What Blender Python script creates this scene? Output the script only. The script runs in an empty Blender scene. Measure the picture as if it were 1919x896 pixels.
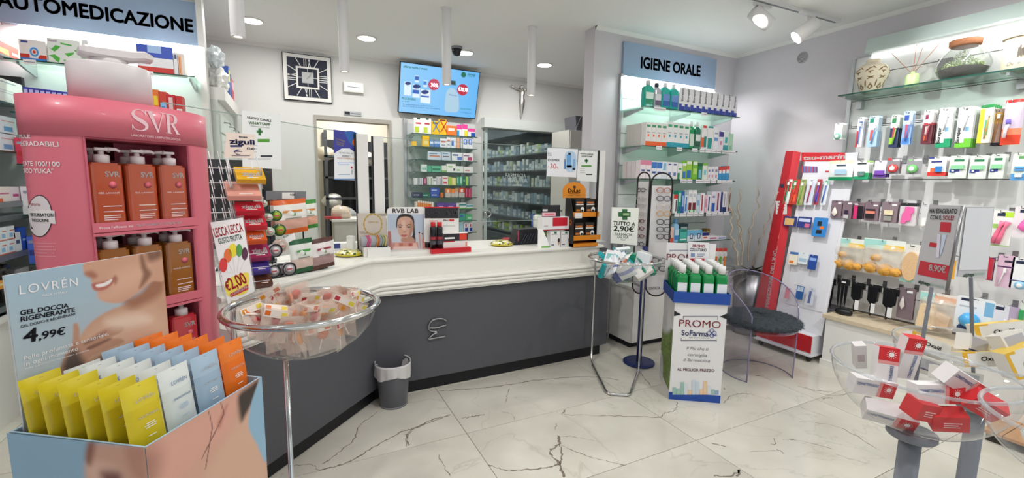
import bpy,math,random
import numpy as np
from mathutils import Vector,Matrix
rnd = random.Random(7)
SC = bpy.context.scene
COL = SC.collection
# ---------------------------------------------------------------- camera
HC = 1.5
YAW,PITCH,ROLL = (math.radians(a) for a in (26.468,-7.273,0.907))
FPX = 825.59
_f = Vector((math.sin(YAW)*math.cos(PITCH),math.cos(YAW)*math.cos(PITCH),math.sin(PITCH)))
_r = Vector((math.cos(YAW),-math.sin(YAW),0)); _u = _r.cross(_f)
CR = _r*math.cos(ROLL) + _u*math.sin(ROLL); CU = CR.cross(_f); CF = _f
EYE = Vector((0,0,HC))
cam = bpy.data.cameras.new('camera'); cam.sensor_width = 36; cam.lens = FPX/1919*36; cam.clip_start = .02
camo = bpy.data.objects.new('camera',cam); COL.objects.link(camo)
camo.matrix_world = Matrix(((CR.x,CU.x,-CF.x,0),(CR.y,CU.y,-CF.y,0),(CR.z,CU.z,-CF.z,HC),(0,0,0,1)))
SC.camera = camo
# ---------------------------------------------------------------- world, exposure, lights
SC.view_settings.view_transform = 'Standard'; SC.view_settings.look = 'None'
SC.view_settings.gamma = 1; SC.view_settings.use_curve_mapping = False
SC.view_settings.exposure = 0.52
SC.cycles.transparent_max_bounces = 32; SC.cycles.max_bounces = 8
SC.cycles.caustics_reflective = False; SC.cycles.caustics_refractive = False
SC.cycles.sample_clamp_indirect = 4
wd = bpy.data.worlds.new('daylight'); SC.world = wd; wd.use_nodes = True
wd.node_tree.nodes['Background'].inputs[0].default_value = (.93,.97,1,1)
wd.node_tree.nodes['Background'].inputs[1].default_value = .66
CEIL = 2.9
XL,XR,YB,YF,YO = -1.92,4.365,5.5,-1.9,3.39      # left, right, back, front walls; oral-care wall
def lamp(name,kind,loc,energy,color=(1,.985,.965),target=None,**kw):
    l = bpy.data.lights.new(name,kind); l.energy = energy; l.color = color
    for k,v in kw.items(): setattr(l,k,v)
    o = bpy.data.objects.new(name,l); COL.objects.link(o); o.location = loc
    if target is not None:
        o.rotation_euler = (Vector(target)-Vector(loc)).to_track_quat('-Z','Y').to_euler()
    return o
DOWN = [(-.26,4.74),(.72,4.74),(1.75,4.73),(2.75,4.73)]          # recessed lights over the staff aisle
DOWN2 = [(-.9,2.9),(-.9,1.1),(.75,1.9),(.75,.1),(2.3,1.3),(2.3,-.4),(3.6,.3)]        # the same lights over the shop floor, above the frame
for x,y in DOWN: lamp('ceiling_light_glow','AREA',(x,y,2.885),5.8,shape='DISK',size=.14)
for x,y in DOWN2: lamp('ceiling_light_glow','AREA',(x,y,2.885),9,shape='DISK',size=.14)
PEND = [(-.24,3.07),(.387,3.625),(1.187,3.65),(2.01,3.69)]
for x,y in PEND: lamp('pendant_glow','SPOT',(x,y,2.29),7,target=(x,y,0),spot_size=1.6,spot_blend=.6,shadow_soft_size=.025)
TRACK = [((3.16,2.33,2.76),(4.5,1.75,1.75)),((3.72,2.30,2.72),(2.9,3.1,1.9))]
for a,b in TRACK: lamp('track_spot_glow','SPOT',a,62,target=b,spot_size=1.5,spot_blend=.5,shadow_soft_size=.018)
lamp('track_spot_glow','SPOT',(3.1,.55,2.75),30,target=(4.4,1.2,1.4),spot_size=1.6,spot_blend=.5,shadow_soft_size=.03)
lamp('sign_strip_glow','AREA',(3.42,3.3,2.5),9,color=(1,1,1),target=(3.42,3.26,0),shape='RECTANGLE',size=1.2,size_y=.03)
lamp('sign_strip_glow','AREA',(-1.1,4.22,2.5),9,color=(1,1,1),target=(-1.1,4.15,0),shape='RECTANGLE',size=1.0,size_y=.03)
lamp('shelf_strip_glow','AREA',(4.3,1.3,2.6),6,color=(1,1,1),target=(4.25,1.3,0),shape='RECTANGLE',size=.03,size_y=1.7)
# ---------------------------------------------------------------- helpers: pixels to places
def ray(x,y): return CF + CR*((x-959.5)/FPX) - CU*((y-448)/FPX)
def onz(x,y,z): d = ray(x,y); return EYE + d*((z-HC)/d.z)
def ony(x,y,Y): d = ray(x,y); return EYE + d*(Y/d.y)
def onx(x,y,X): d = ray(x,y); return EYE + d*(X/d.x)
def atd(x,y,d): return EYE + ray(x,y)*d
def crop(ox,oy,s): return lambda x,y: (ox+x*s,oy+y*s)
class Plane:
    """a flat panel in space: origin, right and up unit vectors; gives panel coordinates of what is seen at a pixel"""
    def __init__(s,o,u,v,lift=.0):
        s.u = Vector(u).normalized(); s.v = Vector(v); s.v = (s.v - s.u*s.v.dot(s.u)).normalized()
        s.n = s.u.cross(s.v); s.o = Vector(o) + s.n*lift
    def uv(s,x,y):
        d = ray(x,y); t = (s.o-EYE).dot(s.n)/d.dot(s.n); p = EYE + d*t - s.o
        return p.dot(s.u),p.dot(s.v)
    def mw(s,a=0,b=0,c=0):
        o = s.o + s.u*a + s.v*b + s.n*c
        return Matrix(((s.u.x,s.v.x,s.n.x,o.x),(s.u.y,s.v.y,s.n.y,o.y),(s.u.z,s.v.z,s.n.z,o.z),(0,0,0,1)))
def at(x,y,z,rz=0,rx=0,ry=0):
    return Matrix.Translation((x,y,z)) @ Matrix.Rotation(rz,4,'Z') @ Matrix.Rotation(ry,4,'Y') @ Matrix.Rotation(rx,4,'X')
# ---------------------------------------------------------------- helpers: colour and materials
def lin(c):
    if isinstance(c,str):
        c = c.lstrip('#'); c = [int(c[i:i+2],16)/255 for i in (0,2,4)]
        return tuple(x/12.92 if x <= .04045 else ((x+.055)/1.055)**2.4 for x in c)
    return tuple(c[:3])
MATS = {}
def mat(name,col='#cccccc',rough=.5,metal=0,emit=0,coat=0,alpha=None,trans=0,ior=1.45,spec=None):
    if name in MATS: return MATS[name]
    m = bpy.data.materials.new(name); m.use_nodes = True; b = m.node_tree.nodes['Principled BSDF']
    b.inputs['Base Color'].default_value = (*lin(col),1); b.inputs['Roughness'].default_value = rough
    b.inputs['Metallic'].default_value = metal; b.inputs['IOR'].default_value = ior
    b.inputs['Coat Weight'].default_value = coat; b.inputs['Coat Roughness'].default_value = .08
    b.inputs['Transmission Weight'].default_value = trans
    if spec is not None: b.inputs['Specular IOR Level'].default_value = spec
    if emit: b.inputs['Emission Color'].default_value = (*lin(col),1); b.inputs['Emission Strength'].default_value = emit
    MATS[name] = m
    return m
def nodes(m): return m.node_tree.nodes,m.node_tree.links,m.node_tree.nodes['Principled BSDF']
def noisy(m,scale,amount,bump=0,detail=4,vec='Object',stretch=None):
    """break up a material's colour a little, with optional fine relief"""
    n,l,b = nodes(m)
    tc = n.new('ShaderNodeTexCoord'); t = n.new('ShaderNodeTexNoise'); t.inputs['Scale'].default_value = scale; t.inputs['Detail'].default_value = detail
    src = tc.outputs[vec]
    if stretch:
        mp = n.new('ShaderNodeMapping'); mp.inputs['Scale'].default_value = stretch; l.new(src,mp.inputs[0]); src = mp.outputs[0]
    l.new(src,t.inputs['Vector'])
    c = b.inputs['Base Color'].default_value[:3]
    r = n.new('ShaderNodeMix'); r.data_type = 'RGBA'
    r.inputs[6].default_value = (*[max(0,x*(1-amount)) for x in c],1); r.inputs[7].default_value = (*[min(1,x*(1+amount)) for x in c],1)
    l.new(t.outputs['Fac'],r.inputs[0]); l.new(r.outputs[2],b.inputs['Base Color'])
    if bump:
        bp = n.new('ShaderNodeBump'); bp.inputs['Strength'].default_value = bump; bp.inputs['Distance'].default_value = .002
        l.new(t.outputs['Fac'],bp.inputs['Height']); l.new(bp.outputs[0],b.inputs['Normal'])
    return m
def attr_mat(name,rough=.42,trans=0,alpha=1,coat=0):
    m = mat(name,'#ffffff',rough,trans=trans,coat=coat); n,l,b = nodes(m)
    a = n.new('ShaderNodeAttribute'); a.attribute_name = 'Col'; l.new(a.outputs['Color'],b.inputs['Base Color'])
    if alpha < 1: b.inputs['Alpha'].default_value = alpha
    return m
def clear_mat(name,tint,refl=1.0,rough=.02,ior=1.45,density=0.,dcol='#ffffff'):
    """thin clear sheet: lets light straight through, reflects by Fresnel; density adds a little milky body"""
    m = bpy.data.materials.new(name); m.use_nodes = True; n,l = m.node_tree.nodes,m.node_tree.links; n.clear()
    o = n.new('ShaderNodeOutputMaterial'); t = n.new('ShaderNodeBsdfTransparent'); t.inputs[0].default_value = (*lin(tint),1)
    g = n.new('ShaderNodeBsdfGlossy'); g.inputs['Roughness'].default_value = rough
    # reflection by Schlick's rule, the same from both sides of the sheet
    ge = n.new('ShaderNodeNewGeometry'); dt = n.new('ShaderNodeVectorMath'); dt.operation = 'DOT_PRODUCT'; l.new(ge.outputs['Incoming'],dt.inputs[0]); l.new(ge.outputs['Normal'],dt.inputs[1])
    ab = n.new('ShaderNodeMath'); ab.operation = 'ABSOLUTE'; l.new(dt.outputs['Value'],ab.inputs[0]); om = n.new('ShaderNodeMath'); om.operation = 'SUBTRACT'; om.inputs[0].default_value = 1; l.new(ab.outputs[0],om.inputs[1])
    pw = n.new('ShaderNodeMath'); pw.operation = 'POWER'; pw.inputs[1].default_value = 5; l.new(om.outputs[0],pw.inputs[0]); f0 = ((ior-1)/(ior+1))**2
    fr = n.new('ShaderNodeMath'); fr.operation = 'MULTIPLY_ADD'; fr.inputs[1].default_value = 1-f0; fr.inputs[2].default_value = f0; l.new(pw.outputs[0],fr.inputs[0])
    mx = n.new('ShaderNodeMixShader'); src = t.outputs[0]
    if density:
        d = n.new('ShaderNodeBsdfDiffuse'); d.inputs[0].default_value = (*lin(dcol),1)
        m2 = n.new('ShaderNodeMixShader'); m2.inputs[0].default_value = density; l.new(t.outputs[0],m2.inputs[1]); l.new(d.outputs[0],m2.inputs[2]); src = m2.outputs[0]
    mu = n.new('ShaderNodeMath'); mu.operation = 'MULTIPLY'; mu.inputs[1].default_value = refl; l.new(fr.outputs[0],mu.inputs[0])
    l.new(mu.outputs[0],mx.inputs[0]); l.new(src,mx.inputs[1]); l.new(g.outputs[0],mx.inputs[2]); l.new(mx.outputs[0],o.inputs[0])
    MATS[name] = m
    return m
PRINT = attr_mat('printed_card',.45); GLOSSY = attr_mat('printed_gloss',.22); MATTE = attr_mat('printed_paper',.7)
FILM = attr_mat('plastic_film',.15,alpha=.32); LIQUID = attr_mat('coloured_liquid',.08,coat=.6); SOFT = attr_mat('soft_fibre',.9)
WHITE = mat('white_lacquer','#e9e8e4',.35); WALL = noisy(mat('wall_paint','#cfcbd0',.85),40,.02,.05)
WALLB = noisy(mat('back_wall_paint','#d9d9d6',.85),40,.02,.05); CEILM = noisy(mat('ceiling_paint','#eff0ee',.9),30,.015)
GREY = mat('grey_plastic','#7d8288',.5); BLACK = mat('black_plastic','#15161a',.45); DARK = mat('dark_recess','#23252a',.7)
CHROME = mat('chrome','#d9d9d9',.12,1); STEEL = mat('brushed_steel','#9a9a9c',.32,1); SILVER = mat('silver_metal','#d8d4cc',.25,1)
GLASS = clear_mat('shelf_glass','#e2f2ea',1,density=.05,dcol='#b9d8cc'); GEDGE = mat('glass_edge','#1d4a40',.15)
ACRYL = clear_mat('clear_acrylic','#f7f7f8',1.0,density=.03); SCREEN = clear_mat('counter_screen_glass','#fbfdfc',.6)
DGLASS = clear_mat('door_glass','#d3dada',1.0,density=.05,dcol='#9fb0b0'); JAR = clear_mat('jar_glass','#f2f6f2',1.6,density=.05)
LAMPW = mat('lamp_disc','#fff8ee',.5,emit=14); INK = mat('black_ink','#1b1d26',.6); INKW = mat('white_ink','#f2eeee',.6)
# ---------------------------------------------------------------- helpers: meshes
class MB:
    def __init__(s): s.v = []; s.f = []; s.c = []; s.m = []; s.sm = []
    def add(s,vs,fs,col='#ffffff',mi=0,smooth=False):
        k = len(s.v); s.v += [tuple(p) for p in vs]; c = lin(col)
        for f in fs: s.f.append([k+i for i in f]); s.c.append(c); s.m.append(mi); s.sm.append(smooth)
        return s
    def xf(s,M,k0=0):
        for i in range(k0,len(s.v)): s.v[i] = tuple(M @ Vector(s.v[i]))
        return s
    def quad(s,a,b,c,d,col='#ffffff',mi=0): return s.add([a,b,c,d],[[0,1,2,3]],col,mi)
    def box(s,x0,x1,y0,y1,z0,z1,col='#ffffff',mi=0,cols=None):
        v = [(x0,y0,z0),(x1,y0,z0),(x1,y1,z0),(x0,y1,z0),(x0,y0,z1),(x1,y0,z1),(x1,y1,z1),(x0,y1,z1)]
        F = [[0,1,5,4],[1,2,6,5],[2,3,7,6],[3,0,4,7],[4,5,6,7],[3,2,1,0]]      # front right back left top bottom
        k = len(s.v); s.v += v
        for i,f in enumerate(F):
            s.f.append([k+j for j in f]); s.c.append(lin(cols[i] if cols else col)); s.m.append(mi); s.sm.append(False)
        return s
    def rbox(s,x0,x1,y0,y1,z0,z1,r,col='#ffffff',n=3,mi=0,edge=None):
        """upright box with rounded vertical edges"""
        return s.prism(rrect(x0,x1,y0,y1,r,n),z0,z1,col,mi,smooth=False)
    def prism(s,poly,z0,z1,col='#ffffff',mi=0,smooth=False,cap=True,top=None):
        n = len(poly); vs = [(x,y,z0) for x,y in poly] + [(x,y,z1) for x,y in poly]
        s.add(vs,[[i,(i+1) % n,n+(i+1) % n,n+i] for i in range(n)],col,mi,smooth)
        if cap:
            k = len(s.v)-2*n
            s.f.append([k+i for i in range(n-1,-1,-1)]); s.f.append([k+n+i for i in range(n)])
            for q in (col,top or col): s.c.append(lin(q)); s.m.append(mi); s.sm.append(False)
        return s
    def plate(s,poly,d,col='#ffffff',mi=0,y=0):
        """outline in x,z given thickness d backwards (+y)"""
        n = len(poly); vs = [(x,y,z) for x,z in poly] + [(x,y+d,z) for x,z in poly]
        s.add(vs,[list(range(n)),list(range(2*n-1,n-1,-1))] + [[(i+1) % n,i,n+i,n+(i+1) % n] for i in range(n)],col,mi)
        return s
    def lathe(s,prof,n=20,cx=0,cy=0,col='#ffffff',mi=0,smooth=True,sx=1,sy=1,cols=None,cap=True):
        k = len(s.v); R = len(prof)
        for r,z in prof:
            for j in range(n): a = 2*math.pi*j/n; s.v.append((cx+sx*r*math.cos(a),cy+sy*r*math.sin(a),z))
        for i in range(R-1):
            c = lin(cols[i] if cols else col)
            for j in range(n):
                s.f.append([k+i*n+j,k+i*n+(j+1) % n,k+(i+1)*n+(j+1) % n,k+(i+1)*n+j]); s.c.append(c); s.m.append(mi); s.sm.append(smooth)
        if cap:
            if prof[0][0] > 1e-4: s.f.append([k+j for j in range(n-1,-1,-1)]); s.c.append(lin(cols[0] if cols else col)); s.m.append(mi); s.sm.append(False)
            if prof[-1][0] > 1e-4: s.f.append([k+(R-1)*n+j for j in range(n)]); s.c.append(lin(cols[-1] if cols else col)); s.m.append(mi); s.sm.append(False)
        return s
    def tube(s,pts,r,n=8,closed=False,col='#ffffff',mi=0,cap=True):
        P = [Vector(p) for p in pts]; m = len(P); k = len(s.v); rr = r if isinstance(r,(list,tuple)) else [r]*m; up = None
        for i in range(m):
            a = P[(i-1) % m] if closed or i > 0 else P[i]; b = P[(i+1) % m] if closed or i < m-1 else P[i]
            t = (b-a).normalized()
            if up is None: up = Vector((0,0,1)) if abs(t.z) < .9 else Vector((1,0,0))
            x = t.cross(up); x = x.normalized() if x.length > 1e-6 else t.orthogonal().normalized(); up = x.cross(t).normalized()
            for j in range(n): q = 2*math.pi*j/n; s.v.append(tuple(P[i]+(x*math.cos(q)+up*math.sin(q))*rr[i]))
        for i in range(m if closed else m-1):
            i2 = (i+1) % m
            for j in range(n): s.f.append([k+i*n+j,k+i2*n+j,k+i2*n+(j+1) % n,k+i*n+(j+1) % n]); s.c.append(lin(col)); s.m.append(mi); s.sm.append(True)
        if cap and not closed:
            s.f.append([k+j for j in range(n)]); s.f.append([k+(m-1)*n+j for j in range(n-1,-1,-1)])
            for _ in 0,1: s.c.append(lin(col)); s.m.append(mi); s.sm.append(False)
        return s
    def grid(s,nx,ny,fn,col='#ffffff',mi=0,smooth=True):
        k = len(s.v)
        for j in range(ny+1):
            for i in range(nx+1): s.v.append(tuple(fn(i/nx,j/ny)))
        for j in range(ny):
            for i in range(nx):
                c = col((i+.5)/nx,(j+.5)/ny) if callable(col) else col
                a = k+j*(nx+1)+i; s.f.append([a,a+1,a+nx+2,a+nx+1]); s.c.append(lin(c)); s.m.append(mi); s.sm.append(smooth)
        return s
    def mesh(s,name,mats):
        me = bpy.data.meshes.new(name); me.from_pydata(s.v,[],s.f)
        for m in (mats if isinstance(mats,(list,tuple)) else [mats]): me.materials.append(m)
        me.polygons.foreach_set('material_index',s.m); me.polygons.foreach_set('use_smooth',s.sm)
        ca = me.color_attributes.new('Col','FLOAT_COLOR','CORNER')
        cc = np.repeat(np.array([(*c,1) for c in s.c],dtype=np.float32),[len(f) for f in s.f],axis=0)
        ca.data.foreach_set('color',cc.ravel()); me.update()
        return me
def rrect(x0,x1,y0,y1,r,n=3):
    p = []
    for cx,cy,a0 in ((x1-r,y0+r,-90),(x1-r,y1-r,0),(x0+r,y1-r,90),(x0+r,y0+r,180)):
        for i in range(n+1): a = math.radians(a0+90*i/n); p.append((cx+r*math.cos(a),cy+r*math.sin(a)))
    return p
MW = {}
def add(name,data,mw=None,parent=None):
    o = bpy.data.objects.new(name,data); COL.objects.link(o); mw = mw if mw is not None else (MW[parent.name] if parent else Matrix.Identity(4))
    MW[o.name] = mw
    if parent: o.parent = parent; o.matrix_basis = MW[parent.name].inverted() @ mw
    else: o.matrix_basis = mw
    return o
def tag(o,label,cat,group=None,kind=None):
    o['label'] = label; o['category'] = cat
    if group: o['group'] = group
    if kind: o['kind'] = kind
    return o
def thing(name,label,cat,mw=None,group=None): return tag(add(name,None,mw),label,cat,group)
def part(name,mb,m,parent,mw=None,label=None):
    o = add(name,mb.mesh(name,m) if isinstance(mb,MB) else mb,mw,parent)
    if label: o['label'] = label
    return o
def single(name,mb,m,label,cat,mw=None,group=None): return tag(add(name,mb.mesh(name,m) if isinstance(mb,MB) else mb,mw),label,cat,group)
def struct(name,mb,m,mw=None,parent=None):
    o = add(name,mb.mesh(name,m),mw,parent)
    if not parent: o['kind'] = 'structure'
    return o
TXT = {}
def text_mesh(s,bold=0.,spacing=1.,align='LEFT',slant=0.):
    key = (s,bold,spacing,align,slant)
    if key not in TXT:
        c = bpy.data.curves.new('lettering','FONT'); c.body = s; c.size = 1; c.space_character = spacing; c.align_x = align; c.resolution_u = 3; c.shear = slant
        o = bpy.data.objects.new('lettering',c); me = bpy.data.meshes.new_from_object(o); bpy.data.objects.remove(o); bpy.data.curves.remove(c)
        if bold > 0:      # heavier strokes: the outline repeated a little to each side
            V = [tuple(v.co) for v in me.vertices]; F = [list(p.vertices) for p in me.polygons]; nv = len(V); VV,FF = [],[]
            for i,(dx,dy) in enumerate(((0,0),(bold,0),(-bold,0),(0,bold),(0,-bold),(.7*bold,.7*bold),(-.7*bold,.7*bold),(.7*bold,-.7*bold),(-.7*bold,-.7*bold))):
                VV += [(x+dx,y+dy,0) for x,y,z in V]; FF += [[a+i*nv for a in f] for f in F]
            bpy.data.meshes.remove(me); me = bpy.data.meshes.new('lettering'); me.from_pydata(VV,[],FF)
        xs = [v.co.x for v in me.vertices] or [0,1]; ys = [v.co.y for v in me.vertices] or [0,1]
        TXT[key] = (me,min(xs),max(xs),max(ys))
    return TXT[key]
def text(parent,s,mw,m,width=None,height=None,bold=0.,spacing=1.,align='LEFT',slant=0.,name='lettering'):
    """lettering lying in the local x,y plane of mw; cap height and width in metres"""
    me,x0,x1,top = text_mesh(s,bold,spacing,align,slant)
    cap = .70
    sy = height/cap if height else None; sx = width/(x1-x0) if width else sy; sy = sy or sx
    me = me.copy(); off = x0 if align == 'LEFT' else 0
    for v in me.vertices: v.co.x = (v.co.x-off)*sx; v.co.y *= sy
    me.materials.clear(); me.materials.append(m)
    return add(name,me,mw,parent)
def text_px(parent,pl,s,a,b,m,hpx=None,bold=.0,lift=.0012,spacing=1.,slant=0.):
    """lettering on a panel whose baseline runs between two pixels of the photograph"""
    p,q = pl.uv(*a),pl.uv(*b); w = math.hypot(q[0]-p[0],q[1]-p[1]); ang = math.atan2(q[1]-p[1],q[0]-p[0])
    h = None
    if hpx: t = pl.uv(a[0],a[1]-hpx); h = math.hypot(t[0]-p[0],t[1]-p[1])
    return text(parent,s,pl.mw(p[0],p[1],lift) @ Matrix.Rotation(ang,4,'Z'),m,w,h,bold,spacing,slant=slant)
def sdf(P,poly):
    """signed distance of points to a polygon (negative inside)"""
    n = len(poly); d = np.full(len(P),1e9); ins = np.zeros(len(P),bool); poly = np.array(poly,float)
    for i in range(n):
        a,b = poly[i-1],poly[i]; e = b-a; w = P-a; t = np.clip((w@e)/max(e@e,1e-12),0,1)
        d = np.minimum(d,np.hypot(*(w-t[:,None]*e).T))
        c = (poly[i][1] > P[:,1]) != (poly[i-1][1] > P[:,1])
        with np.errstate(divide='ignore',invalid='ignore'):
            ins ^= c & (P[:,0] < (b[0]-a[0])*(P[:,1]-a[1])/(b[1]-a[1]+1e-15)+a[0])
    return np.where(ins,-d,d)
def smoothpoly(pts,n=6):
    """closed Catmull-Rom through points"""
    out = []; m = len(pts)
    for i in range(m):
        p0,p1,p2,p3 = (np.array(pts[(i+k-1) % m],float) for k in range(4))
        for j in range(n):
            t = j/n; out.append(tuple(.5*((2*p1)+(-p0+p2)*t+(2*p0-5*p1+4*p2-p3)*t*t+(-p0+3*p1-3*p2+p3)*t**3)))
    return out
def curve(pts,n=5):
    out = []; m = len(pts); g = lambda i: np.array(pts[min(max(i,0),m-1)],float)
    for i in range(m-1):
        p0,p1,p2,p3 = g(i-1),g(i),g(i+1),g(i+2)
        for j in range(n):
            t = j/n; out.append(tuple(.5*((2*p1)+(-p0+p2)*t+(2*p0-5*p1+4*p2-p3)*t*t+(-p0+3*p1-3*p2+p3)*t**3)))
    return out + [tuple(pts[-1])]
def painting(name,corner,nx,ny,layers,m=PRINT):
    """a printed picture: a fine grid between four points (bl, br, tr, tl), coloured vertex by vertex from soft-edged shapes
    layers: (shape polygon, colour, softness) in the coordinates of the grid (s across 0-1, t up 0-1, times w,h)"""
    bl,br,tr,tl = (np.array(c,float) for c in corner)
    S,T = np.meshgrid(np.linspace(0,1,nx+1),np.linspace(0,1,ny+1)); S,T = S.ravel(),T.ravel()
    V = (bl[None]*((1-S)*(1-T))[:,None]+br[None]*(S*(1-T))[:,None]+tr[None]*(S*T)[:,None]+tl[None]*((1-S)*T)[:,None])
    P = V[:,:2]; C = np.ones((len(P),3))*.8
    for poly,col,soft in layers:
        c = np.array(lin(col)) if not callable(col) else col(P)
        a = np.ones(len(P)) if poly is None else np.clip(.5-sdf(P,poly)/max(soft,1e-6),0,1)
        if isinstance(soft,tuple): pass
        a = (a*a*(3-2*a))[:,None]
        C = C*(1-a)+c*a
    me = bpy.data.meshes.new(name); idx = np.arange((nx+1)*(ny+1)).reshape(ny+1,nx+1)
    F = np.stack([idx[:-1,:-1],idx[:-1,1:],idx[1:,1:],idx[1:,:-1]],-1).reshape(-1,4)
    me.from_pydata(V.tolist(),[],F.tolist()); me.materials.append(m)
    ca = me.color_attributes.new('Col','FLOAT_COLOR','POINT'); ca.data.foreach_set('color',np.c_[C,np.ones(len(C))].astype(np.float32).ravel())
    me.update()
    return me
ORD = ['first','second','third','fourth','fifth','sixth','seventh','eighth','ninth','tenth','eleventh','twelfth','thirteenth','fourteenth','fifteenth','sixteenth','seventeenth','eighteenth','nineteenth','twentieth']
R90 = math.pi/2
# ================================================================ THE SETTING
# ---- floor: marble tiles with recessed joints
fl = MB().box(XL-.1,XR+.1,YF-.1,9.2,-.05,-.004)
GROUT = mat('grout','#7d776d',.8)
floor = struct('floor',fl,GROUT)
MARB = mat('marble_tile','#d8d3c8',.13); n,l,b = nodes(MARB)
tc = n.new('ShaderNodeTexCoord'); oi = n.new('ShaderNodeObjectInfo'); ad = n.new('ShaderNodeVectorMath'); ad.operation = 'ADD'
sc = n.new('ShaderNodeVectorMath'); sc.operation = 'SCALE'; sc.inputs['Scale'].default_value = 17.0
cb = n.new('ShaderNodeCombineXYZ'); l.new(oi.outputs['Random'],cb.inputs[0]); l.new(oi.outputs['Random'],cb.inputs[1]); l.new(cb.outputs[0],sc.inputs[0])
l.new(tc.outputs['Object'],ad.inputs[0]); l.new(sc.outputs[0],ad.inputs[1])
cloud = n.new('ShaderNodeTexNoise'); cloud.inputs['Scale'].default_value = 2.2; cloud.inputs['Detail'].default_value = 5; l.new(ad.outputs[0],cloud.inputs['Vector'])
cr = n.new('ShaderNodeValToRGB'); cr.color_ramp.elements[0].position = .3; cr.color_ramp.elements[0].color = (*lin('#c6c2b6'),1)
cr.color_ramp.elements[1].position = .7; cr.color_ramp.elements[1].color = (*lin('#dedacf'),1); l.new(cloud.outputs['Fac'],cr.inputs[0])
vn = n.new('ShaderNodeTexNoise'); vn.inputs['Scale'].default_value = 1.1; vn.inputs['Detail'].default_value = 7; vn.inputs['Distortion'].default_value = .9; l.new(ad.outputs[0],vn.inputs['Vector'])
vr = n.new('ShaderNodeValToRGB'); e = vr.color_ramp.elements; e[0].position = .494; e[0].color = (0,0,0,1); e[1].position = .506; e[1].color = (0,0,0,1); k = e.new(.5); k.color = (1,1,1,1)
l.new(vn.outputs['Fac'],vr.inputs[0])
vm = n.new('ShaderNodeMath'); vm.operation = 'MULTIPLY'; vm.inputs[1].default_value = .22; l.new(vr.outputs[0],vm.inputs[0])
mx = n.new('ShaderNodeMix'); mx.data_type = 'RGBA'; mx.inputs[7].default_value = (*lin('#8d8579'),1); l.new(vm.outputs[0],mx.inputs[0]); l.new(cr.outputs[0],mx.inputs[6]); l.new(mx.outputs[2],b.inputs['Base Color'])
TX,TY,TX0,TY0 = 1.207,.6415,.878,1.6935
tile = MB(); g = .0017
tile.prism([(g,g),(TX-g,g),(TX-g,TY-g),(g,TY-g)],-.008,-.0006)
tile.add([(g,g,-.0006),(TX-g,g,-.0006),(TX-g,TY-g,-.0006),(g,TY-g,-.0006),(2*g,2*g,0),(TX-2*g,2*g,0),(TX-2*g,TY-2*g,0),(2*g,TY-2*g,0)],
         [[0,1,5,4],[1,2,6,5],[2,3,7,6],[3,0,4,7],[4,5,6,7]])
tme = tile.mesh('floor_tile',MARB)
for i in range(-3,3):
    for j in range(-6,6):
        add('floor_tile',tme,Matrix.Translation((TX0+i*TX,TY0+j*TY,0)),floor)
# darker veins of the marble where the photograph shows them, flush in the tiles
VEIN = noisy(mat('marble_vein','#857a70',.2),60,.5)
def vein(pts,w):
    P = [onz(x,y,.0004) for x,y in pts]; C_ = curve([(p.x,p.y) for p in P],7); q = []
    jr = random.Random(int(pts[0][0]*7+pts[0][1]))
    for i,c in enumerate(C_): q.append((c[0]+jr.uniform(-1,1)*.007,c[1]+jr.uniform(-1,1)*.007))
    L,Rr = [],[]
    for i in range(len(q)):
        a,b_ = q[max(i-1,0)],q[min(i+1,len(q)-1)]; d = Vector((b_[0]-a[0],b_[1]-a[1])); d = d.normalized() if d.length > 0 else Vector((1,0)); nn = Vector((-d.y,d.x))
        h = w*(.25+.9*jr.random())*(1 if 0 < i < len(q)-1 else .1)
        L.append((q[i][0]+nn.x*h,q[i][1]+nn.y*h,.0004)); Rr.append((q[i][0]-nn.x*h,q[i][1]-nn.y*h,.0004))
    m_ = MB(); k_ = len(L); m_.add(L+Rr,[[k_+i,k_+i+1,i+1,i] for i in range(k_-1)])
    part('marble_vein',m_,VEIN,floor,mw=Matrix.Identity(4))
K = crop(760,560,.41688)
for pts,w in (([(150,415),(300,405),(470,385),(560,370),(700,355),(860,352),(960,365)],.005),([(470,400),(455,440),(450,470)],.003),
        ([(250,540),(300,530),(355,520)],.006),([(0,620),(30,585),(120,545),(205,520)],.0045),([(0,605),(15,650),(10,660)],.004),
        ([(700,520),(720,500),(715,520),(860,525),(1000,528),(1140,532),(1160,515),(1215,500),(1218,462)],.0035),
        ([(680,560),(672,590)],.003),([(684,615),(690,650),(650,690),(690,740),(710,805)],.009),([(690,650),(705,700),(695,745)],.006),
        ([(370,745),(430,765),(520,770),(620,760),(690,745)],.006),([(690,655),(800,700),(900,730),(990,748)],.003),([(700,620),(760,620),(850,640)],.0025),
        ([(1380,650),(1450,668)],.004),([(1540,688),(1670,684)],.0025),([(1650,625),(1665,650),(1640,655)],.004),([(1690,632),(1780,640),(1919,675)],.003),
        ([(1670,675),(1705,700)],.004),([(1425,470),(1470,435),(1520,425),(1570,435)],.003),([(1570,345),(1610,345)],.005),([(1480,790),(1500,770),(1490,800)],.006),
        ([(1760,390),(1830,410),(1919,418)],.004),([(1870,450),(1919,445)],.006),([(1040,318),(1060,340),(1105,395)],.004),([(150,700),(165,740),(200,800)],.003),
        ([(1430,400),(1440,410)],.004),([(430,505),(480,520),(490,545)],.002),([(1380,795),(1440,800),(1490,785)],.005)):
    vein([K(*p) for p in pts],w)
K = crop(480,640,.2857)
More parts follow.
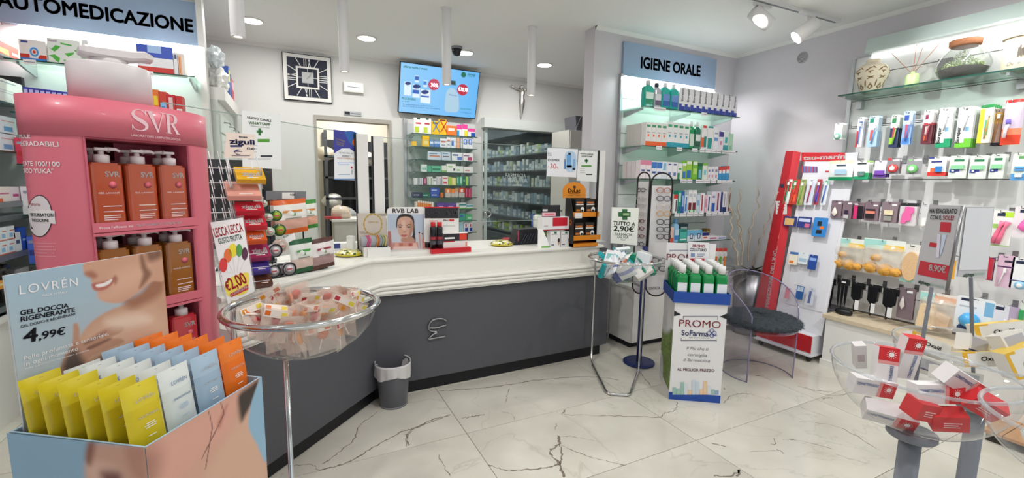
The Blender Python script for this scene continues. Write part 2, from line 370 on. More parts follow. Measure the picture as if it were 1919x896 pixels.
for pts,w in (([(245,815),(330,805),(400,818)],.003),([(430,805),(520,745),(640,640),(670,560),(730,510),(800,455)],.0035),([(390,835),(410,845)],.003),
        ([(410,845),(600,795),(740,710),(870,640),(960,590),(1030,572),(1130,535),(1260,490)],.005),([(1030,575),(995,620),(985,690)],.0035)):
    vein([K(*p) for p in pts],w)
for pts,w in (([(1505,725),(1560,742),(1620,730)],.003),([(1500,790),(1570,800),(1650,845)],.003),([(1490,760),(1560,785)],.002),([(1560,850),(1630,870)],.002)): vein(pts,w)
# ---- walls, ceiling
w = MB()
for a in ((XL-.1,.249,0,CEIL),(.249,1.096,2.217,CEIL),(1.096,2.29,0,CEIL),(2.29,3.73,2.21,CEIL),(3.73,XR+.1,0,CEIL)): w.box(a[0],a[1],YB,YB+.12,a[2],a[3])
struct('wall_back',w,WALLB)
cx1 = onz(1100,58.5,CEIL).y
w = MB().box(2.485,XR,YO,max(cx1,YO+.12),0,CEIL); struct('wall_oral_care',w,WALL)
struct('wall_right',MB().box(XR,XR+.1,YF,YB,0,CEIL),WALL)
struct('wall_left',MB().box(XL-.1,XL,YF,YB,0,CEIL),WALL)
struct('ceiling',MB().box(XL-.1,XR+.1,YF-.1,9.2,CEIL,CEIL+.1),CEILM)
w = MB().box(XL,XR,YF-.1,YF,2.45,CEIL)
for x in (XL,-.1,2.2,XR-.15): w.box(x,x+.15,YF-.1,YF,0,2.45)
w.box(XL,XR,YF-.1,YF,0,.25); struct('wall_front',w,WALL)
for i,(a,b_) in enumerate(((XL+.15,-.1),(.05,2.2),(2.35,XR-.15))):
    struct('window_%d' % (i+1),MB().box(a,b_,YF-.06,YF-.05,.25,2.45),SCREEN)
TRIM = mat('cornice_white','#ecebe8',.6)
def cornice(k,x0,y0,x1,y1,nx,ny):
    m_ = MB(); d = .03; P = [(0,0),(d,0),(d*.7,-.012),(.008,-.026),(0,-.03)]
    A = [(x0+nx*p,y0+ny*p,CEIL+q) for p,q in P]; B = [(x1+nx*p,y1+ny*p,CEIL+q) for p,q in P]; n_ = len(P)
    m_.add(A+B,[[i,(i+1) % n_,n_+(i+1) % n_,n_+i] for i in range(n_)]); struct('trim_%d' % k,m_,TRIM)
cornice(1,XL,YB,XR,YB,0,-1); cornice(2,2.485,YO,XR,YO,0,-1); cornice(3,XR,YF,XR,YO,-1,0)
# ---- rooms seen through the doorway and the sliding glass door
BEIGE = mat('store_room_paint','#cfc9bb',.85)
w = MB().box(-.1,0,YB+.12,7.3,0,CEIL).box(-.1,1.7,7.3,7.4,0,CEIL).box(1.7,1.8,YB+.12,9.1,0,CEIL)
struct('wall_store_room',w,BEIGE)
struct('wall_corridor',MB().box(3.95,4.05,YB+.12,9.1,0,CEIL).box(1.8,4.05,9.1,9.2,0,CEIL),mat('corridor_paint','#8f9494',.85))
d_ = MB(); JAMB = mat('door_frame_grey','#a9a59c',.5)
d_.box(.249,.275,YB-.012,YB+.13,0,2.217).box(1.07,1.096,YB-.012,YB+.13,0,2.217).box(.275,1.07,YB-.012,YB+.13,2.17,2.217)
struct('door_1',d_,JAMB)
# ---- sliding glass door with header
d2 = add('door_2',None,Matrix.Translation((2.29,YB,0))); d2['kind'] = 'structure'
HEAD = mat('door_header','#d9dedb',.45); ident = Matrix.Identity(4)
part('door_header',MB().box(2.261,3.74,YB-.11,YB-.002,2.21,2.335),HEAD,d2,ident)
FR = mat('glass_door_rail','#bccac5',.3)
part('door_frame',MB().box(2.292,2.33,YB-.05,YB-.03,.02,2.205),FR,d2,ident)
gp = part('glass_panel',MB().box(2.33,3.60,YB-.044,YB-.036,.02,2.205),DGLASS,d2,ident)
hp = ony(914,401,YB-.05)
ring = MB().tube([(hp.x+.045*math.cos(a),YB-.05,hp.z+.045*math.sin(a)) for a in [2*math.pi*i/20 for i in range(20)]],.014,8,True)
part('finger_pull',ring,CHROME,d2,ident)
dpl = Plane((2.29,YB-.045,0),(1,0,0),(0,0,1))
ETCH = mat('etched_glass','#c9d3d3',.7)
K = crop(880,200,.2456)
text_px(gp,dpl,'FARMACIA',K(275,540),K(430,545),ETCH,8); text_px(gp,dpl,'SALVIA',K(300,577),K(442,580),ETCH,8); text_px(gp,dpl,'RODI',K(345,606),K(395,606),ETCH,3.5)
# ---- corridor shelves beyond the glass door: shelf wall along the right side
cs = thing('corridor_shelving','dark shelving unit in the corridor behind the sliding glass door','shelving',Matrix.Translation((3.55,7.2,0)))
CSH = mat('corridor_shelf','#5d6468',.5)
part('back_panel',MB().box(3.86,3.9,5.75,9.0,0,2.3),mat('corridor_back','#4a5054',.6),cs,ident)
part('base_cabinet',MB().box(3.45,3.86,5.75,9.0,0,.55),CSH,cs,ident)
LEV = [.62,.9,1.17,1.44,1.71,1.98]
for z in LEV: part('shelf_board',MB().box(3.5,3.86,5.75,9.0,z-.02,z),CSH,cs,ident)
part('ceiling_soffit',MB().box(3.4,3.9,5.75,9.0,2.3,2.5),CSH,cs,ident)
pal = ['#d5d9da','#c3ccd3','#9db3c8','#dadbd6','#b9c2c0','#7f98b5','#c8cbb0','#e0e0e0','#8ca0a8','#b5c96a']
CORR = []; CN = dict(zip(pal,['pale grey','grey-blue','sky blue','white','sage','slate blue','olive','bright white','teal grey','lime']))
for li,z in enumerate(LEV):
    y = 5.85
    while y < 8.8:
        wd_,h_ = rnd.uniform(.06,.13),rnd.uniform(.1,.2); c = rnd.choice(pal) if li else rnd.choice(pal+['#a8c43a']*4)
        m_ = MB().box(0,wd_,0,.1,0,h_,c).box(.008,wd_-.008,-.0006,0,h_*.2,h_*.5,rnd.choice(['#8fa3b8','#6f7d86','#eeeeee']))
        CORR.append((m_,at(3.55,y+wd_,z,-R90),'%s carton on the %s corridor shelf behind the glass door' % (CN.get(c,'lime'),['lowest','second','third','fourth','fifth','top'][li])))
        y += wd_+rnd.choice([.004,.004,.02,.05])
# ---- recessed lights, pendants, camera dome, track
rl = MB().lathe([(.098,2.9),(.098,2.893),(.082,2.888),(.08,2.897)],28)
ring_me = rl.mesh('trim_ring',WHITE); disc_me = MB().lathe([(.081,2.889),(.08,2.894)],28).mesh('diffuser',LAMPW)
nm = ['leftmost','second from left','third from left, behind the dome camera','rightmost, right of the hanging tubes']
for i,(x,y) in enumerate(DOWN):
    t = thing('recessed_light','glowing round recessed ceiling light, %s of four' % nm[i] if i < 2 else 'glowing round recessed ceiling light, ' + nm[i],'ceiling light',Matrix.Translation((x,y,2.9)),'recessed ceiling lights')
    for q,me in (('trim_ring',ring_me),('diffuser',disc_me)): add(q,me,Matrix.Translation((x,y,0)),t)
TUBE = mat('pendant_white','#e3e2e3',.45)
tb = MB().lathe([(.036,2.3),(.037,2.302),(.037,2.9)],24,cap=False).mesh('tube_body',TUBE)
lens = MB().lathe([(.036,2.303),(.024,2.301),(.022,2.31)],24,cols=['#ffffff']*3,cap=False).mesh('tube_rim',WHITE); bulb = MB().lathe([(.025,2.308),(.0,2.3085)],20).mesh('bulb',mat('pendant_bulb','#fff6e8',.5,emit=6))
rose = MB().lathe([(.045,2.9),(.045,2.893),(.037,2.892)],24).mesh('ceiling_rose',TUBE)
for i,(x,y) in enumerate(PEND):
    t = thing('tube_pendant','slim white tube lamp hanging from the ceiling, ' + ['leftmost of four','second from left, right of the clock','in front of the wall screen','in front of the crucifix'][i],'pendant lamp',Matrix.Translation((x,y,2.3)),'white tube lamps over the counter')
    for q,me in (('tube_body',tb),('tube_rim',lens),('bulb',bulb),('ceiling_rose',rose)): add(q,me,Matrix.Translation((x,y,0)),t)
p = onz(856,88,CEIL)
t = thing('dome_camera','small black dome camera on the ceiling beside a recessed light','camera',Matrix.Translation((p.x,p.y,2.9)))
part('base',MB().lathe([(.06,2.9),(.058,2.875)],20),mat('camera_base','#8e9096',.4),t,Matrix.Translation((p.x,p.y,0)))
part('dome',MB().lathe([(.052,2.876),(.052,2.86),(.045,2.835),(.03,2.815),(.0,2.807)],20),mat('camera_dome','#23242b',.15),t,Matrix.Translation((p.x,p.y,0)))
tk = thing('track_rail','white ceiling track rail above the right wall display','track light',Matrix.Translation((3.6,2.34,2.9)))
a,b_ = onz(1395,-8,2.88),onz(1572,42,2.88); ang = math.atan2(b_.y-a.y,b_.x-a.x); L_ = (b_-a).length
TM = at(a.x,a.y,0,ang)
part('rail',MB().box(0,L_,-.018,.018,2.872,2.9),TUBE,tk,TM); part('rail_slot',MB().box(.02,L_-.05,-.006,.006,2.868,2.873),GREY,tk,TM)
def spot(px,py,z,aim,label):
    c = onz(px,py,z); d = (Vector(aim)-c).normalized(); t_ = thing('track_spotlight',label,'spotlight',Matrix.Translation(c),'track spotlights')
    q = d.to_track_quat('-Z','Y').to_matrix().to_4x4(); M_ = Matrix.Translation(c) @ q
    part('head',MB().lathe([(.052,-.085),(.055,-.08),(.055,.085),(.05,.09)],24,cap=False).lathe([(.05,.09),(.0,.092)],24),TUBE,t_,M_)
    part('lens',MB().lathe([(.05,-.075),(.0,-.0755)],24),mat('spot_lens','#fff7ea',.4,emit=10),t_,M_)
    yv = abs(c.y); arm = MB().tube([(c.x,c.y,c.z+.02),(c.x,c.y,2.87)],.008,8).box(c.x-.09,c.x+.09,c.y-.014,c.y+.014,2.85,2.872)
    part('arm',arm,TUBE,t_,ident)
spot(1427,34,2.77,(4.5,1.75,1.75),'white track spotlight aimed right, left one of the pair'); spot(1510,57,2.74,(2.9,2.9,1.9),'white track spotlight with bright lens facing left, right one of the pair')
p = onx(1504,108,XR)
v_ = thing('air_vent','small round slotted air vent high on the right wall','vent',Matrix.Translation(p))
VM = at(p.x,p.y,p.z,-R90)
part('ring',MB().lathe([(.052,0),(.05,.006),(.042,.006),(.042,0)],24,cap=False).xf(Matrix.Rotation(R90,4,'X')),mat('vent_grey','#b0afb1',.6),v_,VM)
for i in range(7):
    z = -.036+i*.012; r_ = math.sqrt(max(.0425**2-z*z,0)); part('slat',MB().box(-r_,r_,-.004,-.001,z-.003,z+.003),mat('vent_slat','#8e8d90',.6),v_,VM)
# ================================================================ PRODUCT BUILDERS
def pr(p):
    q = Vector(p)-EYE; z = q.dot(CF); return 959.5+FPX*q.dot(CR)/z,448-FPX*q.dot(CU)/z
def xcol(px,Y,z):
    """x of the point at depth Y and height z that is seen in pixel column px"""
    y = 448
    for _ in range(4): P = ony(px,y,Y); y = pr((P.x,Y,z))[1]
    return P.x
def ycol(px,X,z):
    y = 448
    for _ in range(4): P = onx(px,y,X); y = pr((X,P.y,z))[1]
    return P.y
LABELS = []
def lab(o,base,cat,group=None):
    """one description; look-alikes get their place in the row when all are built"""
    o['category'] = cat; o['label'] = base
    if group: o['group'] = group
    LABELS.append((o,base)); return o
def finish_labels(how={}):
    by = {}
    for o,b in LABELS: by.setdefault(b,[]).append(o)
    for b,os in by.items():
        if len(os) > 1:
            for i,o in enumerate(os): o['label'] = '%s, %s from %s' % (b,ORD[i] if i < 20 else 'number %d' % (i+1),how.get(b,'left'))
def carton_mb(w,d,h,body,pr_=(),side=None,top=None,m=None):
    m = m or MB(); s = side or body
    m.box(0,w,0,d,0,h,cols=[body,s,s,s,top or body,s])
    for i,(a,b,c,e,col) in enumerate(pr_):
        y = -.0003-.0002*i; m.quad((a*w,y,b*h),(c*w,y,b*h),(c*w,y,e*h),(a*w,y,e*h),col)
    return m
def oval(m,cx,cz,rx,rz,y,col,n=14,mi=0):
    m.add([(cx+rx*math.cos(2*math.pi*i/n),y,cz+rz*math.sin(2*math.pi*i/n)) for i in range(n)],[list(range(n))],col,mi)
def carton(mw,w,d,h,body,prints,base,cat='carton',group=None,side=None,name='product_carton',extra=None,m=None):
    mb = carton_mb(w,d,h,body,prints,side)
    if extra: extra(mb,w,h)
    return lab(single(name,mb,m or PRINT,base,cat,mw),base,cat,group)
def bottle(mw,w,d,h,body,capc,labc,base,group=None,capf=.17,capw=.55,lab2=None,name='bottle',m=None):
    """flat-sided bottle: shouldered body, screw cap, front label"""
    t = lab(thing(name,base,'bottle',mw),base,'bottle',group); hb = h*(1-capf)
    mb = MB(); n = 5; prof = [(.97,0),(1,.02),(1,.82),(.95,.89),(.72,.955),(.45,1)]; k0 = 0
    rings = []
    for s,z in prof: rings.append([(w/2+(x-w/2)*s,d/2+(y-d/2)*s,z*hb) for x,y in rrect(0,w,0,d,min(w,d)*.3,3)])
    N = len(rings[0]); vs = [p for r in rings for p in r]
    fs = [[i*N+j,i*N+(j+1) % N,(i+1)*N+(j+1) % N,(i+1)*N+j] for i in range(len(prof)-1) for j in range(N)] + [list(range(N-1,-1,-1)),[(len(prof)-1)*N+j for j in range(N)]]
    part('body',mb.add(vs,fs,body,smooth=False),m or LIQUID,t)
    r_ = min(w,d)*capw/1.0*.62
    part('cap',MB().lathe([(r_,hb*.99),(r_,h*.99),(r_*.9,h)],14,w/2,d/2,capc),GLOSSY,t)
    if labc:
        lb = MB().quad((w*.1,-.0006,hb*.12),(w*.9,-.0006,hb*.12),(w*.9,-.0006,hb*.66),(w*.1,-.0006,hb*.66),labc)
        if lab2: lb.quad((w*.1,-.0009,hb*.12),(w*.9,-.0009,hb*.12),(w*.9,-.0009,hb*.36),(w*.1,-.0009,hb*.36),lab2)
        part('label',lb,PRINT,t)
    return t
def row(Y,z,K,items,where,group,d=.06):
    """cartons along a shelf that faces the camera side: (x0, x1, ytop, body, prints, words[, depth])"""
    for it in items:
        x0,x1,yt,body,prints,words = it[:6]; dd = it[6] if len(it) > 6 else d
        a,b = K(x0,yt),K(x1,yt); X0,X1 = xcol(a[0],Y,z),xcol(b[0],Y,z); h = ony((a[0]+b[0])/2,a[1],Y).z-z
        mw = at(X0,Y,z)
        if isinstance(body,tuple): bottle(mw,X1-X0-.002,min(dd,(X1-X0)*.75),h,body[0],body[1],body[2],'%s on the %s' % (words,where),group,lab2=body[3] if len(body) > 3 else None)
        else: carton(mw,X1-X0-.0015,dd,h,body,prints,'%s on the %s' % (words,where),group=group)
def hole_card(w,h,col,prints=(),t=.0015,foot=None):
    """hanging card with clipped corners and a slot; base of the card at z = 0"""
    m = MB(); c = min(w,h)*.06
    m.plate([(0,c),(c,0),(w-c,0),(w,c),(w,h-c),(w-c,h),(c,h),(0,h-c)],t,col)
    m.quad((w*.42,-.0003,h*.93),(w*.58,-.0003,h*.93),(w*.58,-.0003,h*.955),(w*.42,-.0003,h*.955),'#2a2a2c')
    for i,(a,b,cc,e,k) in enumerate(prints):
        y = -.0004-.0002*i; m.quad((a*w,y,b*h),(cc*w,y,b*h),(cc*w,y,e*h),(a*w,y,e*h),k)
    return m
def pillow(w,h,t,n=10,k=1.0):
    """puffed sachet outline, seams top and bottom; returns grid functions for front and back"""
    def fn(sgn):
        def g(a,b):
            q = max(0,math.sin(math.pi*a))**.5*max(0,math.sin(math.pi*min(1,max(0,(b-.06)/.88))))**.45
            return (a*w,sgn*t/2*q,b*h)
        return g
    return fn
def bag_mb(w,h,t,colf,n=12,wr=.0,seed=0):
    q = random.Random(seed); f = pillow(w,h,t); m = MB()
    ph = [q.uniform(0,6) for _ in range(6)]
    def fr(a,b):
        x,y,z = f(-1)(a,b); s = math.sin(math.pi*a)*math.sin(math.pi*b)
        return (x,y + s*wr*(math.sin(a*17+ph[0]+4*b)+math.sin(b*19+ph[1]+5*a)),z)
    m.grid(n,n,fr,colf); m.grid(n,n,lambda a,b: f(1)(1-a,b),lambda a,b: colf(1-a,b) if callable(colf) else colf)
    return m

for m_,M_,w_ in CORR: lab(single('medicine_carton',m_,PRINT,w_,'carton',M_),w_,'carton','cartons behind the sliding glass door')
# ================================================================ THE COUNTER
P0,P1,P2 = Vector((-.30,2.25)),Vector((.456,2.993)),Vector((2.39,3.02))
def off(d):
    """counter front line moved outwards (towards the shop) by d"""
    n1 = Vector((P1.y-P0.y,-(P1.x-P0.x))).normalized(); n2 = Vector((P2.y-P1.y,-(P2.x-P1.x))).normalized()
    bis = (n1+n2).normalized(); k = d/bis.dot(n1)
    return [P0+n1*d,P1+bis*k,P2+n2*d + Vector((.04 if d > .005 else 0,0))]
def strip(prof,back=None):
    """sweep a profile of (out, z) along the counter front, closed at both ends"""
    m = MB(); rings = []
    n_ = len(prof)
    for i in range(3): rings += [(*off(o)[i],z) for o,z in prof]
    m.add(rings,[[i*n_+j,(i+1)*n_+j,(i+1)*n_+(j+1) % n_,i*n_+(j+1) % n_] for i in range(2) for j in range(n_)])
    m.f += [list(range(n_-1,-1,-1)),[2*n_+j for j in range(n_)]]; m.c += [(1,1,1)]*2; m.m += [0,0]; m.sm += [False]*2
    return m
ct = thing('service_counter','long angled pharmacy counter with dark grey front and white fluted edge','counter',Matrix.Translation((1.2,3.2,0)))
CG = noisy(mat('counter_grey','#54555b',.6),260,.22,.15,2)
KICK = mat('kick_black','#14151a',.5); CW = noisy(mat('counter_white','#e8e6df',.3),30,.012)
part('kick_board',strip([(0,0),(0,.1),(-.4,.1),(-.4,0)]),KICK,ct,ident)
part('front_panel',strip([(.04,.1),(.04,.75),(-.4,.75),(-.4,.1)]),CG,ct,ident)
fl_ = [(.075,.742)]
for i in range(3):
    z0 = .748+i*.027
    for k in range(7): a = -R90+math.pi*k/6; fl_.append((.072+.013*math.cos(a),z0+.0135+.0125*math.sin(a)))
fl_ += [(.07,.836),(-.4,.836),(-.4,.742)]
part('fluted_edge',strip(fl_),CW,ct,ident)
part('fascia',strip([(-.02,.836),(-.02,.952),(-.4,.952),(-.4,.836)]),CW,ct,ident)
top = [(-.02,.952),(-.005,.954),(.002,.962),(.002,.972),(-.005,.979),(-.02,.981)]
m_ = strip(top + [(-.05,.981),(-.05,.952)])
bk = [(*off(-.05)[0],.981),(*off(-.05)[1],.981),(P2.x,P2.y+.05,.981),(P2.x,3.65,.981),(.26,3.65,.981),(-.78,2.73,.981)]
m_.prism([(p[0],p[1]) for p in bk],.952,.981)
part('worktop',m_,CW,ct,ident)
part('end_panel',MB().box(2.36,2.43,3.02,3.6,.1,.95),CG,ct,ident)
emb = MB(); EP = Plane((P1.x,P1.y-.046,0),(P2.x-P1.x,P2.y-P1.y,0),(0,0,1))
K = crop(760,560,.41688)
# raised metal emblem on the counter front
emblem = thing('counter_emblem','raised silver letter emblem on the dark counter front','emblem',EP.mw(*EP.uv(819,617)))
K = crop(785,585,.08197)
for pts in ([(630,205),(560,158),(450,146),(320,180),(240,260),(218,350),(250,415),(320,440),(405,446)],[(235,360),(350,362),(480,335),(622,290)],[(412,468),(330,500),(265,560),(212,622)],[(212,622),(400,586),(604,550)]):
    q = [EP.uv(*K(*p)) for p in pts]; part('stroke',MB().tube([(a,b,.004) for a,b in curve(q,5)],.0066,8),STEEL,emblem,EP.mw())
# ---- protective screens on the counter
def board(name,label,x,y,rz,z1,w=.075,d=.02):
    t = thing(name,label,'post',at(x,y,.981,rz),'white posts of the counter screens')
    part('post_board',MB().box(-w/2,w/2,-d/2,d/2,0,z1-.981),WHITE,t); part('gasket',MB().box(-w/2-.012,-w/2,-d/2,d/2,0,z1-.981),BLACK,t); part('foot_plate',MB().box(-w/2-.02,w/2+.02,-.04,.04,0,.006),WHITE,t)
board('screen_post','white screen post on counter beside the blue poster',xcol(681,3.22,1.4),3.22,0,1.815)
board('screen_post','white screen post on counter behind the beige bracelet display',xcol(711,3.22,1.4),3.22,0,1.805,.07)
board('screen_post','white screen post at the right end of the counter',xcol(1125,3.22,1.4),3.22,0,1.795,.06)
xs0,xs1 = xcol(718.5,3.22,1.4)+.002,xcol(1116,3.22,1.4)-.01
sr = thing('counter_screen','clear glass screen along the straight part of the counter','screen',Matrix.Translation((xs0,3.22,1.19)))
part('pane',MB().box(xs0,xs1,3.216,3.224,1.19,1.80),SCREEN,sr,ident)
part('pane_edge',MB().box(xs0,xs1,3.2155,3.2245,1.1895,1.1925).box(xs0,xs1,3.2155,3.2245,1.798,1.801),mat('screen_edge','#9fb0ac',.2),sr,ident)
# the slanting screen over the angled end
sa = Vector((xcol(668,3.22,1.4)-.012,3.22)); sb = Vector((sa.x-.86,3.22-.84)); sd = (sa-sb).normalized()
SPL = Plane((sb.x,sb.y,0),(sd.x,sd.y,0),(0,0,1))
sl = thing('counter_screen','clear glass screen over the angled left end of the counter','screen',Matrix.Translation((sb.x,sb.y,1.1)))
SLW = (sa-sb).length
part('pane',MB().box(0,SLW,0,.008,1.1,1.815),SCREEN,sl,at(sb.x,sb.y,0,math.atan2(sd.y,sd.x)))
part('pane_edge',MB().box(0,SLW,-.0005,.0085,1.8135,1.8165),mat('screen_edge','#9fb0ac',.2),sl,at(sb.x,sb.y,0,math.atan2(sd.y,sd.x)))
for k in (.05,SLW-.06): part('foot',MB().box(k,k+.03,-.02,.03,.981,1.12),WHITE,sl,at(sb.x,sb.y,0,math.atan2(sd.y,sd.x)))
# ---- posters hung on the screens
def sheet(name,label,pl,px,body,cat='poster',lift=.003,m=MATTE,th=.0006):
    """sheet of paper whose four corners are seen at the pixels bl, br, tr, tl"""
    q = [pl.uv(*p) for p in px]; o = q[0]; M_ = pl.mw(o[0],o[1],lift)
    P_ = [(a-o[0],b-o[1]) for a,b in q]
    o_ = single(name,MB().prism(P_,0,th,body),m,label,cat,M_)
    return o_,Plane(M_.to_translation(),pl.u,pl.v,th)
def bars(parent,pl,rects,m=PRINT,lift=.0005,name='print'):
    mb = MB()
    for x0,y0,x1,y1,col in rects:
        q = [pl.uv(*p) for p in ((x0,y1),(x1,y1),(x1,y0),(x0,y0))]; mb.quad(*[(a,b,lift) for a,b in q],col)
    return part(name,mb,m,parent,pl.mw())
def blob(parent,pl,pts,col,m=PRINT,lift=.0007,name='print',smooth=True):
    q = [pl.uv(*p) for p in pts]; q = smoothpoly(q,4) if smooth else q
    A = sum(q[i-1][0]*q[i][1]-q[i][0]*q[i-1][1] for i in range(len(q)))
    if A < 0: q = q[::-1]
    return part(name,MB().add([(a,b,lift) for a,b in q],[list(range(len(q)))],col),m,parent,pl.mw())
def disc_px(cx,cy,rx,ry,n=20): return [(cx+rx*math.cos(2*math.pi*i/n),cy+ry*math.sin(2*math.pi*i/n)) for i in range(n)]
GREENI = mat('green_ink','#5a9a3c',.6); DGREEN = mat('dark_green_ink','#1f5a34',.6); REDI = mat('red_ink','#c22a3a',.6); GREYI = mat('grey_ink','#6f7176',.6); BLUEI = mat('blue_ink','#27408f',.6)
K = crop(380,180,.24549)
po,pl = sheet('paper_poster','white paper poster with green cross about a phone channel, left of the doorway',SPL,[K(300,545),K(598,560),K(590,140),K(295,110)],'#eef0f0')
text_px(po,pl,'NUOVO CANALE',K(340,172),K(522,200),INK,4.6,.012); text_px(po,pl,'WHATSAPP',K(350,215),K(516,230),GREENI,5.6,.012)
text_px(po,pl,'FARMACIA SALVIA RODI',K(365,232),K(508,248),GREYI,2.2)
bars(po,pl,[(*K(410,262),*K(456,282),'#4b8a52'),(*K(424,246),*K(444,300),'#3c7a45'),(*K(418,328),*K(510,352),'#59a03c'),(*K(345,375),*K(415,380),'#c3c6c8'),(*K(345,400),*K(415,405),'#c3c6c8'),(*K(345,425),*K(415,430),'#c3c6c8')])
bars(po,pl,[(*K(440,452),*K(530,468),'#3a3d42'),(*K(345,478),*K(520,484),'#9a9da0')])
po,pl = sheet('blue_poster','blue and white paper poster hung on the screen post by the doorway',SPL,[K(1002,640),K(1172,645),K(1178,282),K(997,255)],'#f0f2f6')
blob(po,pl,[K(*p) for p in ((997,256),(1178,284),(1176,440),(1120,400),(1060,400),(999,440))],'#3d3f9c',smooth=False)
blob(po,pl,[K(*p) for p in ((1085,272),(1178,284),(1176,400),(1130,370),(1100,320))],'#2a63b0',lift=.001)
blob(po,pl,[K(*p) for p in ((1140,350),(1172,300),(1176,395),(1155,385))],'#e8703a',lift=.0013)
text_px(po,pl,'Tre settimane',K(1012,330),K(1082,352),mat('yellow_ink','#ecd96a',.6),3.5,.01); text_px(po,pl,'Tumore del',K(1015,352),K(1078,370),MATS['yellow_ink'],3.5,.01); text_px(po,pl,'Colon retto',K(1020,370),K(1075,385),MATS['yellow_ink'],3.5,.01)
text_px(po,pl,'SE HAI FRA 50',K(1040,438),K(1145,445),GREYI,3); text_px(po,pl,'ADERISCI',K(1062,465),K(1125,470),INK,4); text_px(po,pl,'ALLO SCREENING',K(1025,478),K(1160,488),mat('orange_ink','#c97a4a',.6),3)
bars(po,pl,[(*K(1028,508),*K(1165,512),'#5f7fc9'),(*K(1032,522),*K(1120,526),'#8fa6d8'),(*K(1030,598),*K(1125,602),'#8fa6d8'),(*K(1003,632),*K(1172,640),'#3b78c0'),(*K(1010,280),*K(1030,298),'#e6e8f5')])
blob(po,pl,disc_px(*K(1136,546),1.8,2.3),'#c03a55'); bars(po,pl,[(*K(1137,560),*K(1141,600),'#4a4d6a')])
RPL = Plane((0,3.216,0),(1,0,0),(0,0,1))
K = crop(880,200,.24561)
po,pl = sheet('cosmetics_poster','white sale poster with blue bottles hung on the right screen',RPL,[K(585,530),K(812,540),K(825,325),K(592,314)],'#eef0f5')
text_px(po,pl,'COSMESI',K(597,415),K(684,417),INK,4.2,.02); text_px(po,pl,'-30',K(597,470),K(660,474),REDI,9.5); text_px(po,pl,'%',K(662,474),K(680,474),REDI,4)
text_px(po,pl,'RV',K(598,362),K(625,362),GREYI,3); text_px(po,pl,'LAB',K(598,376),K(626,376),GREYI,3)
blob(po,pl,[K(*p) for p in ((735,350),(800,350),(815,420),(800,490),(745,495),(725,430))],'#bcd5ec')
bars(po,pl,[(*K(721,418),*K(733,476),'#4a86c8'),(*K(724,400),*K(730,418),'#22252c'),(*K(740,365),*K(775,460),'#6fa6da'),(*K(752,352),*K(772,368),'#1d222c'),(*K(740,448),*K(780,464),'#22304a'),(*K(788,400),*K(806,470),'#86b4de'),(*K(784,466),*K(806,482),'#20283a')],lift=.0012)
po,pl = sheet('paper_poster','white paper poster with green cross at the right end of the screen',RPL,[K(815,565),K(967,575),K(975,345),K(830,335)],'#eff1f0')
text_px(po,pl,'NUOVO CANALE',K(845,362),K(942,370),INK,2.6,.02); text_px(po,pl,'WHATSAPP',K(852,383),K(937,388),GREENI,3.2,.02)
bars(po,pl,[(*K(878,405),*K(905,420),'#4b8a52'),(*K(886,397),*K(896,432),'#3c7a45'),(*K(852,446),*K(930,460),'#59a03c'),(*K(842,470),*K(880,474),'#b9bcbe'),(*K(842,486),*K(880,490),'#b9bcbe'),(*K(842,502),*K(880,506),'#b9bcbe'),(*K(888,514),*K(935,522),'#3a3d42')])
# ================================================================ SHELF UNITS
SIGNB = noisy(mat('sign_blue','#93a7c1',.5),3,.05); SIGNT = mat('sign_letters','#20242f',.5); PANEL = mat('unit_white','#dfe0e0',.45); PANELD = mat('unit_back','#c9cdce',.5); ALU = mat('aluminium','#b9bcbf',.3,.8)
def glass_shelf(parent,x0,x1,y0,y1,z,mw,tags=(),t=.008):
    """local frame: front at y0, back at y1"""
    s = part('glass_shelf',MB().box(x0,x1,y0+.0006,y1,z-t,z),GLASS,parent,mw)
    part('front_edge',MB().box(x0,x1,y0-.0006,y0+.0006,z-t,z),GEDGE,s,mw)
    for a,b in tags: part('price_tag',MB().box(a,b,y0-.006,y0-.004,z-.03,z+.002,'#f2f1f3').box(a+.004,b-.004,y0-.0064,y0-.006,z-.018,z-.012,'#9a9aa2'),PRINT,s,mw)
    n_ = 2 if x1-x0 < 1 else 3
    for i in range(n_):
        x = x0+.04+(x1-x0-.08)*i/(n_-1); part('bracket',MB().plate([(y0+.06,0),(y1,0),(y1,-.05),(y1-.02,-.055),(y0+.06,-.012)],.014,y=-.007).xf(Matrix(((0,1,0,x),(1,0,0,0),(0,0,1,z-t),(0,0,0,1)))),ALU,s,mw)
    return s
Wt = '#e9e9ea'
# ---------------------------------------------------------------- oral care unit
ou = thing('oral_care_shelving','glass shelf unit of oral care products on the grey wall','shelving',Matrix.Translation((3.4,YO,0)))
part('back_panel',MB().box(2.80,4.05,YO-.02,YO-.001,.8,2.52),PANEL,ou,ident)
part('side_rail',MB().box(2.775,2.80,YO-.035,YO-.001,.8,2.52),ALU,ou,ident)
for z in (2.3,1.98,1.68,1.4,1.1): part('slat_groove',MB().box(2.80,4.05,YO-.0206,YO-.0196,z,z+.008),mat('groove_grey','#8f9294',.6),ou,ident)
sg = single('sign_board',MB().box(2.797,4.03,YO-.03,YO-.002,2.508,2.81),SIGNB,'blue-grey hanging sign reading IGIENE ORALE above the glass shelves','sign')
spl = Plane((0,YO-.031,0),(1,0,0),(0,0,1))
text_px(sg,spl,'IGIENE ORALE',(1200.5,127),(1312.5,143),SIGNT,21,.034)
part('light_strip',MB().box(2.82,4.02,YO-.03,YO-.021,2.495,2.507),mat('led_strip','#ffffff',.5,emit=6),ou,ident)
OF = 3.08; OZ = {1: 2.19,2: 1.85,3: 1.557,4: 1.235,5: .955,6: .62}
K = crop(1080,40,.29010)
def tags_px(Y,z,K,lst): return [(xcol(K(a,0)[0],Y,z),xcol(K(b,0)[0],Y,z)) for a,b in lst]
K2 = crop(1130,280,.26786)
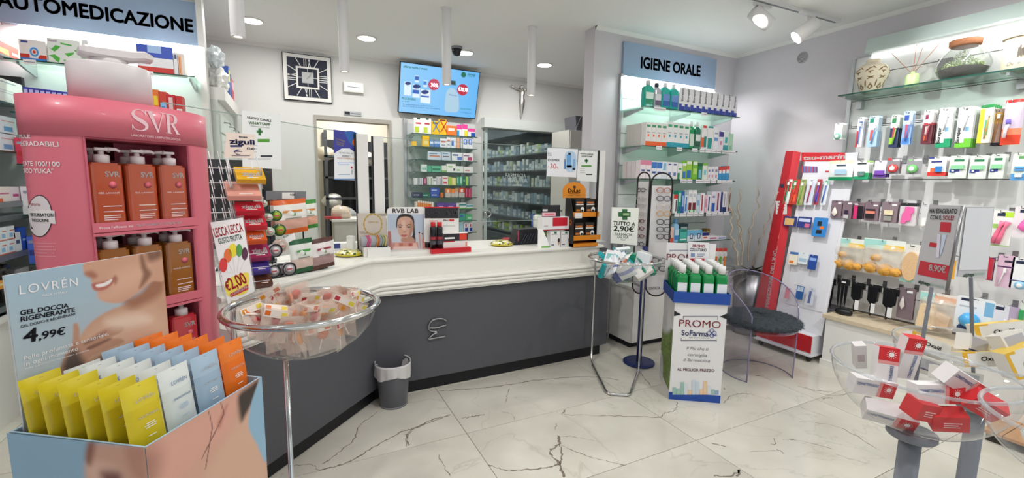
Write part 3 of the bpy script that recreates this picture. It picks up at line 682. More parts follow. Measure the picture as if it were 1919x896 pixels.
TG = {1: (K,[(490,565),(795,830)]),2: (K,[(505,540),(635,670),(735,770),(785,815),(822,855),(858,888),(892,922),(928,970),(972,1015)]),
      3: (K2,[(528,570),(575,610),(635,690),(692,735),(742,778),(785,815),(818,850),(853,890)]),4: (K2,[(487,520),(525,568),(575,618),(622,650),(655,690),(708,745),(750,785),(790,825),(830,868)]),5: (K2,[]),6: (K2,[(740,800),(802,862)])}
for i,z in OZ.items(): glass_shelf(ou,2.80,4.06,OF-.02,YO-.02,z,ident,tags_px(OF,z,*TG[i]))
G = 'oral care products'
TEAL,ORG = '#2aa0b4','#f0652e'
mw_ = lambda c,l_,c2=None: (c,'#f0f0f0',l_,c2)
row(OF,OZ[1],K,[(440,502,378,('#1fae98','#c9cdd0','#d9ece4','#2c8f6c'),None,'emerald mouthwash bottle with silver cap'),(504,550,395,('#b9bcc4','#2c2d3a','#e1e2e8','#6c5f7a'),None,'grey mouthwash bottle with dark cap'),
    (553,606,393,('#25b3a8','#f0f0f0','#6f92cf','#3767b0'),None,'teal mouthwash bottle with blue label'),(608,660,403,('#25b3a8','#f0f0f0','#6f92cf','#3767b0'),None,'teal mouthwash bottle with blue label')],'top oral care shelf',G)
bp = [(0,0,1,.2,'#3b4fa8'),(0,.2,.5,.3,'#3b4fa8'),(.3,.35,.62,.9,'#2b2f45')]
for i in range(10):
    a,b = 661+i*37.4,661+(i+1)*37.4; yt = 425+i*7
    row(OF,OZ[1],K,[(a,b,yt,'#eeeef2',bp[:2],'white toothpaste carton with blue waves')],'top oral care shelf',G)
    X0,X1 = xcol(K(a,0)[0],OF,OZ[1]),xcol(K(b,0)[0],OF,OZ[1])
    text(LABELS[-1][0],'Biorepair',Matrix.Translation((X0+(X1-X0)*.66,OF-.0012,OZ[1]+.085)) @ Matrix.Rotation(R90,4,'X') @ Matrix.Rotation(R90,4,'Z'),mat('navy_ink','#2a3050',.6) if i < 8 else INK,.12,.026,.01)
w1 = lambda c: [(0,0,1,.2,c),(.15,.8,.85,.9,'#3f9a6c'),(.2,.55,.8,.6,'#b9b9bd'),(.35,.4,.65,.5,c)]
rw = [(445+i*34,479+i*34,651+i*3,'#ece9e6',w1(ORG),'white toothpaste carton with orange foot') for i in range(4)] + [(581+i*36,617+i*36,648+i*5,'#eceded',w1(TEAL),'white toothpaste carton with teal foot') for i in range(4)]
rw += [(726,760,645,('#1d9a5c','#e8e8e8','#cfe0d4',None),None,'green mouthwash bottle with white cap'),(762,802,650,('#157a58','#e8e8e8','#dfe8e2','#2a5a46'),None,'dark green mouthwash bottle with white cap'),
    (804,840,673,'#eeeeee',[(0,.1,.45,.5,'#e8673f'),(.45,.1,.9,.55,'#1d8a80'),(.2,.9,.8,1,'#d9453a')],'white carton with red and green blocks'),(841,880,677,'#f0f0f0',[(.1,.05,.8,.5,'#2a9a90'),(.1,.92,.9,1,'#2a9a90')],'white carton with teal block'),
    (881,915,683,'#eef1f5',[(.15,.4,.85,.55,'#6f9ad0'),(.2,.7,.8,.76,'#99aabb')],'white carton with pale blue bar'),(916,945,712,'#efeaf2',[(0,.72,1,1,'#4d3f8f'),(.3,.3,.7,.5,'#d98aa0')],'white carton with purple top'),
    (946,978,710,'#e4eeee',[(0,0,1,.3,'#3aa0a8'),(.3,.4,.8,.7,'#37b0b0')],'white carton with teal swirl'),(979,1008,725,'#b5dcc0',[(.2,.1,.8,.3,'#8fc6a2')],'pale green carton')]
row(OF,OZ[2],K,rw,'second oral care shelf',G)
X0 = xcol(K(445,0)[0],OF,OZ[2]); hh = ony(*K(450,652),OF).z-OZ[2]
for i in range(4): carton(at(X0,OF+.064+i*.05,OZ[2]),.058,.047,hh,'#ece9e6',[],'white carton queued behind the first orange-footed carton',group=G,side='#d8d4cd')  # side colour darkened: the shade on the left faces is put into it
row(OF,OZ[3],K2,[(258,297,75,'#f3e6ea',[(0,.75,1,1,'#e58aa8'),(.2,.4,.8,.5,'#35507f')],'white carton with pink lid band'),(298,335,78,'#f3e6ea',[(0,.75,1,1,'#e58aa8'),(.2,.4,.8,.5,'#35507f')],'white carton with pink lid band'),
    (336,372,82,'#eef1f6',[(0,.6,1,.95,'#3f7ac4'),(.15,.3,.85,.42,'#2a4f98')],'white carton with blue wave'),(373,410,85,'#eef1f6',[(0,.6,1,.95,'#3f7ac4'),(.15,.3,.85,.42,'#2a4f98')],'white carton with blue wave'),
    (411,444,85,'#e6eef4',[(.2,.5,.8,.9,'#8fc0e0')],'white carton with sky blue oval'),(445,481,88,'#f0f0f4',[(.2,.82,.8,.9,'#39488f'),(.25,.2,.75,.4,'#6c7ab8')],'white carton with navy print'),(482,517,90,'#f0f0f4',[(.2,.82,.8,.9,'#39488f'),(.25,.2,.75,.4,'#6c7ab8')],'white carton with navy print'),
    (519,551,97,'#e9efe9',[(0,0,.5,.4,'#2a8a4a'),(.2,.6,.8,.7,'#49a060')],'white carton with green corner'),(552,578,97,'#a5cf58',[(.1,.1,.9,.5,'#3f7fc0'),(0,.85,1,1,'#e9efe9')],'lime carton with blue block'),(579,617,80,'#9fcf4f',[(.1,.1,.9,.5,'#2f74b8'),(.1,.82,.9,.97,'#f0f3ea')],'tall lime carton with blue block'),
    (622,658,82,'#7cc242',[(.15,.3,.85,.6,'#b8e070'),(.1,.8,.9,.97,'#eef5e6')],'bright lime green carton'),(660,691,95,'#2d8a5c',[(.2,.1,.8,.6,'#7fc0e0'),(0,.8,1,1,'#1f6a48')],'green carton with sky block'),(692,727,95,'#eaf0e6',[(0,.85,1,1,'#7cba52'),(.25,.3,.75,.6,'#8fd0d8')],'white carton with lime top'),
    (730,751,122,'#f0f0f3',[(.2,.6,.8,.8,'#8a8fae'),(.3,.2,.7,.4,'#c07a90')],'slim white carton'),(752,774,120,'#f0f0f3',[(.2,.6,.8,.8,'#8a8fae'),(.3,.2,.7,.4,'#c07a90')],'slim white carton'),(776,802,120,'#f0f0f3',[(.2,.6,.8,.8,'#8a8fae'),(.3,.2,.7,.4,'#c07a90')],'slim white carton'),
    (804,828,122,'#3f9ad0',[(0,.62,1,1,'#d8483c'),(.15,.5,.85,.75,'#f2f2f2')],'red and blue carton'),(829,854,119,'#3f9ad0',[(0,.62,1,1,'#d8483c'),(.15,.5,.85,.75,'#f2f2f2')],'red and blue carton'),(855,880,115,'#3f9ad0',[(0,.62,1,1,'#d8483c'),(.15,.5,.85,.75,'#f2f2f2')],'red and blue carton')],'third oral care shelf',G)
X0 = xcol(K2(258,0)[0],OF,OZ[3]); hh = ony(*K2(262,80),OF).z-OZ[3]
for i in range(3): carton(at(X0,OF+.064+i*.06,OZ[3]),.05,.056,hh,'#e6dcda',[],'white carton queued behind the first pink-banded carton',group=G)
dk = '#2b3f78'
row(OF,OZ[4],K2,[(395,425,300,'#f0d8c8',[(0,.3,1,.7,'#e8673f')],'orange banded carton'),(428,455,300,'#f0d8c8',[(0,.3,1,.7,'#e8673f')],'orange banded carton'),(490,517,315,'#f0f0f0',[(0,.78,1,1,'#d23a36'),(.55,.1,.85,.7,'#30343c')],'white toothpaste box with red top'),(520,543,290,'#2a9a86',[(.2,.5,.8,.9,'#b9e0d4'),(.2,.1,.8,.3,'#1e5f8a')],'green and blue brush pack'),(545,564,293,'#2f62b4',[(.2,.3,.8,.8,'#a8c4ec')],'blue brush pack'),(566,588,320,'#dce8f2',[(.2,.1,.8,.5,'#3f86cc'),(.3,.5,.7,.9,'#2f62b4')],'clear pack with blue toothbrush'),
    (592,618,285,'#f2f2f2',[(.1,.12,.9,.45,'#7a2230'),(.3,.03,.7,.15,'#3aa050'),(.2,.7,.8,.85,'#c8ccd2')],'white carton with dark red drop'),(620,648,285,'#f2f2f2',[(.1,.12,.9,.45,'#7a2230'),(.3,.03,.7,.15,'#3aa050'),(.2,.7,.8,.85,'#c8ccd2')],'white carton with dark red drop'),(650,673,318,'#cfe0ee',[(.2,.4,.8,.7,'#7fb0d8')],'pale blue box'),(675,705,305,'#efeff2',[(.3,.1,.6,.9,'#b03040')],'white box with vertical red lettering'),
    (708,725,320,'#ecc8d4',[(.2,.3,.8,.8,'#d889a8')],'slim pink box'),(726,751,318,'#efeff2',[(.25,.1,.6,.9,dk)],'white box with vertical navy lettering'),(753,782,295,'#ece6f0',[(.1,.05,.9,.45,'#2f66b8'),(.2,.7,.8,.8,'#8a8fb8')],'white box with blue oval'),(783,817,295,'#e6e0ee',[(.3,.1,.6,.92,'#8a3a50')],'lilac box with dark lettering'),(818,831,300,dk,[],'slim navy box'),(832,858,295,'#efeff2',[(0,0,1,.25,dk),(.35,.3,.6,.9,'#9a9aa8')],'white box with navy foot'),(860,884,298,'#d8d8dc',[(.55,.05,1,.95,'#8a2a34')],'grey box with maroon edge')],'fourth oral care shelf',G)
row(OF,OZ[5],K2,[(470,492,545,'#e8c4b8',[(0,0,1,.3,'#d8573c')],'pale orange carton'),(495,531,490,('#8fc4e8','#5f98c8','#c8e0f2','#3f86c8'),None,'clear blue bottle with blue cap'),(533,587,560,'#2fa090',[(.1,.3,.9,.8,'#4fbcae'),(.1,.12,.9,.24,'#e8f2f0'),(.15,.82,.85,.94,'#1f6a60')],'teal square carton'),(588,637,568,'#dfe9f2',[(0,.5,1,1,'#6fb4dc'),(.35,.2,.8,.7,'#26355f'),(.45,.28,.7,.62,'#dfe9f2')],'white and sky carton with dark ring'),(639,690,565,'#dfe9f2',[(0,.5,1,1,'#6fb4dc'),(.35,.2,.8,.7,'#26355f'),(.45,.28,.7,.62,'#dfe9f2')],'white and sky carton with dark ring'),
    (692,738,582,'#f0e8ea',[(0,.6,1,1,'#2c2f7c'),(.2,.25,.8,.45,'#d06a58')],'white carton with navy top'),(740,800,605,'#eceaf0',[(.1,.2,.9,.6,'#c07a9a')],'flat white carton'),(802,862,608,'#eceaf0',[(.1,.2,.9,.6,'#7a8ac0')],'flat white carton with blue print')],'fifth oral care shelf',G)
row(OF+.16,OZ[5],K2,[(535,590,522,'#3a5560',[(.1,.6,.9,.8,'#d8e0e2')],'dark carton at the back'),(722,746,555,'#8a6a38',[(.2,.3,.8,.7,'#d8c890')],'brown carton at the back')],'fifth oral care shelf',G)
for i,c in enumerate(['#f0c030','#f08030','#7ac040','#f09040']):
    a = 742+i*30; X0,X1 = xcol(K2(a,0)[0],OF,.7),xcol(K2(a+28,0)[0],OF,.7); z0,z1 = ony(*K2(a+14,830),OF).z,ony(*K2(a+14,692),OF).z
    t = lab(thing('kids_toothbrush_pack','','toothbrush',at(X0,OF,z0)),'red-topped pack with %s toothbrush below the fifth oral care shelf' % ['yellow','orange','green','amber'][i],'toothbrush',G)
    w_,h_ = X1-X0,z1-z0
    part('card',hole_card(w_,h_,'#e6e4e4',[(0,.84,1,1,'#d84a40'),(.1,.35,.9,.5,'#8a9ab8')]),PRINT,t); part('brush',MB().box(w_*.35,w_*.65,-.012,-.001,h_*.05,h_*.6,c).box(w_*.3,w_*.7,-.018,-.001,h_*.6,h_*.78,'#f0f0f0'),GLOSSY,t)
# base cabinet below the shelves
ob = thing('base_cabinet','white base cabinet beneath the oral care shelves','cabinet',Matrix.Translation((3.4,3.1,0)))
part('body',MB().box(2.71,4.06,2.99,YO-.002,.06,.56),WHITE,ob,ident); part('plinth',MB().box(2.74,4.06,3.03,YO-.002,0,.06),DARK,ob,ident)
for i in range(2): part('door',MB().box(2.715+i*.675,3.38+i*.675,2.97,2.989,.065,.545),WHITE,ob,ident)
part('cabinet_top',MB().box(2.70,4.07,2.965,YO-.002,.56,.585),WHITE,ob,ident)
# ---------------------------------------------------------------- self-medication unit, left back
AY = 4.3; AF = 4.02
au = thing('self_medication_shelving','white shelf unit of medicines behind the pink display','shelving',Matrix.Translation((-1.2,AY,0)))
part('back_panel',MB().box(-1.9,-.60,AY-.001,AY+.03,0,2.86),PANEL,au,ident); part('side_panel',MB().box(-.60,-.56,AY-.06,AY+.05,0,2.88),WHITE,au,ident)
sg = single('sign_board',MB().box(-1.88,-.585,AY-.03,AY-.002,2.508,2.825),SIGNB,'blue-grey sign reading AUTOMEDICAZIONE at the top left','sign')
spl = Plane((0,AY-.031,0),(1,0,0),(0,0,1))
text_px(sg,spl,'AUTOMEDICAZIONE',(-6,11),(363,60.5),SIGNT,27,.032)
part('light_strip',MB().box(-1.6,-.62,AY-.028,AY-.002,2.495,2.507),MATS['led_strip'],au,ident)
K = crop(0,40,.22321)
AZ = [ony(200,127,AF).z]; AZ += [AZ[0]-.33*i for i in range(1,7)]
for z in AZ: glass_shelf(au,-1.59,-.60,AF-.01,AY,z,ident,[(-1.5,-1.44),(-1.2,-1.14),(-.9,-.84)])
GA = 'self-medication cartons'
def wave(c1,c2):
    def fn(m,w,h): oval(m,w*.55,h*.42,w*.22,h*.3,-.0012,'#e8eef8'); oval(m,w*.55,h*.42,w*.17,h*.23,-.0014,c1); oval(m,w*.55,h*.42,w*.1,h*.14,-.0016,'#f2d8d0'); oval(m,w*.55,h*.42,w*.06,h*.08,-.0018,c2)
    return fn
def big(x0,x1,yt,body,prints,words,extra=None,Y=AF,z=None,Kc=K,g=GA,d=.1):
    z = AZ[0] if z is None else z
    a,b = Kc(x0,yt),Kc(x1,yt); X0,X1 = xcol(a[0],Y,z),xcol(b[0],Y,z); h = ony((a[0]+b[0])/2,a[1],Y).z-z
    return carton(at(X0,Y,z),X1-X0-.002,d,h,body,prints,words,group=g,extra=extra)
o = big(172,400,158,'#f0ece9',[(0,.1,.36,.3,'#c8402f'),(.68,.1,1,.3,'#c8402f'),(0,0,1,.11,'#3f7fd0'),(.08,.84,.34,.93,'#3f4f90')],'white carton with blue target rings on the top medicine shelf',wave('#4f9ad8','#d8402f'))
p0 = MW[o.name].to_translation(); text(o,'doIFast',Matrix.Translation((p0.x+.085,AF-.001,p0.z+.163)) @ Matrix.Rotation(R90,4,'X'),REDI,.075,.014,.01)
def runner(m,w,h):
    for pts in ([(.02,.62),(.12,.55),(.25,.72),(.4,.68),(.3,.55),(.2,.45)],[(.02,.28),(.2,.34),(.35,.2),(.3,.02),(.2,.1),(.12,.22)],[(.5,.42),(.8,.5),(.78,.42),(.6,.3)],[(.4,.85),(.75,.8),(.75,.74),(.42,.79)],[(.8,.6),(.98,.62),(.98,.5),(.88,.5)]): m.add([(a*w,-.0012,b*h) for a,b in pts],[list(range(len(pts)))][0:1] and [list(range(len(pts)-1,-1,-1))],'#55b848')
big(412,690,152,'#eef1ea',[(.45,.1,.85,.16,'#7fc86a'),(.05,.85,.3,.92,'#b9a8b8')],'white carton with green running figure on the top medicine shelf',runner)
o = big(1160,1465,205,'#f2f2f5',[(0,.55,1,1,'#2f4fc0'),(.3,.72,.68,1,'#a8c8f2'),(0,0,1,.2,'#d2342c'),(0,.42,.3,.7,'#e8e4f4')],'blue white and red carton on the top medicine shelf')
big(1468,1502,262,'#f0f0f2',[(.2,.7,.8,.9,'#3a4a7a')],'slim white carton beside the blue white and red one'); big(1505,1560,272,'#efe6df',[(.05,0,.5,.9,'#f0b890'),(.1,.1,.3,.8,'#e8803a')],'white and orange carton at the right of the top medicine shelf')
big(705,760,160,'#f0f0ee',[(0,0,.4,.4,'#55b848')],'white carton with green corner behind the pump on the top shelf')
for i in range(8):
    a = 215+i*47; big(a,a+46,552+i*6,'#4a48b4',[(.1,.75,.9,.92,'#c8c4ee'),(.2,.3,.8,.5,'#7f7ad0')],'violet carton on the second medicine shelf',z=AZ[1])
for x0,x1,yt,c,q,w_ in ((1300,1352,575,'#e8742c',[(.1,.5,.8,.8,'#f2d030')],'orange and yellow carton'),(1353,1416,592,'#d0402c',[(.1,.1,.9,.62,'#8fc0ee'),(.2,.2,.7,.5,'#3f86d8')],'red carton with blue window'),(1417,1486,618,'#c8252c',[(.2,.1,.7,.9,'#e8c8c8')],'red carton with white lettering'),(1487,1546,628,'#cc3030',[(.1,.3,.9,.5,'#f2f2f2'),(.2,0,.8,.2,'#f2f2f2')],'red carton with white house shape')):
    big(x0,x1,yt,c,q,w_ + ' at the right of the second medicine shelf',z=AZ[1])
for li in (2,3,4):
    x = -1.6
    while x < -.68:
        w_ = rnd.uniform(.05,.12); c = rnd.choice(['#e8e8ee','#f0d8d8','#4f6fd0','#d8405a','#3f9a8a','#f0f0f0','#f2c0c0','#8fb8e8']); h_ = rnd.uniform(.12,.22)
        carton(at(x,AF+.02,AZ[li]),w_-.003,.1,h_,c,[(.1,.3,.9,.5,rnd.choice(['#f2f2f2','#3a4a90','#c83a3a'])),(.1,.75,.7,.85,'#9aa0b0')],'%s carton on the %s medicine shelf' % ({'#e8e8ee': 'white','#f0d8d8': 'pale pink','#4f6fd0': 'blue','#d8405a': 'crimson','#3f9a8a': 'teal','#f0f0f0': 'bright white','#f2c0c0': 'rose','#8fb8e8': 'sky blue'}[c],['','','third','fourth','fifth'][li]),group=GA)
        x += w_
# ---------------------------------------------------------------- left side wall unit
LX = -1.6
lu = thing('side_shelving','shelf unit with dark recesses along the left wall','shelving',Matrix.Translation((LX,3.4,0)))
part('back_panel',MB().box(XL+.001,XL+.03,2.2,AY-.06,.6,2.86),mat('left_unit_back','#6d7074',.6),lu,ident)
part('base_cabinet',MB().box(XL+.001,LX,2.2,AY-.06,0,.62),WHITE,lu,ident); part('cabinet_top',MB().box(XL+.001,LX+.02,2.2,AY-.06,.62,.65),WHITE,lu,ident)
LM = at(LX,3.0,0,R90)      # local x runs towards the back wall
def lz(px,py): return onx(px,py,LX).z
LZ = [lz(30,112),lz(15,192),lz(15,283),lz(15,378),lz(10,478)]
LZ += [LZ[-1]-.3]
for i,z in enumerate(LZ):
    s = part('glass_shelf',MB().box(-.8,AY-3.08,0,.28,z-.01,z),GLASS if i < 3 else mat('dark_shelf','#2a2c30',.4),lu,LM)
    part('front_edge',MB().box(-.8,AY-3.08,-.004,0,z-.012 if i < 3 else z-.035,z),GEDGE if i < 3 else mat('shelf_rail','#7e8388',.35,.6),s,LM)
part('bar',MB().box(-.8,AY-3.08,.0,.02,LZ[3]-.12,LZ[3]-.085),mat('shelf_rail','#7e8388',.35,.6),lu,LM)
GL = 'left wall medicine cartons'
def lc(px0,px1,yt,z,body,prints,words,d=.12,extra=None):
    Y0,Y1 = ycol(px0,LX-.01,z),ycol(px1,LX-.01,z); h = onx((px0+px1)/2,yt,LX-.01).z-z
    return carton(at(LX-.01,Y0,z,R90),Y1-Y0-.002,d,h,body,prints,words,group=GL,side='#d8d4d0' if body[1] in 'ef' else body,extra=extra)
o = lc(-30,36,78,LZ[0],'#cf3a2c',[(.25,.15,.7,.55,'#f2a23c'),(.35,.2,.6,.45,'#f8d070'),(.8,.3,1,.5,'#c8c8cc')],'red carton with orange flame at the top left corner')
pz = MW[o.name]; text(o,'ThermaCare',pz @ Matrix.Translation((.03,-.0015,.19)) @ Matrix.Rotation(R90,4,'X'),INKW,.2,.035,.02)
lc(-20,46,150,LZ[1],'#ece6df',[(.2,.5,.8,.54,'#c8c4c0'),(.2,.4,.7,.44,'#c8c4c0'),(.3,.85,.8,.9,'#9aa0a8')],'large cream carton with fine print on the left wall shelf')
lc(46,52,148,LZ[1],'#2c2a2c',[],'black carton beside the large cream carton')
zz = LZ[2]; hmid = onx(15,250,LX-.01).z-zz
for k in (0,1):
    z_ = zz + k*hmid; lc(-25,33,250-33*k,z_,'#e6ecf2',[(.55,.12,.85,.4,'#6fa8d8'),(.5,.7,.95,.75,'#d89a90')],['lower','upper'][k]+' white carton with blue stripes on the left wall')
lc(-10,22,350,LZ[3],'#f0e0dc',[(0,0,.5,.25,'#f0642c'),(.3,.5,.9,.6,'#c86a90')],'white carton with orange corner on the left wall'); lc(22,40,350,LZ[3],'#efe2e8',[(.2,.3,.8,.5,'#b83a78')],'white carton with pink print on the left wall'); lc(42,52,360,LZ[3],'#e05a68',[],'small red carton on the left wall')
for k in range(2):
    z_ = LZ[4]+k*.085; hpx = onx(10,455,LX-.01)
    for i in range(3):
        a = -12+i*14; Y0,Y1 = ycol(a,LX-.01,z_),ycol(a+13.5,LX-.01,z_)
        carton(at(LX-.01,Y0,z_,R90),Y1-Y0-.002,.12,.083,'#e9eef2',[(.2,.2,.7,.5,'#8fbce0'),(.3,.65,.9,.72,'#d86a50'),(0,0,1,.08,'#d87a60')],'%s white and blue carton of the low stack on the left wall' % ['lower','upper'][k],group=GL,side='#e0e4e8')
lc(30,42,435,LZ[4],'#e8ecec',[(.2,.4,.8,.6,'#4a5a80')],'small white carton beside the low stack'); lc(43,53,425,LZ[4],'#2a56b8',[(.2,.4,.8,.5,'#a8c0f0')],'blue carton beside the low stack')
bottle(at(LX-.02,ycol(14,LX-.02,LZ[5]+.05),LZ[5],R90),.1,.08,onx(22,478,LX).z-LZ[5],'#2c2a2a','#7a7c80','#8a8c8e','dark bottle with grey label on the lower left wall shelf',GL)
lc(42,60,500,LZ[5],'#9a9a9c',[(.2,.3,.8,.6,'#c8c8ca')],'grey carton on the lower left wall shelf')
zc = .65
lc(-25,8,530,zc+.16,'#e8a040',[(0,.4,1,.7,'#f4d8a0')],'orange carton above the left cabinet'); MW
lc(-30,17,600,zc,'#3f86d0',[(.35,.2,.7,.7,'#2a3f9a'),(.2,.75,.8,.9,'#a8d0f0'),(.7,.1,.95,.4,'#e8c8b0')],'blue carton with figure on the left cabinet')
# ---------------------------------------------------------------- staff shelving between the medicine unit and the back wall
ST = thing('staff_shelving','white staff shelving with sloping top behind the medicine unit','shelving',Matrix.Translation((-.5,4.8,0)))
SX = -.46
part('top_board',MB().box(-.60,SX,4.36,5.42,2.13,2.23),WHITE,ST,ident)
part('carcass',MB().box(-.60,SX-.05,4.36,5.42,.5,2.13),mat('drawer_white','#d5d9d4',.5),ST,ident)
for r_ in range(7):
    for c_ in range(3):
        y0 = 4.38+c_*.345; z0 = 2.0-r_*.16; f_ = part('drawer_front',MB().box(SX-.05,SX-.038,y0,y0+.335,z0-.125,z0+.02),mat('drawer_front','#e0e6e0',.35),ST,ident)
        part('drawer_pull',MB().tube([(SX-.038,y0+.17,z0-.03),(SX+.0,y0+.17,z0-.03),(SX+.01,y0+.17,z0-.05)],.006,6),mat('pull_grey','#8d928e',.3,.5),f_,ident)
GS = 'things on the staff shelving'
def sbag(y,z,s,c,label,sd):
    q = random.Random(sd); m_ = MB()
    def fn(a,b):
        th,ph = a*2*math.pi,(b-.5)*math.pi; r_ = s*(1+.22*math.sin(5*th+q.random()*.0+sd)*math.cos(ph)+.15*math.sin(7*ph+3*th)); return (r_*math.cos(ph)*math.cos(th)*.7,r_*math.cos(ph)*math.sin(th),s*.9+r_*.95*math.sin(ph))
    m_.grid(18,10,fn,c,smooth=False); return single('plastic_bag',m_,FILM if c == '#eef4f6' else GLOSSY,label,'bag',at(-.52,y,z),GS)
sbag(4.5,2.23,.10,'#f0f0ec','crumpled white plastic bag on top of the staff shelving',1); sbag(4.44,2.40,.085,'#e6eef2','clear plastic bag heaped at the top of the staff shelving',2); sbag(4.66,2.23,.09,'#eef0ea','second white plastic bag along the staff shelving top',4)
for i,(y,d,h,c,q) in enumerate(((4.78,.1,.26,'#3a55a0','#c8d23c'),(4.9,.08,.22,'#35408a','#5a70b8'),(5.0,.07,.2,'#c03a44','#e8c8c8'),(5.08,.07,.2,'#d04a50','#f0d8d8'))):
    carton(at(SX-.005,y,2.23,R90),d,.12,h,c,[(.1,.5,.9,.9,q)],['blue and lime box','navy box','red box','second red box'][i]+' on top of the staff shelving','box',GS)
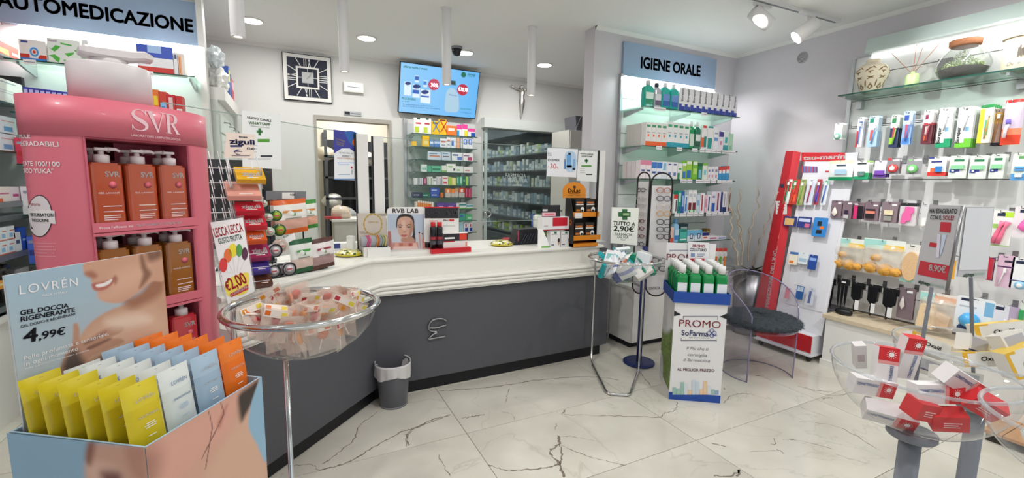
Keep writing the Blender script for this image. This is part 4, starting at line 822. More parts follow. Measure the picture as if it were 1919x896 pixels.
# ---------------------------------------------------------------- glass shelf column on the back wall
CY = 5.22
cu = thing('back_wall_shelving','narrow glass shelf column of medicines under the wall screen','shelving',Matrix.Translation((1.68,YB,.8)))
CX0,CX1 = 1.27,2.09
part('upright',MB().box(CX0-.03,CX0,YB-.03,YB-.001,.75,2.25),ALU,cu,ident); part('upright',MB().box(CX1-.12,CX1-.09,YB-.03,YB-.001,.75,2.25),ALU,cu,ident); part('back_panel',MB().box(CX0,CX1,YB-.012,YB-.001,.75,2.2),PANELD,cu,ident)
K = crop(740,220,.20101)
CZ = [ony(833,y,CY).z for y in (253,276.5,300.5,323,347,370,392,414.5,437)]
for z in CZ: glass_shelf(cu,CX0,CX1,CY-.01,YB-.012,z,ident)
GC = 'cartons on the back wall shelves'; wh = [(.15,.55,.85,.75,'#c86a60'),(.2,.2,.8,.35,'#9aa4b8')]
CRW = [
 [(180,261,5,'#f0f0ee',[(.1,.05,.55,.42,'#c3dc3a'),(.2,.6,.8,.7,'#c83a44'),(.35,.9,.7,1,'#2a5a4a')],'white carton with lime square'),(262,340,10,'#f0f0ee',[(.1,.05,.55,.42,'#c3dc3a'),(.2,.6,.8,.7,'#c83a44'),(.35,.9,.7,1,'#2a5a4a')],'white carton with lime square'),
  (342,414,38,'#f0c22a',[(.15,.8,.85,.93,'#7a4a20')],'yellow carton with blue cross'),(415,482,18,'#f2c22c',[(.1,.88,.9,.98,'#7a3a20')],'yellow carton with red cross'),(484,574,78,'#ee7f34',[(.15,.45,.8,.75,'#f4e8e0')],'orange carton'),(578,624,70,'#f0f0f4',[(0,.6,1,1,'#e84a9a'),(0,0,.5,.5,'#3a9ad8')],'pink and blue carton'),(626,678,66,'#f0f0f4',[(0,.6,1,1,'#e84a9a'),(.4,0,1,.5,'#f2e23c')],'pink and yellow carton'),(682,752,105,'#f0f0f4',[(0,.6,1,1,'#e84a9a'),(.4,0,1,.5,'#2a5ab0')],'pink and navy carton')],
 [(165,204,222,'#eec030',[],'small yellow carton'),(258,322,168,'#f0c22c',[(0,.7,1,.78,'#d8a010'),(.2,.2,.8,.5,'#e8d890')],'yellow tub carton'),(325,363,205,'#5f8cc8',[(.1,.4,.9,.7,'#dfe8f2')],'blue carton'),(368,420,212,'#4f80c8',[(0,.5,1,.8,'#c8d8ee')],'blue and pale carton'),(422,484,198,'#e6e9ec',wh,'white carton'),(485,518,182,'#e6ecec',wh,'taller white carton'),(520,562,188,'#dfe8f0',[(.2,.2,.7,.7,'#2f6ac0')],'white carton with blue oval'),(563,584,190,'#f0ece8',[(.5,0,1,1,'#f0903c')],'slim white and orange carton'),(585,604,190,'#f0ece8',[(.5,0,1,1,'#f0903c')],'slim white and orange carton'),(605,626,195,'#e0e0e4',[(.3,0,.6,1,'#8a8c9a')],'slim striped carton'),(635,680,195,'#eef0f4',[(.1,.4,.9,.9,'#2f62b8'),(.3,.5,.7,.8,'#d0dcf2')],'white carton with blue diamond'),(682,726,195,'#eef0f4',[(.1,.4,.9,.9,'#2f62b8'),(.3,.5,.7,.8,'#d0dcf2')],'white carton with blue diamond')],
 [(312,430,320,'#c9d8e6',[(.1,.4,.9,.55,'#c87a4a'),(.1,.7,.7,.8,'#5a7a9a')],'pale blue wide carton'),(437,520,322,'#c3d2de',[(.15,.4,.85,.5,'#5a3a3a'),(.1,.75,.7,.85,'#5a7a9a')],'pale blue square carton'),(532,633,330,'#e9ecf0',[(.5,.1,.95,.5,'#5a7ac8'),(.05,.6,.6,.8,'#5a6a8a')],'white carton with blue figure'),(638,730,335,'#efe9ec',[(.45,.1,.9,.5,'#c03a70'),(.05,.6,.6,.75,'#8a6a8a')],'white carton with crimson figure')],
 [(250,300,440,'#d8e4e0',[(.1,.3,.9,.6,'#8ac0b0')],'pale carton'),(302,340,450,'#4fae88',[],'green carton'),(342,434,452,'#5fbb94',[(.1,.3,.9,.6,'#2f7f60')],'wide green carton'),(437,485,450,'#dfe6dc',[(0,0,1,.3,'#8ab86a')],'white and lime carton'),(487,570,434,'#eceee8',[(.7,.2,.9,.5,'#4a4a50'),(.1,.6,.6,.75,'#8ab86a')],'white carton'),(572,640,455,'#e9ece6',[(.1,.3,.5,.5,'#8ab86a')],'low white carton'),(645,730,462,'#ece9ea',[(.1,.3,.6,.5,'#c88a8a')],'white and rose carton')],
 [(185,206,565,'#e6e4e6',[],'slim white carton'),(210,234,565,'#c8ccd0',[(.3,0,.7,1,'#8a8f98')],'slim grey carton'),(236,262,565,'#e0e2e6',[(.3,0,.7,1,'#b0b4be')],'slim pale carton'),(265,299,560,'#8a4a68',[(.3,.2,.7,.8,'#c890a8')],'plum carton'),(302,325,553,'#e2e6de',[(.3,0,.6,.9,'#7aa070')],'slim carton with green edge'),(327,354,553,'#e9e9e6',[(.3,0,.6,.9,'#7aa070')],'white carton with green edge'),(356,386,570,'#ece9e9',[(.1,.6,.9,.8,'#9a9aa0')],'short white carton'),(390,411,552,'#e6e6ea',[(.3,0,.6,.9,'#8a8a98')],'slim white carton with grey edge'),(413,436,552,'#e9e6e6',[(.3,0,.6,.9,'#8a8a98')],'slim white carton with grey edge'),(443,497,548,'#f0eaea',[(.1,.7,.9,.85,'#c03a48'),(.2,.15,.8,.4,'#d04a58')],'white carton with red print'),(500,526,555,'#a8cc48',[],'lime carton'),(528,572,562,'#e0d070',[(.4,.1,.6,.9,'#f0ecc0')],'pale yellow carton'),(575,604,555,'#3f9a7a',[(.2,.2,.5,.9,'#8fd0b8')],'green carton'),(606,632,550,'#5ab088',[(.3,.2,.6,.9,'#cfe8dc')],'mint carton'),(634,660,552,'#1f6a54',[(.2,.4,.8,.7,'#5ab088')],'dark green carton'),(662,692,552,'#b4d060',[(.6,0,1,1,'#4a9a7a')],'lime and green carton'),(696,726,552,'#a8acb0',[],'grey carton')],
 [(165,255,698,'#2f3558',[(.1,.4,.7,.55,'#c8ccd8')],'navy carton'),(258,330,704,'#1f6a58',[(.1,.4,.7,.6,'#b0d8cc')],'deep green carton'),(335,415,702,'#3558b0',[(.1,.4,.7,.6,'#c0d0f2')],'lower blue carton'),(426,450,704,'#e8742c',[],'small orange carton'),(472,522,662,'#c8c0b8',[(0,.5,1,1,'#ee8a34'),(.3,.55,.7,.85,'#f4e0c8')],'grey and orange carton'),(525,560,666,'#c0b8b0',[(0,.5,1,1,'#ee8a34')],'narrow grey and orange carton'),(562,594,660,'#c8c4c0',[(0,.6,1,1,'#d8a070')],'grey and tan carton'),(597,652,656,'#c4beb8',[(0,.5,1,1,'#e05a34'),(.3,.55,.7,.85,'#f4e0d8')],'grey and red carton'),(655,681,660,'#b02a50',[(.3,.1,.6,.9,'#e07a98')],'crimson carton'),(683,716,662,'#b83058',[(.3,.1,.6,.9,'#e07a98')],'crimson carton')],
 [(195,213,785,'#e8d8c8',[],'slim cream carton')] + [(216+i*21,235+i*21,774+i*3,'#f0e0d0',[(0,0,1,.75,'#f08a3c' if i < 5 else '#ee7030')],'slim orange carton') for i in range(6)] + [(342,362,790,'#e6e2e0',[],'slim pale grey carton'),(390,480,797,'#5a3f9a',[(.2,.3,.7,.5,'#c8b8ee')],'purple carton'),(482,572,799,'#5a3f9a',[(.2,.3,.7,.5,'#c8b8ee')],'purple carton'),(574,598,800,'#e0e4e4',[],'slim white carton'),(602,665,797,'#e2ece8',[(0,.55,1,.85,'#2a8a8a'),(0,0,1,.2,'#6ab84a')],'white and teal carton'),(668,728,814,'#e2ece8',[(0,.5,1,.9,'#2a8aa0'),(0,0,1,.2,'#6ab84a')],'low white and teal carton')]]
nmz = ['top','second','third','fourth','fifth','sixth','seventh','eighth','ninth']
for i,its in enumerate(CRW): row(CY,CZ[i],K,its,nmz[i]+' back wall shelf',GC)
def cross(o,c1):
    M_ = MW[o.name]; 
    for s in (1,-1): part('printed_cross',MB().quad((.05-.04*s,-.0018,.03),(.062-.04*s,-.0018,.03),(.062+.04*s,-.0018,.16),(.05+.04*s,-.0018,.16),c1) ,PRINT,o,M_)
for o,b_ in LABELS:
    if b_.startswith('yellow carton with blue cross'): cross(o,'#3f86b8')
    if b_.startswith('yellow carton with red cross'): cross(o,'#c83028')
a,b_ = K(335,655),K(415,655); X0,X1 = xcol(a[0],CY,CZ[5]),xcol(b_[0],CY,CZ[5]); h0 = ony(*K(375,702),CY).z-CZ[5]; h1 = ony(*K(375,656),CY).z-CZ[5]-h0
carton(at(X0,CY,CZ[5]+h0),X1-X0,.06,h1,'#3558b0',[(.1,.4,.7,.6,'#c0d0f2')],'upper blue carton of the pair on the sixth back wall shelf',group=GC)
K = crop(600,360,.18760)
row(CY,CZ[7],K,[(1392,1450,215,'#3aa088',[(.1,.5,.6,.8,'#2a5ab0')],'green carton with blue corner'),(1452,1520,225,'#4ab07a',[(.3,.2,.9,.6,'#a8e0c0')],'mint green carton')],'eighth back wall shelf',GC)
row(CY,CZ[8],K,[(1392,1430,305,'#a8d0dc',[],'pale aqua carton'),(1433,1478,310,'#e0e2ea',[(.3,.1,1,.5,'#2a4a9a'),(.4,.6,.7,.9,'#c83a4a')],'white carton with navy block'),(1480,1520,310,'#e0e2ea',[(.3,.1,1,.5,'#2a4a9a'),(.4,.6,.7,.9,'#c83a4a')],'white carton with navy block')],'ninth back wall shelf',GC)
# ================================================================ RIGHT WALL
RX = 4.335                                                  # face of the slatted panel
rp = thing('slat_wall_panel','white slatted hook wall along the right side','display panel',Matrix.Translation((RX,1.2,.5)))
RM = at(RX,0,0,-R90)                                     # local x = -Y, local y into the wall
YE,YN = 2.205,-.4                                         # far and near end of the panel
edges = [.45] + sorted(onx(1700,y,RX).z for y in (560,470,400,337,232)) + [2.02,2.23,2.44,2.585]
edges = sorted(edges)
for a,b in zip(edges[:-1],edges[1:]): part('slat_board',MB().box(-YE,-YN,0,.025,a+.006,b),PANEL,rp,RM)
part('slat_core',MB().box(-YE,-YN,.012,.029,.45,2.585),mat('slot_grey','#6f7274',.6),rp,RM)  # plain grey core board seen in the gaps between the slats
part('edge_profile',MB().box(-YE-.03,-YE,-.012,.029,.45,2.585),ALU,rp,RM)
lbx = single('light_pelmet',MB().plate([(0,2.585),(-.16,2.585),(-.16,2.60),(-.13,2.70),(0,2.70)],YE-.1-YN).xf(Matrix(((1,0,0,RX+.029),(0,-1,0,YE-.12),(0,0,1,0),(0,0,0,1)))),mat('pelmet_glass','#b9c9c6',.35),'pale green lit pelmet above the slatted wall','pelmet')
part('light_strip',MB().box(RX-.02,RX-.004,YN,YE-.12,2.576,2.5845),MATS['led_strip'],rp,ident)
# glass shelf with ornaments
RS = onx(1570.6,178.6,4.03).z; YS = onx(1570.6,178.6,4.03).y
rs = thing('glass_wall_shelf','long green-edged glass shelf high on the right wall','shelf',Matrix.Translation((4.2,1.2,RS)))
part('glass_board',MB().box(4.032,RX-.002,YN,YS,RS-.01,RS),GLASS,rs,ident); part('front_edge',MB().box(4.03,4.032,YN,YS,RS-.01,RS).box(4.03,RX-.002,YS,YS+.0015,RS-.01,RS),GEDGE,rs,ident)
for y in (YS-.03,1.2,.3): part('bracket',MB().box(4.06,RX,y-.008,y+.008,RS-.03,RS-.0105).box(RX-.05,RX,y-.02,y+.02,RS-.09,RS-.03),ALU,rs,ident)
def shelf_pt(px,X=4.17): return Vector((X,ycol(px,X,RS),RS))
def hz(px,py,X=4.17): return onx(px,py,X).z-RS
# vase
c = shelf_pt(1630); s_ = hz(1630,114)
CREAM = mat('cream_ceramic','#d9cfb8',.55); t = thing('cream_vase','cream pottery vase with carved brown leaf pattern on the glass shelf','vase',Matrix.Translation(c))
vp = [(.055,0),(.07,.02),(.095,.09),(.118,.17),(.12,.2),(.105,.25),(.07,.28),(.052,.295),(.05,.32)]; kz = s_/.32; kr = .9
vp = [(r*kr,z*kz) for r,z in curve([(a,b) for a,b in vp],3)]
part('body',MB().lathe(vp,36),CREAM,t)
CARVE = mat('carved_brown','#7a6240',.7)
def vr(z): 
    for (r0,z0),(r1,z1) in zip(vp[:-1],vp[1:]):
        if z0 <= z <= z1: return r0+(r1-r0)*(z-z0)/max(z1-z0,1e-6)
    return .05
def leaf(a0,z0,ang,L_,w_):
    m_ = MB(); pts = []
    for i in range(9):
        q = i/8; s = math.sin(math.pi*q)*w_
        pts.append((q*L_,s)); 
    poly = pts + [(x,-y*.5) for x,y in pts[::-1][1:-1]]
    vs = []
    for x,y in poly:
        u_ = x*math.cos(ang)-y*math.sin(ang); v__ = x*math.sin(ang)+y*math.cos(ang); z = (z0+v__)*kz; r_ = vr(z)+.0012; a = a0+u_/.1
        vs.append((r_*math.cos(a),r_*math.sin(a),z))
    m_.add(vs,[list(range(len(vs)))]); return m_
lm = MB()
for k in range(8):
    a0 = k*2*math.pi/8
    for (da,z,an,L_,w_) in ((0,.05,1.5,.07,.008),(.15,.04,1.0,.06,.007),(-.15,.04,2.1,.06,.007),(.3,.03,.7,.05,.006),(-.3,.03,2.5,.05,.006),(.1,.12,.5,.06,.008),(-.2,.13,2.7,.05,.007),(.0,.19,.8,.05,.007),(.2,.22,.3,.035,.006),(-.1,.215,2.2,.035,.006),(.35,.17,1.6,.03,.007),(.3,.19,.2,.025,.006),(.42,.19,2.9,.025,.006)):
        q = leaf(a0+da,z,an,L_,w_); lm.add(q.v,q.f)
part('carved_pattern',lm,CARVE,t)
# reed diffuser
c = shelf_pt(1707,4.2); t = thing('reed_diffuser','pale green glass reed diffuser with thin sticks on the glass shelf','diffuser',Matrix.Translation(c))
hd = hz(1707,140,4.2); part('jar',MB().lathe([(.038,0),(.042,.008),(.042,hd*.85),(.036,hd),(.015,hd+.004),(.014,hd+.02)],20,col='#cfe8a8'),GLOSSY,t)
for dx,dy in ((.0,.16),(.0,-.145),(.03,.01),(.06,-.02)): part('reed',MB().tube([(0,0,hd+.0),(dx*.5,dy*.5,hd+.1),(dx,dy,hd+.2 if abs(dy) > .1 else hd+.22)],.0022,6),mat('reed_wood','#c08a6a',.7),t)
# terrarium
c = shelf_pt(1800,4.17); hb = hz(1800,78); t = thing('moss_terrarium','round corked glass jar with moss and dark soil on the glass shelf','terrarium',Matrix.Translation(c))
gl = [(.08,0),(.115,.02),(.14,.07),(.138,.1),(.11,.15),(.075,.185),(.072,.2)]; kq = hb*.88/.2
part('glass_jar',MB().lathe([(r,z*kq) for r,z in curve(gl,4)],32,cap=False),JAR,t)
part('soil',MB().lathe([(.075,.004),(.108,.022*kq),(.132,.06*kq),(.09,.075*kq),(0,.08*kq)],28),noisy(mat('dark_soil','#2e2a26',.95),90,.5,.4),t)
ms = MB(); q = random.Random(5)
for i in range(1500):
    a,r_ = q.uniform(0,6.28),q.uniform(0,1)**.6*.105; x,y = r_*math.cos(a),r_*math.sin(a); z = .065*kq+q.random()*.125*kq*(1-(r_/.125)**2)*(.55+.45*math.sin(a+1.2)); k = .011
    d1 = Vector((q.uniform(-1,1),q.uniform(-1,1),q.uniform(.2,1))).normalized()*k; d2 = d1.orthogonal().normalized()*k*.4
    P = Vector((x,y,z)); ms.add([P-d2,P+d1,P+d2],[[0,1,2]],q.choice(['#6f8a3c','#54702c','#86a04e','#9ab060','#3f5626','#d8ddc8']))
ms_o = part('moss',ms,SOFT,t); ms_o['kind'] = 'stuff'
part('cork_lid',MB().lathe([(.074,.19*kq),(.082,.2*kq),(.084,hb),(.08,hb+.003)],28),noisy(mat('cork','#8a5a3c',.85),80,.25),t)
# ceramic jar at the frame's edge
c = shelf_pt(1912,4.17); hj = hz(1905,62); t = thing('lidded_ceramic_jar','cream lidded ceramic jar with printed picture at the right edge','jar',Matrix.Translation(c))
part('body',MB().lathe([(.085,0),(.092,.01),(.088,hj*.8),(.08,hj*.84)],28),CREAM,t); part('lid',MB().lathe([(.098,hj*.83),(.1,hj*.86),(.07,hj*.95),(.02,hj*1.0),(.018,hj*1.06),(0,hj*1.08)],28),CREAM,t)
DP = mat('jar_print','#6a6258',.6)
def onjar(m_,a0,a1,z0,z1,r_): m_.add([(r_*math.cos(a),r_*math.sin(a),z) for a,z in ((a0,z0),(a1,z0),(a1,z1),(a0,z1))],[[0,1,2,3]])
jp = MB()
for i in range(5): onjar(jp,math.pi+.02+i*.08,math.pi+.09+i*.08,hj*.3+.01*(i % 2),hj*(.55+.05*math.sin(i*2)),.0935)
part('printed_picture',jp,DP,t); text(t,'Dear',MW[t.name] @ Matrix.Translation((-.0905,.04,hj*.12)) @ Matrix.Rotation(-R90,4,'Z') @ Matrix.Rotation(R90,4,'X'),DP,.06,.02,slant=.3)
# black card behind the terrarium
single('black_card',MB().box(RX-.02,RX-.006,ycol(1785,RX-.02,RS+.2),ycol(1758,RX-.02,RS+.2),RS+.12,RS+.2),BLACK,'small black card standing behind the moss terrarium','card')
# ---------------------------------------------------------------- products on hooks
GH = 'hook wall products'
HX = 4.16                                                  # front faces of the packs
HOOK = mat('hook_wire','#b4b6b8',.25,.9)
def hook(px,ptop,zhang,front):
    y = ycol(px,front,zhang)
    q = part('wire_hook',MB().tube([(RX,y,zhang+.004),(front-.012,y,zhang+.002),(front-.02,y,zhang+.018)],.0025,6),HOOK,rp,ident); part('hook_plate',MB().box(RX-.004,RX-.0005,y-.014,y+.014,zhang-.03,zhang+.03),HOOK,q,ident)
def hang(K,x0,x1,y0,y1,words,card,prints=(),bubble=None,n=1,gap=.02,front=HX,cat='hanging pack',shape=None,where='right wall hooks'):
    """a card hanging on a hook of the right wall; x0..x1, y0..y1 = seen outline; bubble = (x0,z0,x1,z1,depth,colour,kind)"""
    a,b = K(x0,y0),K(x1,y1); cx = (a[0]+b[0])/2; z1 = onx(cx,a[1],front).z; z0 = onx(cx,b[1],front).z
    Ya,Yb = ycol(a[0],front,(z0+z1)/2),ycol(b[0],front,(z0+z1)/2); w = Ya-Yb; h = z1-z0
    hook(cx,a[1],z1-h*.06,front)
    for i in range(n):
        t = thing('hanging_pack','',cat,at(front+i*gap,Ya,z0,-R90)); lab(t,words + (' on the %s' % where if i == 0 else ' queued in the %s' % where),cat,GH)
        if shape: shape(t,w,h)
        else: part('card',hole_card(w,h,card,prints),PRINT,t)
        if bubble:
            for bi,(bx0,bz0,bx1,bz1,dp,col,kind) in enumerate([bubble] if not isinstance(bubble[0],tuple) else bubble):
                if kind == 'box': part('contents',MB().rbox(bx0*w,bx1*w,-dp,-.0005,bz0*h,bz1*h,min((bx1-bx0)*w,dp)*.3,col),GLOSSY,t)
                elif kind == 'disc':
                    r_ = (bx1-bx0)*w/2; part('contents',MB().lathe([(r_,0),(r_,dp*.6),(r_*.85,dp),(0,dp)],20,col=col).lathe([(r_*.55,dp),(r_*.5,dp+.002),(0,dp+.002)],16,col='#f2f2f2').xf(Matrix.Translation(((bx0+bx1)/2*w,0,(bz0+bz1)/2*h)) @ Matrix.Rotation(R90,4,'X')),GLOSSY,t)
                elif kind == 'blister': part('blister',MB().rbox(bx0*w,bx1*w,-dp,-.0005,bz0*h,bz1*h,.008,col),ACRYL,t)
                elif kind == 'brush':
                    x = (bx0+bx1)/2*w; r_ = (bx1-bx0)*w/2
                    part('toothbrush',MB().tube([(x-r_,-dp*.5,bz0*h),(x,-dp*.5,(bz0+bz1)/2*h),(x+r_,-dp*.5,bz1*h)],[.005,.004,.0035],7,col=col).box(x+r_-.006,x+r_+.006,-dp-.006,-dp*.5,bz1*h-.028,bz1*h,'#f4f4f4'),GLOSSY,t)
                elif kind == 'egg': part('contents',MB().lathe([(0,bz0*h),((bx1-bx0)*w*.5,(bz0*.7+bz1*.3)*h),((bx1-bx0)*w*.42,(bz0+bz1)/2*h),((bx1-bx0)*w*.2,(bz0*.2+bz1*.8)*h),(0,bz1*h)],14,(bx0+bx1)/2*w,-.012,col,sy=.4),GLOSSY,t)
    return t
K = crop(1540,160,.22321)
RW = 'top hook row'
hang(K,105,172,318,455,'small white pack of round brush heads','#f0f0f0',[(.0,.1,1,.35,'#d8e0dc')],(.1,.05,.9,.35,.02,'#7fc0a8','disc'),4,.022,where=RW)
hang(K,293,346,268,518,'red and blue toothbrush pack','#e8e8ec',[(0,0,.3,.55,'#c83a3c'),(.3,.1,.9,.7,'#e0e6f0'),(.3,.72,.8,.85,'#3a68b0')],(.4,.1,.6,.8,.02,'#5a7ac0','brush'),3,.025,where=RW)
hang(K,388,470,258,515,'pale blue toothbrush pack with green dot','#cfe2ee',[(0,0,1,.5,'#a8c8e0'),(.1,.78,.5,.92,'#1f8a70'),(.25,.2,.6,.55,'#c85a60')],(.5,.1,.8,.7,.02,'#6aa0c8','brush'),3,.025,where=RW)
hang(K,574,645,250,520,'green and navy toothbrush pack','#e6ecdf',[(0,0,1,.6,'#24345c'),(0,.1,.4,.3,'#9ad03c'),(.1,.75,.6,.9,'#1f7a48'),(.3,.3,.7,.62,'#c84a50')],(.5,.1,.8,.7,.02,'#8ac850','brush'),3,.03,where=RW)
hang(K,677,755,218,496,'blue toothbrush pack with round logo','#bcd0ea',[(0,0,1,.6,'#8fb0dc'),(.1,.72,.6,.88,'#2a4fa8'),(.3,.2,.7,.6,'#c85a70'),(.1,.02,.9,.2,'#4f8ad8')],(.5,.1,.8,.7,.02,'#5a80c8','brush'),2,.03,where=RW)
hang(K,845,930,208,490,'maroon toothbrush pack','#e4e0e0',[(0,0,1,.58,'#6a2c38'),(.1,.55,1,.62,'#c84048'),(.2,.72,.5,.86,'#8a2a50'),(.25,.1,.6,.25,'#e86a3c'),(.3,.28,.6,.52,'#d8c0c0')],(.5,.1,.8,.7,.02,'#a85060','brush'),3,.03,where=RW)
for (x0,x1,y0,y1,g_,w_,n_) in ((972,1092,190,520,'#1f9a6a','white toothbrush box with emerald foot',2),(1132,1268,182,520,'#6fc23c','white toothbrush box with lime foot',4)):
    t = hang(K,x0,x1,y0,y1,w_,'#eef0ee',[(0,0,1,.12,g_),(.55,.12,1,.22,g_),(.55,.4,.8,.5,'#8fc0e0'),(.1,.85,.5,.92,'#c8d8cc')],(.5,.42,.75,.86,.02,'#b0b4b8','brush'),n_,.03,where=RW)
    M_ = MW[LABELS[-n_][0].name]; text(LABELS[-n_][0],'Biorepair',M_ @ Matrix.Translation((.022,-.002,.03)) @ Matrix.Rotation(R90,4,'X') @ Matrix.Rotation(R90,4,'Z'),MATS['navy_ink'],.11,.02,.02)
hang(K,1318,1430,165,482,'yellow edged brush pack','#eceae0',[(0,0,.35,.9,'#ead83a'),(0,.92,1,1,'#2a9a50'),(.45,.2,.75,.6,'#6fc08a'),(.5,.3,.7,.38,'#e8503c')],(.6,.1,.8,.8,.02,'#c8a05a','brush'),5,.03,where=RW)
hang(K,1435,1505,200,505,'dark bamboo brush pack','#b89a8a',[(0,.6,1,.9,'#d8a850'),(0,0,1,.08,'#22242c')],(.3,.1,.7,.85,.02,'#a87a50','brush'),3,.03,where=RW,front=4.2)
def pouch(t,w,h):
    cf = lambda a,b: '#e04a34' if b < .22 else ('#e88a68' if b < .38 else ('#d0322c' if b > .9 else '#cdbfd2'))
    part('pouch',bag_mb(w,h,.05,cf,14),GLOSSY,t); part('brush_print',MB().tube([(w*.25,-.03,h*.15),(w*.3,-.034,h*.35),(w*.4,-.032,h*.45)],.009,8,col='#f0e8f4').tube([(w*.4,-.032,h*.45),(w*.35,-.03,h*.55)],.012,8,col='#7a6ac8'),GLOSSY,t)
hang(K,1520,1690,120,497,'large red and lilac pouch','#000000',shape=pouch,where=RW)
RW = 'second hook row'
def gpouch(t,w,h): part('pouch',bag_mb(w,h,.04,lambda a,b: '#1f9a62' if b < .2 else ('#e9f0ec' if b < .85 else '#d0e8b8'),12),GLOSSY,t); part('print',MB().quad((w*.3,-.025,h*.3),(w*.8,-.025,h*.3),(w*.8,-.025,h*.55),(w*.3,-.025,h*.55),'#a8c8dc').quad((w*.35,-.022,h*.72),(w*.75,-.022,h*.72),(w*.75,-.022,h*.78),(w*.35,-.022,h*.78),'#3a4a60'),PRINT,t)
hang(K,62,262,630,798,'white pouch with green foot','#000000',shape=gpouch,where=RW)
hang(K,272,395,632,790,'white and green floss pack','#eef0ec',[(0,0,1,.16,'#1fa070'),(.6,.16,1,.35,'#2a9a60'),(.2,.8,.8,.88,'#2a3a40'),(.3,.2,.75,.42,'#7a9a94'),(.8,.9,1,1,'#a8d080')],(.3,.2,.75,.42,.012,'#6a8a84','box'),3,.03,where=RW)
hang(K,440,540,632,772,'purple and clear floss pick pack','#e4e0ee',[(0,0,1,.2,'#6a3fa0'),(.1,.2,.9,.45,'#cfc4e4')],(.1,.15,.9,.4,.012,'#7f50b8','box'),3,.03,where=RW)
hang(K,548,655,610,742,'grey card with round red floss','#8f8c92',[(0,.85,.3,1,'#d03a44'),(.4,.8,.95,.92,'#d8d8da')],(.1,.08,.9,.6,.018,'#e04a4a','disc'),2,.03,where=RW)
hang(K,714,842,606,746,'grey card with round green floss','#98969c',[(.45,.78,.95,.92,'#d8d8da'),(.1,.8,.35,.9,'#8fc88a')],(.05,.08,.75,.56,.018,'#6fc86a','disc'),1,.03,where=RW)
hang(K,893,1045,600,760,'white and red card with blue brush','#f0eaea',[(0,0,1,.2,'#d83a34'),(0,.9,.3,1,'#3a4a90'),(.15,.7,.75,.78,'#2a3a80'),(.15,.2,.5,.42,'#e86a4a')],(.45,.2,.8,.5,.015,'#3f80c8','box'),3,.03,where=RW)
for i,(x0,x1,y0,y1) in enumerate(((1068,1222,590,780),(1238,1388,590,785),(1410,1535,578,782))):
    hang(K,x0,x1,y0,y1,'pale card with green interdental brushes','#d6dcd6',[(.25,.74,.8,.84,'#2f7a50'),(.05,.25,.6,.4,'#4a5fae'),(.4,.12,.8,.28,'#eef2ee')],((.15,.4,.85,.58,.012,'#8fd0a0','box'),(.12,.26,.4,.4,.006,'#4050a0','disc')),3,.025,where=RW)
hang(K,1595,1720,572,798,'blue green brush card','#dfe8d8',[(0,0,1,.25,'#5a9ad0'),(.4,.8,.9,.9,'#5aa05a')],((.2,.35,.9,.42,.012,'#4f98d8','box'),(.2,.46,.9,.52,.012,'#5fa8e0','box'),(.3,.12,.8,.24,.012,'#e8eef0','box')),2,.03,where=RW)
K = crop(1540,340,.22321); RW = 'third hook row'
MAU = '#84707a'; st = (.62,.82,.92,.9,'#ececec')
hang(K,78,166,160,308,'mauve card with white egg sponge',MAU,[st],(.15,.1,.7,.65,.02,'#efe6dc','egg'),2,.02,where=RW)
hang(K,175,252,165,318,'mauve card with small dark bottle',MAU,[(.5,.84,.9,.92,'#ececec')],((.2,.05,.75,.25,.015,'#c8c4c8','box'),(.3,.25,.65,.5,.015,'#3a2c4a','box')),3,.02,where=RW)
hang(K,268,352,178,318,'mauve card with pink and black file',MAU,[(.05,.86,.4,.94,'#ececec')],((.05,.02,.45,.8,.012,'#d83a78','box'),(.46,.02,.95,.8,.014,'#26242a','box')),3,.02,where=RW)
hang(K,360,476,170,333,'mauve card with orange files',MAU,[(.6,.78,.9,.85,'#ececec')],((.12,.15,.75,.36,.012,'#2c2a2e','box'),(.12,.38,.78,.52,.013,'#e8927a','box'),(.12,.55,.78,.62,.012,'#2c2a2e','box')),2,.02,where=RW)
hang(K,500,636,172,348,'mauve card with cream toe pads','#8a7a82',[st],((.2,.38,.75,.6,.014,'#e8dcb8','box'),(.22,.1,.7,.32,.012,'#9a9a90','box')),3,.02,where=RW)
def sep(t,w,h):
    part('card',hole_card(w,h,'#d8d4d6',[(0,.86,1,1,'#2a2a2e')]),PRINT,t)
    f = MB().plate([(w*.15,h*.1),(w*.4,h*.08),(w*.5,h*.2),(w*.7,h*.22),(w*.72,h*.5),(w*.85,h*.6),(w*.82,h*.82),(w*.35,h*.84),(w*.3,h*.6),(w*.2,h*.5)],.01,'#ea6aa8',y=-.011); part('foam_separator',f,SOFT,t)
hang(K,652,795,182,372,'card with pink toe separators','#000000',shape=sep,n=3,gap=.02,where=RW)
hang(K,832,892,182,388,'clear pack with white pad','#d4d4d6',[(.2,.1,.8,.4,'#f0efec')],(.15,.02,.85,.25,.015,'#f0ece4','egg'),1,.02,where=RW)
def spoon(t,w,h):
    part('card',hole_card(w,h,'#e8eae6',[(.2,.84,.65,.93,'#26304a'),(.6,.82,1,.96,'#b8e040'),(.05,.5,.3,.62,'#9ac860'),(0,0,1,.03,'#a8d080')]),PRINT,t)
    for s in (0,1):
        x = w*(.45+.25*s); part('spoon',MB().tube([(x-w*.28,-.01,h*.08),(x-w*.15,-.012,h*.3),(x,-.012,h*.55),(x+w*.12,-.012,h*.7)],[.014,.012,.008,.016],10,col='#f0789a'),GLOSSY,t)
hang(K,1425,1595,245,545,'baby card with pink spoons','#000000',shape=spoon,where=RW)
hang(K,1608,1760,212,472,'baby card with pink soother','#e6dfe4',[(.3,.8,.9,.9,'#26304a')],(.3,.2,.95,.6,.03,'#e86ab0','egg'),where=RW)
RW = 'fourth hook row'
q = random.Random(11)
